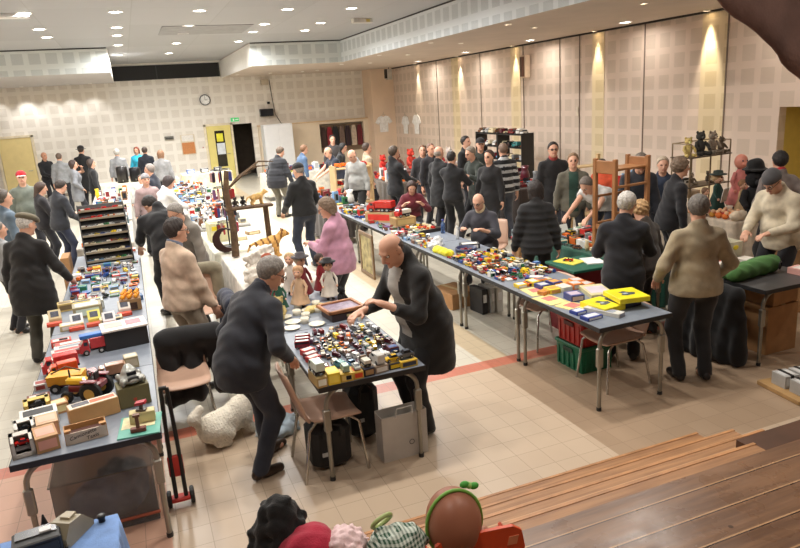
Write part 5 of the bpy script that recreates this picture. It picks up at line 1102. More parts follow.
t = thing('toy_pedestal', 'little brown wooden pedestal toy on front of teal board', 'toy', (x-.01, y-.09, TZ+.0116), an); B().box((0, 0, .012), (.09, .04, .024), P((122, 66, 52), .5), ch=.003).box((0, 0, .06), (.02, .018, .075), P((122, 84, 62), .5)).box((0, 0, .104), (.04, .03, .014), P((122, 84, 62), .5)).build('body', t)
# olive box with grey tank-like saloon
x, y, w, an = bpx((121, 410), (152, 402), .16, .12); t = thing('model_box', 'olive green box supporting the grey tin car on left table', 'box', (x, y, TZ), an); B().box((0, 0, .07), (w, .16, .14), P((116, 110, 76), .6), ch=.003).build('carton', t); B().box((0, -.081, .05), (.02, .002, .02), P((190, 70, 50), .5)).build('red_stamp', t)
t = thing('tin_car', 'grey pressed-tin streamlined car standing on the olive box', 'toy', (x, y+.01, TZ+.1405), an+.1); gm = P((150, 150, 144), .3, metal=.5); q = SDF(); q.ell((0, 0, .035), (.075, .10, .035), None, .02); q.ell((0, .02, .07), (.05, .06, .035), None, .02); q.ell((0, .04, .095), (.03, .035, .025), None, .015)
for sx in (-1, 1): q.ell((sx*.066, -.055, .028), (.018, .035, .028), None, .01); q.ell((sx*.066, .06, .028), (.018, .035, .028), None, .01)
q.cut((0, 0, 0), (0, 0, -1)); V, F = q.mesh(.006); ob('body', quads_mesh('tin', V, F, [gm]), t); B().box((0, -.08, .05), (.07, .02, .03), P((70, 72, 74), .3), ch=.004).build('grille', t); B().box((0, -.045, .078), (.06, .012, .022), glassm).build('windscreen', t)
# dark red tractor with yellow engine and big black rear wheels
x, y, _ = at(92, 402, TZ); t = thing('toy_tractor', 'dark red toy tractor with big black wheels and yellow hood', 'toy', (x-.02, y+.06, TZ), radians(62)); rd = P((122, 24, 34), .3, coat=.5); yl = P((236, 186, 40), .35, coat=.4)
B().box((0, .02, .09), (.07, .2, .05), rd, ch=.008).box((0, -.09, .12), (.11, .08, .05), rd, ch=.012).build('chassis', t); B().box((0, .06, .14), (.062, .15, .05), yl, ch=.012).build('hood', t); B().box((0, -.06, .155), (.05, .04, .02), P((40, 34, 34), .6), ch=.004).box((0, -.085, .18), (.05, .012, .05), P((40, 34, 34), .6)).build('driver_seat', t)
B().tube([(0, -.02, .14), (0, -.035, .185)], .004, tyre, 6).tube([(.025*cos(i*pi/5), -.037+.01*sin(i*pi/5), .187+.02*sin(i*pi/5)) for i in range(11)], .004, tyre, 5).build('steering_wheel', t); B().tube([(0, .11, .16), (0, .11, .22)], .006, tyre, 6).build('exhaust', t)
for sx in (-1, 1):
    B().wheel((sx*.075, -.07, .078), .078, .045, tyre, 'x', 22, .038, P((206, 160, 70), .4)).build('rear_wheel', t); B().wheel((sx*.055, .12, .042), .042, .03, tyre, 'x', 16, .02, P((206, 160, 70), .4)).build('front_wheel', t); B().box((sx*.075, -.07, .162), (.05, .11, .012), rd, ch=.004).build('mudguard', t)
x, y, _ = at(68, 396, TZ); t = thing('toy_trailer', 'yellow toy tipper trailer with dark lever behind the tractor', 'toy', (x, y+.12, TZ), radians(78)); b = B(); b.prism([(-.05, .06), (.05, .06), (.065, .13), (-.065, .13)], -.12, .12, P((236, 168, 32), .4), 'y'); b.build('tipper_body', t); B().box((0, 0, .05), (.05, .24, .02), rd).build('chassis', t); B().tube([(.0, -.1, .14), (.02, .0, .17), (.0, .1, .135)], .006, P((84, 70, 50), .5), 6).build('lever', t)
for sx in (-1, 1):
    for yy in (-.07, .07): B().wheel((sx*.055, yy, .036), .036, .022, tyre, 'x', 14, .016, hubm).build('wheel', t)
x, y, _ = at(86, 384, TZ); car('lorry', .16, PD['dark red'], (x+.05, y+.05, TZ), .2, 'dark red toy lorry standing upright behind the yellow trailer', 'large toys of the left table'); x, y, _ = at(55, 392, TZ); mbox(.26, .1, .05, (206, 204, 200), (52, 44, 44), (x+.05, y+.15, TZ), .2, 'low grey carton under the orange fire toy on left table', LT_)
car('lorry', .20, (228, 82, 44), (x+.06, y+.15, TZ+.0525), radians(100), 'orange-red toy fire truck on low grey carton', 'large toys of the left table')
for k, (px_, py_, L_, c_, a_, lab) in enumerate(((62, 372, .26, PD['red'], 100, 'red ladder truck lying across left table near its outer edge'), (97, 352, .25, (190, 44, 44), 98, 'red toy lorry with blue load near dark display box'), (112, 378, .2, (156, 108, 76), 96, 'brown toy lorry beside the red lorry on left table'))):
    x, y, _ = at(px_, py_, TZ); car('lorry', L_, c_, (x, y, TZ), radians(a_), lab, 'large toys of the left table')
x, y, _ = at(97, 352, TZ); mbox(.18, .08, .03, (52, 110, 190), (60, 120, 200), (x-.02, y, TZ+.137), .12, 'blue box lying on the red toy lorry of the left table', LT_)
x, y, _ = at(62, 357, TZ); mbox(.24, .09, .06, (214, 208, 200), (190, 60, 56), (x+.05, y, TZ), .14, 'long white and red boxed truck near outer edge of left table', LT_); mbox(.36, .09, .055, (226, 222, 214), (130, 140, 150), (x+.12, y+.11, TZ), .14, 'long white boxed truck with grey window on left table', LT_); mbox(.36, .09, .05, (206, 66, 54), (226, 214, 206), (x+.12, y+.22, TZ), .14, 'long red-sided boxed truck on left table', LT_)
for k, (px_, py_, w_, d_, h_, c_, pc, lab) in enumerate(((40, 404, .14, .09, .06, (122, 66, 52), (206, 200, 190), 'brown box with pale lid at outer edge, beside the trailer'), (44, 388, .12, .10, .05, (206, 206, 204), (150, 60, 50), 'pale grey box at outer edge behind the trailer'), (52, 364, .1, .12, .04, (176, 40, 40), (226, 214, 200), 'crimson flat box at outer edge before the ladder truck'), (118, 372, .12, .1, .07, (160, 120, 84), (70, 50, 44), 'brown open carton before the dark display case'),
    (132, 366, .1, .1, .09, (176, 164, 130), (206, 196, 170), 'round-cornered tan box before the dark display case'), (128, 380, .08, .16, .02, (214, 214, 210), (196, 196, 196), 'flat pale card lying beside the olive box'), (62, 345, .16, .1, .05, (190, 70, 54), (226, 206, 196), 'red and white carton in third boxed truck row'), (111, 345, .10, .09, .05, (70, 110, 170), (190, 196, 204), 'blue carton left of the dark display case'),
    (66, 310, .14, .12, .08, (196, 172, 110), (120, 100, 70), 'mustard carton behind the tilted cartons'), (98, 308, .12, .12, .09, (176, 180, 170), (222, 226, 224), 'grey-green carton behind the tilted cartons'))):
    x, y, _ = at(px_, py_, TZ); mbox(w_, d_, h_, c_, pc, (x, y, TZ), .12, lab+' on left table', LT_, k % 3 == 0)
for k, (px_, py_, c_) in enumerate(((56, 322, (206, 190, 150)), (78, 326, (232, 232, 232)), (95, 322, (226, 218, 110)), (110, 324, (234, 232, 234)), (125, 312, (226, 222, 214)))):
    x, y, _ = at(px_, py_, TZ); t = thing('slant_box', f'small carton with tilted printed face on left table, {nth(k)} from outer edge', 'box', (x, y, TZ), .1, 'small slant-faced cartons'); B().prism([(-.06, 0), (.05, 0), (.05, .10), (.01, .12), (-.06, .05)], -.055, .055, P(c_, .5), 'x').build('carton', t); B().box((0, -.026, .087), (.07, .06, .002), P((70, 74, 90), .5, var=.4, scale=50), tilt=('X', .785)).build('printed_picture', t)
    mbox(.13, .08, .03, (196, 62, 44), (214, 90, 60), (x, y-.12, TZ), .1, f'flat red card box before the tilted cartons, {nth(k)} from outer edge', 'flat red boxes of the left table')
t = thing('display_case', 'big dark-fronted case with pink and white lid at inner edge of left table', 'case', (-.27, 5.92, TZ), .12); b = B().box((0, 0, .08), (.34, .26, .16), P((40, 38, 38), .5), ch=.004); b.build('case_body', t); B().box((0, 0, .168), (.36, .28, .014), P((232, 222, 212), .5)).build('lid', t); B().box((.08, .02, .176), (.12, .14, .003), P((222, 120, 130), .5)).build('pink_print', t); B().box((-.08, .02, .176), (.14, .14, .003), P((176, 170, 160), .5)).build('grey_print', t)
mbox(.26, .2, .11, (150, 140, 110), (196, 210, 206), (-.62, 7.06, TZ), .1, 'big drab carton with pale cellophane lid on left table', LT_)
t = thing('toy_basket', 'wooden basket heaped with orange toy ducks at inner edge of left table', 'basket', (-.22, 7.02, TZ), .05); B().box((0, 0, .06), (.2, .18, .12), P((150, 120, 84), .7), ch=.004).build('basket_body', t); B().box((0, -.092, .05), (.12, .004, .07), P((70, 48, 38), .6, var=.4, scale=30)).build('printed_picture', t)
for k in range(10):
    o = B().ell((0, 0, .024), (.026, .022, .024), P((236, 158, 40), .4), 8).ell((.02, 0, .055), (.018, .018, .018), P((236, 158, 40), .4), 8).ell((.042, 0, .053), (.012, .01, .005), P((226, 90, 30), .4), 6).build('toy_duck', None, (-.285+.062*(k % 3)+.01*(k//3), 6.955+.048*(k//3), TZ+.1205), 1.5); tag(o, f'orange toy duck heaped in the wooden basket, {nth(k)} of the visible ones', 'toy', 'orange toy ducks')
mbox(.3, .1, .06, (226, 196, 60), (44, 40, 40), (-.66, 7.42, TZ), .1, 'long yellow box with black lettering strip near outer edge of left table', LT_)
grid(-.85, -.13, 7.58, 9.40, 7, 11, 'on left table before black rack', 'mixed small goods before the black rack', ('car', 'van', 'lorry', 'racer', 'pickup'), PAL+[('yellow', PD['yellow']), ('white', PD['white']), ('cream', PD['cream'])], .09, jit=.7, mixbox=.6, bh=(.02, .06))
for k, (xx, yy, c_, pc) in enumerate(((-.40, 6.66, (214, 196, 150), (70, 80, 90)), (-.74, 6.66, (190, 176, 130), (226, 222, 216)), (-.2, 7.36, (60, 90, 130), (100, 130, 160)))): mbox(.2, .12, .05, c_, pc, (xx, yy, TZ), .1, ('tan', 'drab', 'slate blue')[k]+' flat box in the middle stretch of left table', LT_)
# stepped black rack of little cars, standing on the left table
x0, yk, wk = -.45, 9.50, .56; rk = P((36, 32, 30), .6, var=.15)
t = thing('stepped_rack', 'black stepped shelf rack of miniature cars on left table', 'rack', (x0, yk, TZ), .06); NS = 7
for sx in (-1, 1): B().prism([(-.05, 0), (.62, 0), (.62, .74), (.50, .74), (-.05, .08)], -.008, .008, rk, 'x', (sx*(wk/2+.008), 0, 0)).build('side_panel', t)
B().prism([(.03, .012), (.05, .012), (.57, .735), (.55, .735)], -wk/2, wk/2, rk, 'x').build('back_panel', t)
for k in range(NS): B().box((0, .01+.077*k, .05+.102*k), (wk, .085, .012), rk).box((0, -.034+.077*k, .06+.102*k), (wk, .006, .026), P((150, 138, 118), .5)).build('shelf', t)
for k in range(NS):
    for i in range(8):
        c_ = random.choice(PAL+[('white', PD['white']), ('cream', PD['cream']), ('silver', PD['silver'])]+[('silver', PD['silver']), ('white', PD['white'])]) if k < 5 else random.choice([('red', PD['red']), ('orange', PD['orange']), ('white', PD['white']), ('red', PD['red'])])
        lx, ly = -.24+.0685*i, .001+.077*k; kk = random.choice(('car', 'van', 'car', 'pickup')); car(kk, .07, c_[1], (x0+lx*cos(.06)-ly*sin(.06), yk+lx*sin(.06)+ly*cos(.06), TZ+.0565+.102*k), .06+random.choice((1.2, -1.3, 1.8)), f'{c_[0]} miniature {KL[kk][4:]} on black stepped rack, {nth(k)} shelf up, {nth(i)} along', 'miniature cars on the black stepped rack')
carton(-.99, 9.70, 0, .0, (.1, .4, .9), 'narrow tan panel carton standing at the outer side of the black rack', tape=False)
for k in range(4): mbox(.16, .12, .05, ((230, 226, 222), (196, 210, 220), (222, 120, 96), (240, 236, 230))[k], (226, 90, 70), (-.72+.17*k, 10.155, TZ+.8405 if False else TZ), .1*k, f'pale small carton behind the black rack, {nth(k)} across', 'small cartons behind the black rack')
# far left row, far middle row and the other stalls: smaller, looser goods
for k in range(3): grid(-.9, -.2, 10.95+k*2.6, 13.2+k*2.6, 6, 9, f'on {nth(k)} table behind black rack', f'goods on the {nth(k)} table behind the rack', ('car', 'van', 'bus', 'lorry'), PAL+[('cream', PD['cream']), ('white', PD['white'])], .12, z=TZ+.0035, jit=.8, mixbox=.6, bh=(.03, .2), skip=.12)
for k in range(4): grid(.86, 1.64, 11.35+k*1.95, 13.1+k*1.95, 6, 8, f'on {nth(k)} table past wire stand', f'goods on the {nth(k)} far middle table', ('car', 'van', 'car', 'pickup', 'bus'), [('white', PD['white']), ('silver', PD['silver']), ('cream', PD['cream']), ('pale blue', PD['pale blue']), ('grey', PD['grey']), ('black', PD['black']), ('orange', PD['orange']), ('brown', PD['brown'])], .13, z=TZ+.0035, jit=.8, mixbox=.5, bh=(.03, .12), skip=.04)
grid(3.26, 3.82, 12.1, 13.7, 5, 7, 'on dark aisle-end table', 'goods on the dark table at the aisle end', ('car', 'lorry', 'van'), PAL, .13, z=TZ+.0035, mixbox=.7, bh=(.04, .22), skip=.1)
grid(5.45, 6.1, 14.4, 16.1, 5, 7, 'on brown cloth before t-shirts', 'red toys before the hanging t-shirts', ('lorry', 'bus', 'car', 'van'), [('red', PD['red']), ('orange', PD['orange']), ('dark red', PD['dark red']), ('white', PD['white']), ('red', PD['red'])], .16, z=TZ+.0035, mixbox=.5, bh=(.06, .26), skip=.08)
grid(6.95, 7.85, 11.4, 13.7, 6, 8, 'on dark cloth below car shelves', 'goods below the black car shelves', ('car', 'racer', 'van', 'lorry'), dark+[('red', PD['red'])], .15, z=TZ+.0035, mixbox=.6, bh=(.06, .24), skip=.1)
grid(8.25, 9.05, 9.0, 10.9, 5, 7, 'on tan cloth near striped sweater', 'goods on the tan table by the rose wall', ('car', 'van', 'bus'), mixd, .15, z=TZ+.0035, mixbox=.65, bh=(.05, .2), skip=.1)
grid(3.55, 5.5, 19.25, 20.0, 10, 4, 'on pale cloth before niche', 'goods before the wall niche', ('car', 'van'), mixd, .16, z=TZ+.0035, mixbox=.75, bh=(.05, .25), skip=.1)
grid(-4.3, -2.8, 14.65, 15.4, 6, 3, 'on left side table', 'blue goods of the left side table', ('car', 'bus'), [('blue', PD['blue']), ('white', PD['white']), ('pale blue', PD['pale blue'])], .2, z=TZ+.0035, mixbox=.9, bh=(.15, .5))
grid(4.72, 5.42, 6.16, 7.3, 6, 9, 'on dark green stall cloth', 'goods on the dark green cloth', ('car', 'lorry', 'racer', 'van'), [('orange', PD['orange']), ('black', PD['black']), ('white', PD['white']), ('brown', PD['brown']), ('red', PD['red']), ('cream', PD['cream']), ('grey', PD['grey'])], .1, z=TZ+.0035, jit=.6, mixbox=.6, bh=(.05, .11), skip=.05)
t = thing('price_card', 'white folded price card before the man bending at the green stall', 'sign', (5.20, 7.44, TZ+.0035), .1); B().prism([(-.04, 0), (.04, 0), (0, .1)], -.1, .1, P((236, 236, 232), .6), 'x').build('card', t)
# honey wood rack on the green stall
t = thing('wooden_rack', 'honey-coloured wooden rack of slatted shelves standing on the green stall', 'rack', (4.74, 5.80, TZ+.0035), radians(8)); W_, D_, H_ = .50, .28, 1.10
for sx in (0, 1):
    for sy in (0, 1): B().box((sx*W_, sy*D_, H_/2), (.05, .045, H_), wood, ch=.006).build('post', t)
    B().box((sx*W_, D_/2, H_-.09), (.03, D_, .14), wood, ch=.006).build('side_panel', t); B().box((sx*W_, D_/2, .35), (.03, D_, .05), wood).build('side_rail', t)
for k, zz in enumerate((.98, .80, .68, .52, .38, .22)): B().box((W_/2, (0 if k % 2 else D_*.5 if k == 0 else D_), zz), (W_, D_*.95 if k == 0 else .03, .025), wood, ch=.004).build('slat', t)
# reading sheet, lemon box, green holdall and flat boxes on the far right table
t = thing('paper_sheet', 'large white paper sheet held by the white-haired reader', 'paper', (4.575, 5.17, 1.0), .5); B().prism([(-.17, 0), (.17, .02), (.19, .1), (.12, .16), (-.16, .13)], -.004, .004, P((232, 236, 240), .6), 'y').build('sheet', t, rot=(-.75, 0, 0))
t = thing('fruit_box', 'open white fruit box with blue and yellow lemon print', 'box', (5.68, 5.30, TZ), -.12); wb = P((216, 210, 184), .6); b = B()
for c, s_ in (((0, -.14, .09), (.42, .008, .18)), ((0, .14, .09), (.42, .008, .18)), ((-.21, 0, .09), (.008, .28, .18)), ((.21, 0, .09), (.008, .28, .18)), ((0, 0, .004), (.42, .28, .008))): b.box(c, s_, wb)
b.build('carton', t)
for k, (xx, zz, c_) in enumerate(((-.14, .1, (230, 206, 50)), (.13, .12, (230, 206, 50)), (.02, .06, (60, 84, 160)), (-.06, .13, (60, 84, 160)))): B().ell((xx, -.146, zz), (.035, .003, .026), P(c_, .5), 12).build('printed_lemon' if k < 2 else 'blue_print', t)
soft('white_soft_toy', 'white fluffy item lying in the lemon-print fruit box', 'soft toy', (('e', (0, 0, .1), (.15, .1, .12)), ('e', (.08, .02, .17), (.07, .07, .06))), (226, 220, 212), (5.68, 5.30, TZ+.009), 0, noise=.012, fr=40)
gb = M('green_nylon', (74, 118, 62), .75, var=.2, scale=7, bump=.4, bscale=12)
t = thing('green_holdall', 'bulging green cloth holdall lying on the far right table', 'bag', (5.40, 4.56, TZ), radians(8)); q = SDF(); q.cap((-.30, .0, .07), (.24, .02, .075), .075, .085, .05); q.cap((.1, .0, .08), (.26, -.02, .095), .07, .06, .05); q.cap((-.28, .09, .055), (.22, .11, .06), .06, .065, .05); q.noise = lambda p: .008*np.sin(p[:, 0]*40+3*np.sin(p[:, 1]*12))*np.sin(p[:, 1]*22+p[:, 2]*18); q.cut((0, 0, 0), (0, 0, -1)); V, F = q.mesh(.011); ob('bag_body', quads_mesh('bag', V, F, [gb]), t); B().lathe([(0, 0), (.04, 0), (.045, .008), (.03, .012)], P((20, 20, 20), .5), n=16).build('dark_opening', t, (.26, -.085, .075), 0, (pi/2, 0, .3))
mbox(.26, .16, .07, (186, 50, 46), (222, 216, 206), (5.36, 4.90, TZ), -.06, 'red box with white lid beside the green holdall', 'flat boxes behind the holdall'); mbox(.3, .14, .03, (226, 222, 214), (236, 232, 226), (5.34, 5.10, TZ), -.06, 'flat white box just behind the red box near holdall', 'flat boxes behind the holdall'); mbox(.16, .4, .04, (228, 220, 208), (236, 230, 220), (5.78, 4.86, TZ), .1, 'long white flat box at outer side of the holdall table', 'flat boxes behind the holdall'); mbox(.16, .18, .06, (226, 170, 160), (232, 220, 210), (5.80, 4.38, TZ), .1, 'pinkish box at the outer corner of holdall table', 'flat boxes behind the holdall')
# silver packages on a wooden board at the right, by the steps
t = thing('wooden_board', 'wooden board on the floor holding silver packages', 'board', (5.12, 3.66, 0), radians(-8)); B().box((0, 0, .02), (.74, .46, .04), P((176, 140, 92), .5, var=.2), ch=.005).build('board', t)
for k in range(8):
    i, j = k % 4, k//4; o = mbox(.14, .15, .11, (176, 174, 170), (206, 206, 204), (4.88+.165*i+.02*j, 3.57+.19*j-.022*i, .0405), -.14, f'silver wrapped package on wooden board, {nth(i)} across in {"front" if j == 0 else "back"} row', 'silver packages on the board')
    B().box((0, 0, .112), (.03, .152, .004), P((32, 30, 30), .5)).box((0, -.0765, .055), (.03, .004, .11), P((32, 30, 30), .5)).build('black_strap', o)
# wire doll shelf and soft toys by the rose wall
t = thing('wire_shelf', 'pale metal two-tier shelf of soft toys standing by rose wall', 'shelf', (7.76, 7.60, TZ+.0035), radians(6)); mm = P((150, 132, 104), .4, metal=.6)
for sx in (-.42, 0, .42):
    for sy in (-.16, .16): B().tube([(sx, sy, 0), (sx, sy, .98 if sx else .775)], .010, mm, 8).build('upright', t)
for zz in (.36, .78): B().box((0, 0, zz), (.88, .36, .014), P((96, 80, 64), .5)).build('shelf_board', t)
B().tube([(-.42, .16, .98), (.42, .16, .98)], .008, mm, 6).tube([(-.42, -.16, .98), (-.42, .16, .98)], .008, mm, 6).tube([(.42, -.16, .98), (.42, .16, .98)], .008, mm, 6).build('top_rail', t)
for k, (xx, c_, s_) in enumerate(((-.36, (214, 190, 120), .34), (-.10, (66, 64, 60), .42), (.17, (150, 136, 120), .40), (.38, (110, 96, 80), .29))): plush((7.76+xx*.95, 7.55+xx*.1, TZ+.0035+.788), pi+.2*k-.3, s_, c_, ('golden', 'dark charcoal', 'pale taupe', 'brown')[k]+' plush sitting on top tier of the pale metal shelf')
for k, (xx, c_) in enumerate(((-.22, (120, 104, 86)), (.1, (96, 84, 70)))): plush((7.76+xx, 7.55, TZ+.0035+.368), pi, .22, c_, ('taupe', 'dark brown')[k]+' plush sitting on lower tier of the pale metal shelf')
tall_ = doll((7.64, 7.16, TZ+.0035), pi+.3, .62, (30, 62, 54), (190, 160, 120), 'tall doll in dark green dress and white apron before metal shelf', (46, 56, 50)); B().box((0, -.0, 0), (.16, .01, .2), P((222, 218, 212), .8)).build('apron', tall_, (0, .11, .26), 0, (-.2, 0, 0))
doll((8.06, 7.16, TZ+.0035), pi-.2, .86, (212, 130, 124), (222, 160, 140), 'large bald pink baby doll standing beside black plush', None, bald=True, skinc=(228, 150, 130))
doll((7.86, 6.92, TZ+.0035), pi, .5, (190, 160, 120), (150, 110, 80), 'small doll in tan dress before the large pink baby doll'); doll((7.36, 7.10, TZ+.0035), pi+.2, .42, (206, 150, 130), (120, 90, 70), 'small doll in salmon dress near the wire shelf front')
bp_ = plush((7.74, 6.64, TZ+.0035), pi-.4, .78, (22, 20, 22), 'big black plush with rounded ears and felt hat behind the grey beanie man'); 
wear(soft('plush_hat', 'black felt hat on the big black plush', 'hat', (('e', (0, 0, .02), (.17, .17, .02)), ('e', (0, 0, .08), (.11, .11, .09))), (20, 19, 20), (7.74, 6.64, TZ+.0035+.625), 0, noise=.004), bp_)
for k in range(9): o = B().ell((0, 0, .04), (.045, .045, .042), P(random.choice(((222, 120, 60), (206, 150, 70), (190, 60, 60), (226, 170, 110))), .9, var=.2), 10, lumps=.05).ell((0, -.02, .085), (.03, .03, .028), P((226, 180, 140), .8), 8).build('soft_figure', None, (7.36+.11*(k % 3), 6.74+.11*(k//3), TZ+.0035), k); tag(o, f'tiny orange-toned stuffed figure before the metal shelf, {nth(k)} of the cluster', 'soft toy', 'tiny stuffed figures')
soft('cream_cushion', 'long cream cushion on table before the soft toys', 'cushion', (('c', (-.12, 0, .06), (.05, .01, .06), .065),), (214, 196, 172), (7.46, 6.57, TZ+.0035), 0, vx=.014)
# black car shelves and red boxes against the rose wall
for (yy, nm_) in ((14.4, 'near the striped sweater man'), (15.55, 'behind the crowd')):
    t = thing('wall_shelf_rack', f'black open shelf rack against rose wall, {nm_}', 'rack', (8.75, yy, 0), radians(90))
    for sx in (-.55, .55): B().box((sx, 0, .82), (.03, .34, 1.64), rk).build('side_panel', t)
    for k in range(6): B().box((0, 0, .05+.31*k), (1.1, .34, .02), rk).build('shelf_board', t)
    for k in range(1, 6):
        for i in range(6):
            c_ = random.choice(dark); kk = random.choice(('lorry', 'van', 'car')); car(kk, .24, c_[1], (8.73, yy-.45+.18*i, .0505+.01+.31*k), pi/2+random.choice((.4, -.4, pi)), f'{c_[0]} {KL[kk]} on wall rack {nm_}, {nth(k-1)} shelf, {nth(i)} along', 'toys on the wall racks')
t = thing('timber_rack', 'pale timber rack end standing behind the striped sweater man', 'rack', (7.72, 10.3, 0), 0); tm = P((206, 176, 130), .6, var=.15)
for sx in (-.3, .3): B().box((sx, 0, .7), (.06, .06, 1.4), tm).build('post', t)
for k in range(4): B().box((0, 0, .3+.3*k), (.66, .3, .02), tm).build('shelf_board', t)
t = thing('colour_shelf', 'low tan shelf unit with orange toys behind the red toy table', 'shelf', (4.42, 14.1, 0), radians(4))
for sx in (-.42, .42): B().box((sx, 0, .65), (.03, .36, 1.3), P((190, 160, 116), .6)).build('side_panel', t)
for k in range(4): B().box((0, 0, .1+.38*k), (.84, .36, .025), P((206, 176, 130), .6)).build('shelf_board', t)
for k in range(1, 4):
    for i in range(5): c_ = random.choice([('red', PD['red']), ('orange', PD['orange']), ('white', PD['white']), ('grey', PD['grey'])]); car('lorry', .17, c_[1], (4.13+.145*i, 14.08, .1135+.38*k), pi+.5, f'{c_[0]} toy lorry on low tan shelf unit, {nth(k-1)} shelf, {nth(i)} along', 'toys on the tan shelf unit')
cloth_table(6.0, 8.3, 16.5, 17.3, (110, 60, 50), 'trestle table of soft toys near the rose wall', clabel='rust cloth on table of soft toys near rose wall')
for k, (xx, s_, c_) in enumerate(((6.2, .55, (196, 50, 40)), (6.6, .6, (120, 70, 60)), (7.0, .66, (206, 66, 50)), (7.4, .7, (60, 52, 50)), (7.8, .62, (190, 60, 60)), (8.15, .6, (226, 214, 206)))): plush((xx, 16.9, TZ+.0035), pi+.4, s_, c_, ('bright red', 'brown', 'scarlet', 'charcoal', 'crimson', 'white')[k]+' soft toy on rust-clothed table near the rose wall')
# ================================================================ things on the walls
def tshirt(x, y, z, s, label, rz=0.):
    t = thing('t_shirt', label, 'clothing', (x, y, z), rz, 'white t-shirts on the pier'); oc = [(-.18, -.62), (.18, -.62), (.19, -.2), (.24, -.3), (.38, -.22), (.24, .0), (.09, .05), (0, .0), (-.09, .05), (-.24, .0), (-.38, -.22), (-.24, -.3), (-.19, -.2)]
    B().prism([(a*s, b*s) for a, b in oc], -.012, .012, cloth((252, 250, 246)), 'y').build('garment', t); B().tube([(-.1*s, 0, .05*s), (0, 0, .12*s), (.1*s, 0, .05*s)], .006, steel, 6).tube([(0, 0, .12*s), (0, 0, .19*s), (.02*s, 0, .2*s)], .005, steel, 6).build('hanger', t)
tshirt(9.62, YB-1.03, 1.95, .95, 'single white t-shirt hanging on the pier face'); tshirt(XR-.04, 24.7, 1.9, 1.0, 'white t-shirt on rose wall next to the pier', radians(90)); tshirt(XR-.04, 23.6, 1.95, 1.05, 'white t-shirt pair outermost on rose wall', radians(90))
t = thing('wall_clock', 'round white wall clock with dark rim on the back wall', 'clock', (2.92, YB-.03, 3.03), 0); B().lathe([(0, 0), (.2, 0), (.2, .03), (.17, .035), (.17, .02), (0, .02)], P((70, 72, 78), .4), n=28).build('rim', t, rot=(pi/2, 0, 0)); B().lathe([(0, .0225), (.168, .0225)][::-1], P((238, 238, 236), .4), n=28).build('dial', t, rot=(pi/2, 0, 0)); b = B().box((0, -.027, .06), (.012, .004, .12), black).box((.04, -.027, 0), (.09, .004, .012), black)
for k in range(12): b.box((.14*cos(k*pi/6), -.0245, .14*sin(k*pi/6)), (.014, .003, .014), black)
b.build('hands_and_marks', t)
t = thing('exit_sign', 'small green and white exit sign above the yellow door', 'sign', (3.92, YB-.04, 2.24), 0); B().box((0, 0, 0), (.34, .06, .17), P((236, 240, 236), .5)).build('housing', t); B().box((0, -.032, 0), (.31, .004, .14), emis('exit_green', (60, 160, 90), .6)).build('green_panel', t); B().box((-.05, -.035, 0), (.05, .003, .08), P((240, 240, 240), .5)).box((.06, -.035, 0), (.08, .003, .03), P((240, 240, 240), .5)).prism([(.09, -.035), (.13, 0), (.09, .035)], -.0365, -.0335, P((240, 240, 240), .5), 'y').build('running_arrow', t)
t = thing('notice_board', 'cork notice board with white sheet beside the yellow door', 'board', (2.1, YB-.02, 1.45), 0); B().box((0, 0, 0), (.52, .03, .74), P((216, 204, 180), .6)).build('frame', t); B().box((0, -.017, -.13), (.46, .006, .42), P((196, 130, 80), .8, var=.2, scale=60)).build('cork_panel', t); B().box((0, -.017, .24), (.42, .006, .22), P((226, 222, 216), .6, var=.1, scale=20)).build('white_sheet', t)
t = thing('wall_heater', 'small grey box fixed on back wall above refreshment table', 'appliance', (1.45, YB-.06, 1.75), 0); B().box((0, 0, 0), (.32, .1, .12), P((110, 108, 100), .5), ch=.01).build('casing', t); B().box((0, -.052, -.02), (.24, .006, .03), black).build('grille', t)
t = thing('wall_switch', 'small white switch beside the yellow door', 'switch', (2.62, YB-.02, 1.3), 0); B().box((0, 0, 0), (.09, .02, .09), P((222, 218, 210), .5)).build('plate', t); B().box((0, -.012, 0), (.04, .008, .05), P((170, 90, 80), .5)).build('button', t)
t = thing('wall_monitor', 'small black television box fixed to the panelled back wall', 'television', (5.15, YB-.12, 2.42), 0); B().box((0, 0, 0), (.5, .22, .28), black, ch=.01).build('casing', t); B().box((0, -.112, 0), (.44, .004, .22), P((46, 48, 52), .1)).build('screen', t)
t = thing('wall_camera', 'small dark camera above the black television box', 'camera', (5.28, YB-.06, 2.78), 0); B().box((0, 0, 0), (.09, .12, .09), black).build('casing', t); B().lathe([(0, 0), (.025, 0), (.025, .03), (0, .03)], glassm, n=12).build('lens', t, (0, -.06, 0), 0, (pi/2, 0, 0))
t = thing('projector_mount', 'beige box with cable high on the panelled back wall', 'fixture', (5.2, YB-.1, 3.55), 0); B().box((0, 0, 0), (.28, .18, .2), P((196, 184, 164), .5), ch=.01).build('casing', t); B().tube([(.2, .06, .1), (.24, .08, -.5), (.3, .08, -1.2), (.5, .08, -1.58), (.62, .08, -1.6)], .012, black, 6).build('cable', t)
t = thing('wall_speaker', 'slim beige loudspeaker with dark bracket on the rose wall', 'speaker', (XR-.12, 15.9, 3.22), radians(90)); B().box((0, 0, 0), (.2, .16, .58), P((214, 190, 164), .5), ch=.012).build('cabinet', t); B().box((0, .1, 0), (.1, .1, .5), P((90, 60, 46), .5)).build('bracket', t); B().box((0, -.082, 0), (.16, .006, .5), P((190, 168, 144), .7)).build('grille_cloth', t)
t = thing('ceiling_speaker', 'small dark and white speaker hung under soffit by the pier', 'speaker', (9.75, 25.2, 3.55), 0); B().box((0, 0, 0), (.2, .18, .4), P((206, 200, 192), .5), ch=.01).build('cabinet', t); B().tube([(0, 0, .2), (0, 0, .25)], .015, black, 6).build('hanging_bracket', t); B().box((-.13, 0, .02), (.06, .16, .34), black).build('side_grille', t)
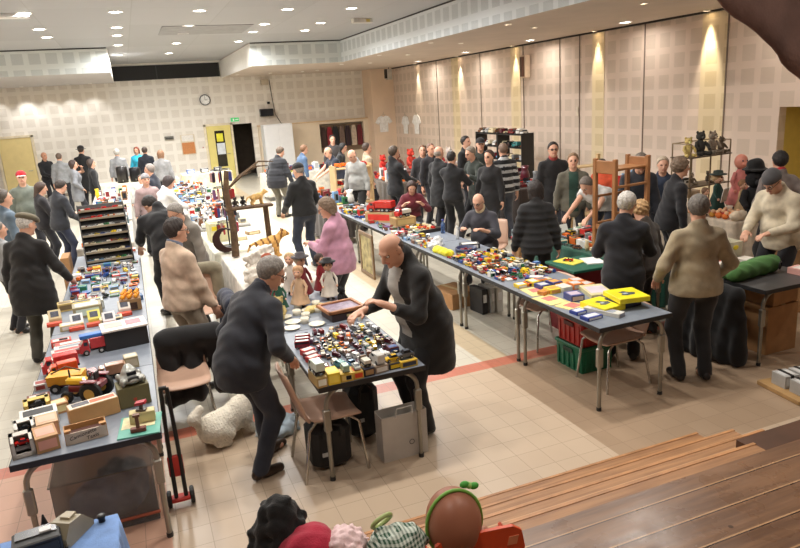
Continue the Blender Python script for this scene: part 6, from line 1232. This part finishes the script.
t = thing('thermostat', 'tiny white control box on the middle of the rose wall', 'switch', (XR-.02, 13.8, 2.05), radians(90)); B().box((0, 0, 0), (.08, .03, .2), P((222, 208, 190), .5)).build('plate', t); B().box((0, -.02, .04), (.03, .01, .03), P((180, 160, 140), .5)).build('dial', t)
t = thing('emergency_light', 'white emergency light box on the flat ceiling', 'ceiling light', (5.35, 15.3, ZC-.05), .2); B().box((0, 0, 0), (.5, .14, .1), P((216, 214, 206), .4), ch=.01).build('housing', t); B().box((.12, -.072, 0), (.1, .006, .06), P((226, 206, 120), .4)).build('indicator', t)
t = thing('ceiling_light_panel', 'white rectangular light fitting on the ceiling near left soffit', 'ceiling light', (-1.55, 13.75, ZC-.03), 0); B().box((0, 0, 0), (.62, .3, .06), P((222, 222, 222), .4), ch=.006).build('housing', t); B().box((0, 0, -.031), (.54, .22, .004), P((240, 240, 238), .3)).build('diffuser', t)
# fridge-like white panel, stage-front drape
t = thing('white_cupboard', 'tall plain white cupboard against beige low wall', 'cupboard', (5.35, YB-.72, 0), 0); B().box((0, 0, 1.0), (1.1, .6, 1.95), P((232, 234, 236), .4, var=.02), ch=.012).build('body', t); B().box((-.27, -.306, 1.0), (.53, .014, 1.85), P((236, 238, 240), .35, var=.02), ch=.004).build('door', t); B().box((.27, -.306, 1.0), (.53, .014, 1.85), P((236, 238, 240), .35, var=.02), ch=.004).build('door', t); B().box((0, -.32, 1.0), (.02, .02, .2), steel).build('handle', t)
# goods in the niche
for k in range(7):
    c_ = [(70, 50, 46), (150, 40, 50), (40, 40, 44), (120, 100, 90), (60, 44, 50), (206, 190, 170), (110, 40, 44)][k]; xx = 7.32+.255*k
    t = thing('hanging_garment', f'dark garment hanging in wall niche, {nth(k)} along its rail', 'clothing', (xx, YB-.18, NZ1-.13), .06*(k % 3), 'garments in the wall niche'); B().prism([(-.10, -.8), (.10, -.8), (.105, -.2), (.06, 0), (-.06, 0), (-.105, -.2)], -.05, .05, cloth(c_), 'y').build('garment', t); B().tube([(0, 0, 0), (0, 0, .069)], .006, steel, 6).build('hanger', t)
tag(B().tube([(7.16, YB-.18, NZ1-.045), (8.99, YB-.18, NZ1-.045)], .014, steel, 8).build('hanging_rail'), 'steel rail spanning the wall niche', 'rail')
# refreshment things
for k, (xx, c_, h_) in enumerate(((-.28, (60, 58, 58), .42), (.06, (40, 40, 44), .36))): t = thing('coffee_urn', ('taller', 'shorter')[k]+' dark metal coffee urn on the long refreshment table', 'urn', (xx, 20.55, .8235), 0); B().lathe([(0, 0), (.15, 0), (.15, h_), (.13, h_+.03), (0, h_+.05)], P(c_, .3, metal=.6), n=18).build('body', t); B().tube([(0, -.15, .08), (0, -.2, .07), (0, -.2, .04)], .014, steel, 6).build('tap', t)
for k in range(6): o = B().lathe([(0, .004), (.035, .004), (.045, .11), (.048, .11), (.038, 0), (0, 0)], P((236, 234, 228), .4), n=12).build('paper_cup', None, (.35+.13*k, 20.45+.05*(k % 2), .8235)); tag(o, f'white paper cup on the long refreshment table, {nth(k)} from the urns', 'cup', 'paper cups')
for k, (xx, c_) in enumerate(((1.6, (90, 120, 190)), (2.0, (60, 60, 70)), (2.4, (40, 42, 50)))): mbox(.22, .16, .12, c_, (226, 226, 226), (xx, 21.0, .8535), .1, ('blue', 'grey', 'black')[k]+' box on the cream refreshment table near yellow door', 'boxes on the cream refreshment table')
# ================================================================ stage-front dolls, seen from behind, and the low table
def seat_doll(px, py, zt, s, rz, dress, hairc, label):
    "stage-edge doll whose head centre is seen at (px, py) at height zt; it sits on the stage or on the top step"
    x, y, _ = at(px, py, zt); zb = .952 if y < 1.97 else .762; s = (zt-zb)/.80; return x, y, doll((x, y, zb), rz, s, dress, hairc, label, sit=True)
x, y, dw = seat_doll(281, 533, 1.22, 0, .1, (30, 28, 30), (14, 13, 14), 'doll with a mass of black hair at stage edge, seen from behind')
wear(soft('black_wig', 'tousled black wig on the leftmost stage-edge doll', 'wig', (('e', (0, 0, 0), (.085, .08, .085)), ('e', (.0, .0, .06), (.05, .05, .05)), ('e', (-.05, 0, -.05), (.06, .06, .06))), (14, 13, 14), (x, y, 1.25), 0, vx=.008, noise=.009, fr=50, k=.03, cuts=((0, 0, -.12, 0, 0, -1),)), dw)
x, y, dw = seat_doll(306, 560, 1.17, 0, .1, (70, 60, 80), (120, 60, 50), 'doll under a crimson hat on the stage edge')
wear(soft('crimson_hat', 'soft crimson hat covering the doll head on the stage edge', 'hat', (('e', (0, 0, .0), (.095, .09, .06)), ('e', (.03, 0, .04), (.06, .065, .04))), (176, 34, 62), (x, y, 1.20), 0, vx=.009, noise=.006, cuts=((0, 0, -.05, 0, 0, -1),)), dw)
x, y, dw = seat_doll(347, 556, 1.17, 0, 0, (226, 190, 196), (236, 206, 208), 'doll with fluffy pale pink wig on the stage edge')
wear(soft('pink_pompom', 'fluffy pale pink pompom bonnet on the pink-wigged doll', 'hat', (('e', (0, 0, .0), (.07, .07, .055)),), (238, 206, 208), (x, y, 1.215), 0, vx=.007, noise=.008, fr=90, cuts=((0, 0, -.05, 0, 0, -1),)), dw)
x, y, dw = seat_doll(393, 556, 1.17, 0, -.1, (66, 96, 80), (90, 120, 100), 'doll in green and white checked bonnet on the stage edge')
ck = G('green_gingham'); (x_, y_, z_), ps = ck.obj(); f1 = ck.math('LESS_THAN', ck.math('FRACT', ck.math('MULTIPLY', x_, 75.)), .5); f2 = ck.math('LESS_THAN', ck.math('FRACT', ck.math('MULTIPLY', z_, 75.)), .5); ck.L.new(ck.mix(ck.math('MULTIPLY', ck.math('ADD', f1, f2), .5), lin((206, 214, 204)), lin((50, 84, 66))), ck.p.inputs['Base Color']); ck.p.inputs['Roughness'].default_value = .9
wear(soft('checked_bonnet', 'green and white checked cloth bonnet next to the brown doll head', 'hat', (('e', (0, 0, .0), (.085, .08, .055)), ('e', (.07, .0, -.01), (.055, .05, .04))), (66, 96, 80), (x, y, 1.215), 0, vx=.008, noise=.006, fr=40, mat=ck.m, cuts=((0, 0, -.06, 0, 0, -1),)), dw)
tag(B().tube([(.035*cos(i*pi/8), .0, .035*sin(i*pi/8)) for i in range(17)], .008, P((170, 186, 120), .5), 6).build('green_ring', None, (x-.02, y+.03, 1.29), .3, (.6, 0, .3)), 'pale green ring toy lying on the checked bonnet', 'toy')
# big brown doll head with green headband, in an orange toy chair
t = thing('large_doll', 'big brown bald doll with green bow headband, seen from behind', 'doll', (.815, 1.78, .955), -.1); bsk = M('brown_vinyl', (158, 102, 78), .45, var=.05)
B().ell((0, 0, .29), (.094, .10, .118), bsk, 24).ell((0, .09, .27), (.04, .02, .03), bsk, 8).build('head', t); B().tube([(.098*cos(a)*.99, -.01+.03*cos(2*a)*0, .29+.122*sin(a)) for a in [i*2*pi/28 for i in range(29)]], .006, P((120, 176, 76), .6), 8).build('headband', t)
B().ell((.045, 0, .418), (.018, .012, .012), P((70, 160, 60), .6), 8).ell((.078, .0, .406), (.018, .012, .012), P((70, 160, 60), .6), 8).ell((.06, 0, .412), (.012, .014, .012), P((150, 200, 110), .6), 6).build('bow', t)
B().ell((0, 0, .11), (.085, .07, .10), cloth((222, 214, 204)), 14).build('dress', t)
for sx in (-1, 1): B().tube([(sx*.075, .0, .17), (sx*.14, .04, .12), (sx*.16, .11, .12)], [.028, .026, .022], bsk, 8).ell((sx*.16, .125, .12), (.024, .026, .022), bsk, 8).build('arm', t); B().tube([(sx*.05, .03, .04), (sx*.07, .17, .035)], [.036, .03], bsk, 8).build('leg', t)
t = thing('toy_chair', 'orange plastic toy chair holding the big brown doll', 'chair', (.885, 1.80, .952), -.16); t.scale = (.74, .8, 1.04); om = P((226, 84, 40), .35)
pr = [(-.20, .15), (.20, .15), (.215, .19), (.20, .25), (.16, .27), (-.16, .27), (-.20, .25), (-.215, .19)]
b = B(); b.prism(pr, -.125, -.108, om, 'y')
b.build('backrest', t); B().prism([(.13, .205), (.175, .205), (.185, .235), (.14, .235)], -.127, -.106, P((238, 150, 110), .5), 'y').build('handle_slot', t)
for sx in (-1, 1): B().box((sx*.2, .02, .12), (.02, .25, .05), om, ch=.006).box((sx*.2, .14, .06), (.025, .03, .12), om).box((sx*.2, -.11, .09), (.025, .025, .18), om).build('arm_side', t)
# low table things
t = thing('slide_projector', 'black rectangular apparatus with silver top on the blue cloth', 'apparatus', (-.66, 3.13, .7035), .12); B().box((0, 0, .05), (.2, .13, .10), P((24, 24, 26), .4), ch=.006).build('casing', t); B().box((0, .02, .103), (.17, .07, .006), P((150, 152, 156), .25, metal=.8)).build('silver_top', t); B().box((.04, .01, .109), (.05, .04, .008), P((222, 222, 222), .4)).build('white_plate', t); B().box((0, -.067, .05), (.17, .004, .06), P((44, 44, 46), .3)).build('front_panel', t)
t = thing('vintage_scale', 'beige wedge-shaped metal apparatus beside black one on blue cloth', 'apparatus', (-.53, 3.21, .7035), -.55); B().prism([(-.10, 0), (.10, 0), (.10, .025), (.03, .10), (-.06, .11), (-.10, .05)], -.05, .05, P((152, 142, 118), .4), 'x').build('casing', t); B().box((0, .0, .112), (.05, .05, .01), P((180, 170, 146), .4)).build('top_knob', t); B().box((0, -.10, .012), (.115, .012, .02), steel).build('metal_lip', t)
t = thing('black_cone', 'small black cone standing at back of the blue cloth', 'ornament', (-.645, 3.275, .7035), 0); B().lathe([(0, 0), (.03, 0), (.004, .11), (0, .112)], P((22, 20, 22), .5), n=16).build('cone', t); B().lathe([(.034, 0), (.036, .006), (.03, .008)], P((40, 38, 38), .5), n=16).build('rim', t)
t = thing('black_camera', 'black bulky camera-like apparatus at outer edge of blue cloth', 'apparatus', (-.88, 3.10, .7035), .3); B().box((0, 0, .045), (.16, .1, .09), P((22, 22, 24), .5), ch=.01).build('casing', t); B().lathe([(0, 0), (.04, 0), (.044, .06), (.0, .06)], P((30, 30, 32), .3), n=18).build('lens_barrel', t, (.02, .05, .05), 0, (-pi/2, 0, 0)); B().tube([(-.06, 0, .09), (-.03, 0, .125), (.04, 0, .125), (.07, 0, .09)], .01, P((24, 24, 26), .6), 8).build('carry_handle', t)
t = thing('small_black_knob', 'little black cylinder standing near inner corner of blue cloth', 'ornament', (-.40, 3.27, .7035), 0); B().lathe([(0, 0), (.016, 0), (.016, .02), (.02, .022), (.02, .035), (0, .037)], P((22, 22, 22), .4), n=14).build('body', t); B().lathe([(0, .0375), (.01, .0375)][::-1], P((60, 60, 60), .3), n=10).build('cap', t)
# stage drape, high at the right of the proscenium
def drape():
    dm = M('brown_drape', (112, 86, 78), .95, var=.2, scale=5, bump=.3, bscale=60); t = thing('stage_drape', 'dark brown stage drape swagged at top corner by the rose wall', 'curtain', (0, 0, 0)); n, m_ = 60, 14; v = []
    for i in range(n+1):
        u = i/n; x = 2.80+u*3.6; bot = 3.03-.66*(x-2.80) if u < .3 else max(1.7, 2.32-.9*(u-.3))
        for j in range(m_+1): w_ = j/m_; v.append((x, 2.72+.022*sin(u*46)*(.3+.7*w_)+.006*sin(u*111+w_*3), ZC-.02-(ZC-.02-bot)*w_))
    f = [(i*(m_+1)+j, i*(m_+1)+j+1, (i+1)*(m_+1)+j+1, (i+1)*(m_+1)+j) for i in range(n) for j in range(m_)]
    b = B(); b.add(v, f, dm, True); o = b.build('drape_cloth', t); s_ = o.modifiers.new('thickness', 'SOLIDIFY'); s_.thickness = .012
    B().tube([(2.75, 2.72, ZC-.03), (6.45, 2.72, ZC-.03)], .02, steel, 8).build('curtain_rail', t)
drape()
# ================================================================ the people
BK = (24, 24, 27); GREYH = (132, 126, 120); BRH = (62, 46, 36); DKH = (34, 27, 24); WH = (196, 192, 186)
def pp(label, hp, dir, h=1.72, at_=None, **k):
    "person whose crown shows at pixel hp (unless a floor point at_ is given)"
    x0, y0 = at_ if at_ else (0, 0)
    d0 = at(hp[0], hp[1], h)
    k.setdefault('q', .0095 if hypot(d0[0], d0[1]) < 6.3 else .0135 if hypot(d0[0], d0[1]) < 9.5 else .017 if hypot(d0[0], d0[1]) < 14 else .022)
    t = person(label, x0, y0, dir, h, **k)
    if not at_:
        l = person.last; top = l['H'](0, -.02, .128); x, y, z = at(hp[0], hp[1], top[2]); a = -radians(dir)
        t.location = (x-(top[0]*cos(a)-top[1]*sin(a)), y-(top[0]*sin(a)+top[1]*cos(a)), 0)
    return t
# around the near tables
pp('grey-haired man in dark jacket and glasses leaning over boxed cars on middle table', (268, 263), 62, 1.70, (.63, 4.65), q=.0085, lean=32, wide=1.08, head=(18, 16), L=(-.22, .10, .84), R=(.22, .12, .88), foot=((-.13, .12), (.10, -.14)), top=(36, 38, 46), hem=.17, pants=(42, 46, 58), hair=('short', GREYH), glasses=True, shoes=(52, 38, 28), shirt=(58, 62, 74), g=1.25)
pp('balding man in black hooded coat stooping over middle table with hands raised', (385, 236), 262, 1.76, None, q=.0085, lean=24, twist=-4, head=(22, -12), L=(-.14, .30, 1.16), R=(.13, .38, 1.06), wide=1.08, top=(27, 26, 26), under=(168, 166, 160), open_=True, hem=.38, hood=True, pants=(24, 24, 28), hair=('bald', (74, 58, 48)), g=1.28)
pp('woman in pink jacket with short greying curls holding a small toy', (323, 198), 312, 1.62, None, q=.0085, fem=True, g=1.22, lean=6, head=(20, -15), L=(-.08, .30, 1.06), R=(.07, .30, 1.04), top=(186, 138, 160), hem=.13, pants=(52, 52, 58), hair=('bob', (118, 98, 80)), glasses=True)
pp('man in beige knitted sweater and glasses standing beside the left table', (174, 218), 62, 1.70, None, q=.0085, g=1.2, head=(6, 8), L=(-.24, .16, .86), R=(.25, .16, .84), top=(196, 172, 150), hem=.06, pants=(158, 144, 126), hair=('short', (44, 34, 30)), glasses=True, shirt=(120, 128, 146))
pp('grey-haired man in grey jacket looking down behind the beige sweater man', (171, 205), 238, 1.64, None, lean=14, head=(24, 0), top=(118, 112, 104), hem=.12, pants=(66, 66, 64), hair=('short', GREYH), glasses=True)
old = pp('elderly man in long black coat and flat cap, seen from behind with cane', (32, 214), 22, 1.70, (-1.20, 8.12), q=.0085, g=1.18, lean=6, head=(12, 22), R=(.30, .22, .90), L=(-.30, .05, .80), top=(24, 22, 22), hem=.30, pants=(72, 70, 62), hair=('short', WH), cap=('flat', (98, 90, 72)))
pp('person in black hoodie with white round emblem, bending by left row', (150, 187), 338, 1.78, (.28, 9.25), q=.011, lean=38, g=1.5, wide=1.4, head=(34, -15), L=(-.2, .4, .9), R=(.2, .4, .9), top=(23, 23, 26), hem=.1, hood=True, pants=(30, 30, 34), hair=('short', DKH))
l_ = person.last; t_ = l_['t']; B().lathe([(0, .001), (.05, .001), (.05, 0), (0, 0)][::-1], P((214, 214, 214), .7), n=16).build('back_emblem', t_, tuple(l_['ch']+l_['A2']@np.array([.05, -.155, .02])), 0, (pi/2+radians(24)+.05, 0, .2))
pp('man in black sweater and black cap seen from behind in middle aisle', (297, 163), 345, 1.74, None, q=.0135, g=1.12, L=(-.24, .25, .95), R=(.24, .25, .95), top=(24, 24, 26), hem=.04, pants=(40, 46, 62), hair=('short', GREYH), cap=('peak', (28, 27, 28)), head=(12, -15))
pp('grey-haired man in khaki sweater and black trousers, back to the stage', (692, 197), 22, 1.68, (4.40, 4.30), q=.0085, g=1.22, head=(10, 12), L=(-.27, .16, .92), R=(.27, .18, .92), top=(158, 144, 118), hem=.08, pants=(28, 27, 28), hair=('short', (104, 98, 92)), shoes=(34, 32, 32))
pp('white-haired man in black coat reading beside the honey wood rack', (640, 197), 38, 1.66, (4.20, 5.0), q=.0085, g=1.1, lean=5, head=(14, 22), L=(-.12, .32, 1.08), R=(.16, .34, 1.05), top=(26, 27, 34), hem=.16, pants=(28, 28, 32), hair=('short', (188, 184, 178)), glasses=True, shoes=(30, 28, 28))
pp('blonde person stooping between the reader and the khaki sweater man', (679, 209), 350, 1.48, (4.80, 5.38), q=.0095, fem=True, lean=12, head=(20, 20), top=(60, 52, 46), pants=(46, 44, 44), hair=('curly', (182, 146, 102)))
pp('man in cream jacket and grey beanie reaching across the fruit box', (783, 175), 262, 1.74, (6.36, 5.12), q=.0085, lean=16, head=(34, 0), g=1.15, L=(-.12, .32, 1.02), R=(.15, .32, 1.0), top=(206, 194, 170), hem=.14, pants=(30, 30, 36), hair=('short', (90, 80, 74)), cap=('beanie', (78, 76, 78)), glasses=True)
pp('dark-haired person in grey cardigan and red scarf, back turned by the doorway', (781, 151), 28, 1.72, None, fem=True, q=.0135, top=(122, 112, 108), hem=.12, pants=(44, 44, 48), hair=('short', (28, 24, 24)), shirt=(186, 44, 50), R=(.2, -.12, .95))
pp('woman in black quilted jacket standing behind the long right-hand table', (540, 184), 25, 1.60, (4.34, 6.70), q=.011, fem=True, puffy=True, top=(34, 34, 36), hem=.12, pants=(30, 30, 32), hair=('bob', (38, 30, 28)), head=(10, 0))
pp('bald seated stallholder in dark jacket, beige collar and glasses', (466, 198), 232, 1.66, (4.50, 8.28), q=.0105, seat=.45, lean=14, head=(16, 0), L=(-.16, .40, .82), R=(.16, .38, .82), top=(58, 58, 66), hair=('bald', (150, 140, 130)), glasses=True, shirt=(206, 186, 150), g=1.15, foot=((-.13, .36), (.13, .34)))
pp('man in light grey t-shirt bending over the green-clothed stall', (572, 177), 248, 1.76, (6.22, 7.98), q=.0125, lean=70, head=(10, 0), L=(-.18, .58, .84), R=(.14, .60, .86), top=(196, 194, 192), sleeve=.5, pants=(48, 52, 64), hair=('short', (108, 98, 90)), g=1.15, hem=.08)
pp('fair-haired man in open olive jacket over dark green sweater', (573, 153), 212, 1.66, None, top=(92, 88, 76), under=(34, 62, 52), open_=True, hem=.2, hair=('short', (138, 112, 84)))
pp('tall man in black overcoat and glasses against the rose wall', (553, 142), 205, 1.77, None, top=(26, 24, 26), hem=.35, shirt=(150, 60, 56), hair=('short', (40, 30, 26)), glasses=True)
pp('hunched person in orange hooded top behind the honey wood rack', (601, 160), 240, 1.52, None, lean=18, top=(226, 92, 58), hood=True, hair=('short', BRH), head=(20, 0))
pp('pale-haired person in navy top behind the rack, beside orange hood', (624, 156), 215, 1.61, (6.95, 7.5), top=(46, 56, 76), hair=('short', (186, 170, 150)), lean=8)
pp('grey-haired man in dark jacket looking down behind the rack', (642, 154), 205, 1.75, None, top=(40, 42, 50), hair=('short', (112, 102, 92)), head=(22, 0), lean=8)
pp('person with bushy grey-brown hair in black jacket beside the wire doll shelf', (681, 158), 110, 1.70, None, top=(27, 26, 30), hair=('curly', (120, 100, 82)), lean=14, hem=.12)
# middle of the hall
pp('man in black and white striped sweater, back turned, near the car shelves', (503, 143), 8, 1.75, None, top=(28, 28, 30), stripes=(190, 190, 190), pants=(78, 82, 92), hair=('thin', (120, 96, 80)))
pp('woman in black coat with cropped brown hair facing the middle crowd', (489, 150), 238, 1.68, None, fem=True, top=(30, 29, 31), hem=.25, hair=('short', (66, 46, 38)))
pp('grey-haired man in dark green coat holding out an arm', (469, 147), 262, 1.72, None, top=(46, 52, 46), hem=.3, hair=('short', (134, 122, 108)), lean=10, L=(-.14, .32, 1.2), R=(.14, .3, 1.15), head=(14, 0))
pp('man in dark peaked cap behind the green coat man', (480, 138), 200, 1.78, None, top=(42, 46, 40), cap=('peak', (36, 32, 32)), hair=('short', BRH))
pp('dark-haired man in black jacket before the red boxes at rose wall', (465, 136), 150, 1.78, None, top=(26, 26, 28), hair=('short', DKH))
pp('man in black sweater seen from behind, hands joined with companion', (451, 151), 55, 1.70, None, top=(25, 25, 28), pants=(26, 26, 30), hair=('thin', (40, 34, 32)), L=(-.1, .42, 1.12), R=(.14, .42, 1.1))
pp('balding grey man in black coat, turned towards man in black sweater', (438, 146), 72, 1.74, None, top=(24, 24, 26), hem=.3, hair=('bald', (150, 140, 130)))
pp('bearded man in dark jacket facing stage in the crowd centre', (422, 145), 195, 1.64, None, top=(44, 42, 44), hair=('short', (110, 84, 64)))
pp('man with reddish face behind the balding man in black coat', (430, 143), 170, 1.71, None, top=(34, 32, 36), hair=('thin', (120, 92, 76)), skin=1)
pp('man in black jacket with white shoulder emblem at the red toy stall', (393, 146), 78, 1.76, None, top=(25, 25, 28), hem=.12, hair=('short', (70, 56, 44)), pants=(26, 28, 36), hood=True, L=(-.1, .4, 1.1), R=(.15, .38, 1.05))
l_ = person.last; B().box((0, 0, 0), (.05, .01, .035), P((226, 226, 226), .6)).build('shoulder_emblem', l_['t'], tuple((l_['arms'][1][1]+l_['arms'][1][2])/2+np.array([.066, 0, .07])), radians(90))
pp('brown-haired seated visitor in burgundy sweater', (408, 183), 200, 1.55, (4.48, 10.85), seat=.45, fem=True, top=(98, 28, 40), hair=('bob', (58, 40, 34)), lean=14, head=(20, 0), L=(-.15, .3, .85), R=(.15, .3, .85))
pp('heavy person in black ribbed padded jacket, back turned by wire stand', (281, 147), 48, 1.74, None, puffy=True, g=1.4, lean=18, top=(34, 35, 40), hem=.18, pants=(100, 96, 84), hair=('short', (96, 80, 66)), head=(16, 20), q=.018)
pp('man in denim blue jacket bending right among the far stalls', (304, 145), 80, 1.68, None, lean=24, top=(70, 92, 120), hair=('short', (120, 86, 60)))
pp('bald man in dark navy jacket bending left with beige trousers', (327, 147), 258, 1.72, None, lean=32, top=(34, 38, 52), pants=(176, 160, 136), hair=('bald', (140, 120, 104)), L=(-.1, .5, .95), R=(.1, .5, .95))
pp('dark-haired man in grey jacket standing before the wall niche', (332, 135), 185, 1.76, None, top=(62, 58, 58), hair=('short', DKH))
pp('black-haired person in black top bending before the wall niche', (343, 143), 120, 1.66, None, lean=22, top=(26, 26, 28), hair=('bob', (22, 20, 20)))
pp('bald man in pale grey sweater looking down over the far aisle end', (350, 150), 236, 1.74, None, g=1.15, top=(150, 150, 146), pants=(34, 32, 32), hair=('bald', (120, 100, 88)), head=(26, 0), lean=8)
pp('man in stone jacket under the first hanging t-shirt', (366, 143), 95, 1.70, None, top=(168, 150, 126), hair=('short', BRH))
# left side and far left
pp('dark-haired man in black leather jacket and jeans beside the left row', (62, 180), 55, 1.67, None, lean=8, head=(24, 0), top=(40, 42, 48), hem=.1, pants=(42, 48, 68), hair=('short', (52, 42, 36)), L=(-.15, .32, 1.0), R=(.2, .25, .9))
pp('long-haired woman in dark jacket beside the leather jacket man', (41, 182), 70, 1.60, None, fem=True, top=(34, 32, 36), hem=.12, hair=('long', (70, 52, 42)), L=(-.1, .3, 1.05), R=(.12, .3, 1.0), head=(16, 0))
pp('man in red cap with white peak and grey-green jacket', (20, 171), 172, 1.78, None, g=1.15, top=(104, 110, 100), hem=.12, cap=('peak', (168, 24, 34)), hair=('short', GREYH))
pp('person in slate blue jacket at the far left edge of the crowd', (1, 190), 65, 1.74, None, top=(92, 108, 122), hem=.12, hair=('short', (90, 80, 72)))
pp('person in pale grey jacket behind the flat cap man', (-4, 222), 60, 1.46, None, top=(150, 152, 154), hair=('short', (120, 110, 100)))
pp('rosy bald man in black jacket near the cream door', (43, 152), 140, 1.74, None, top=(28, 28, 32), hair=('bald', (110, 90, 80)), skin=1, L=(-.1, .3, 1.0), R=(.1, .3, 1.0))
pp('balding person in grey knit turned to the back wall', (58, 153), 5, 1.74, None, top=(136, 138, 140), hair=('thin', (96, 80, 68)))
pp('tall figure in long black coat and brimmed hat by the back wall', (80, 146), 20, 1.86, None, top=(26, 26, 28), hem=.5, cap=('brim', (34, 32, 32)), hair=('short', BRH))
pp('dark-haired person in short black jacket before the brimmed hat figure', (90, 159), 80, 1.62, None, top=(26, 26, 28), hem=.15, hair=('bob', (70, 58, 52)))
pp('woman in grey wool coat raising a hand to her face', (72, 160), 78, 1.64, None, fem=True, top=(120, 122, 126), hem=.3, hair=('bob', (58, 40, 34)), L=(-.06, .2, 1.42), R=(.2, .1, .9))
pp('white-haired helper in grey check at the refreshment table', (116, 149), 10, 1.70, None, top=(150, 152, 156), hair=('short', WH))
pp('red-haired helper in turquoise top at the refreshment table', (136, 147), 195, 1.64, None, fem=True, top=(44, 170, 204), hair=('bob', (128, 62, 42)))
pp('dark-haired helper with crossed pale straps over navy top', (144, 147), 10, 1.68, None, top=(34, 38, 48), hair=('short', (70, 56, 48)))
pp('brown-haired person in grey sweater near the cork notice board', (160, 150), 22, 1.68, None, top=(142, 142, 142), hair=('bob', (138, 104, 78)))
pp('grey-haired man in navy sweater turned left in the far middle row', (149, 164), 292, 1.68, None, top=(36, 40, 52), hair=('short', (140, 130, 122)), lean=8)
pp('dark-haired child facing stage in pale top', (137, 176), 178, 1.28, (.15, 16.95), top=(190, 190, 186), hair=('short', (60, 46, 38)))
pp('person in grey beanie half hidden by the black hoodie', (133, 184), 165, 1.56, (.20, 13.6), top=(150, 128, 126), cap=('beanie', (132, 130, 132)), hair=('short', BRH))
pp('dark-haired woman in white jacket leaning over the middle row', (170, 176), 62, 1.62, None, fem=True, lean=14, top=(226, 224, 222), hem=.14, hair=('bob', (52, 40, 38)), L=(-.14, .4, 1.0), R=(.14, .4, 1.0), head=(22, 0))
# cane held by the elderly man
x, y, z = at(48, 279, .86); tag(B().tube([(x, y, .0), (x-.06, y-.08, .86)], [.011, .013], P((150, 130, 104), .5), 8).tube([(x-.06, y-.08, .86), (x-.06, y-.10, .90), (x-.07, y-.16, .90)], .013, P((110, 76, 50), .5), 8).build('walking_cane'), 'pale walking cane held by the elderly man in long coat', 'cane')
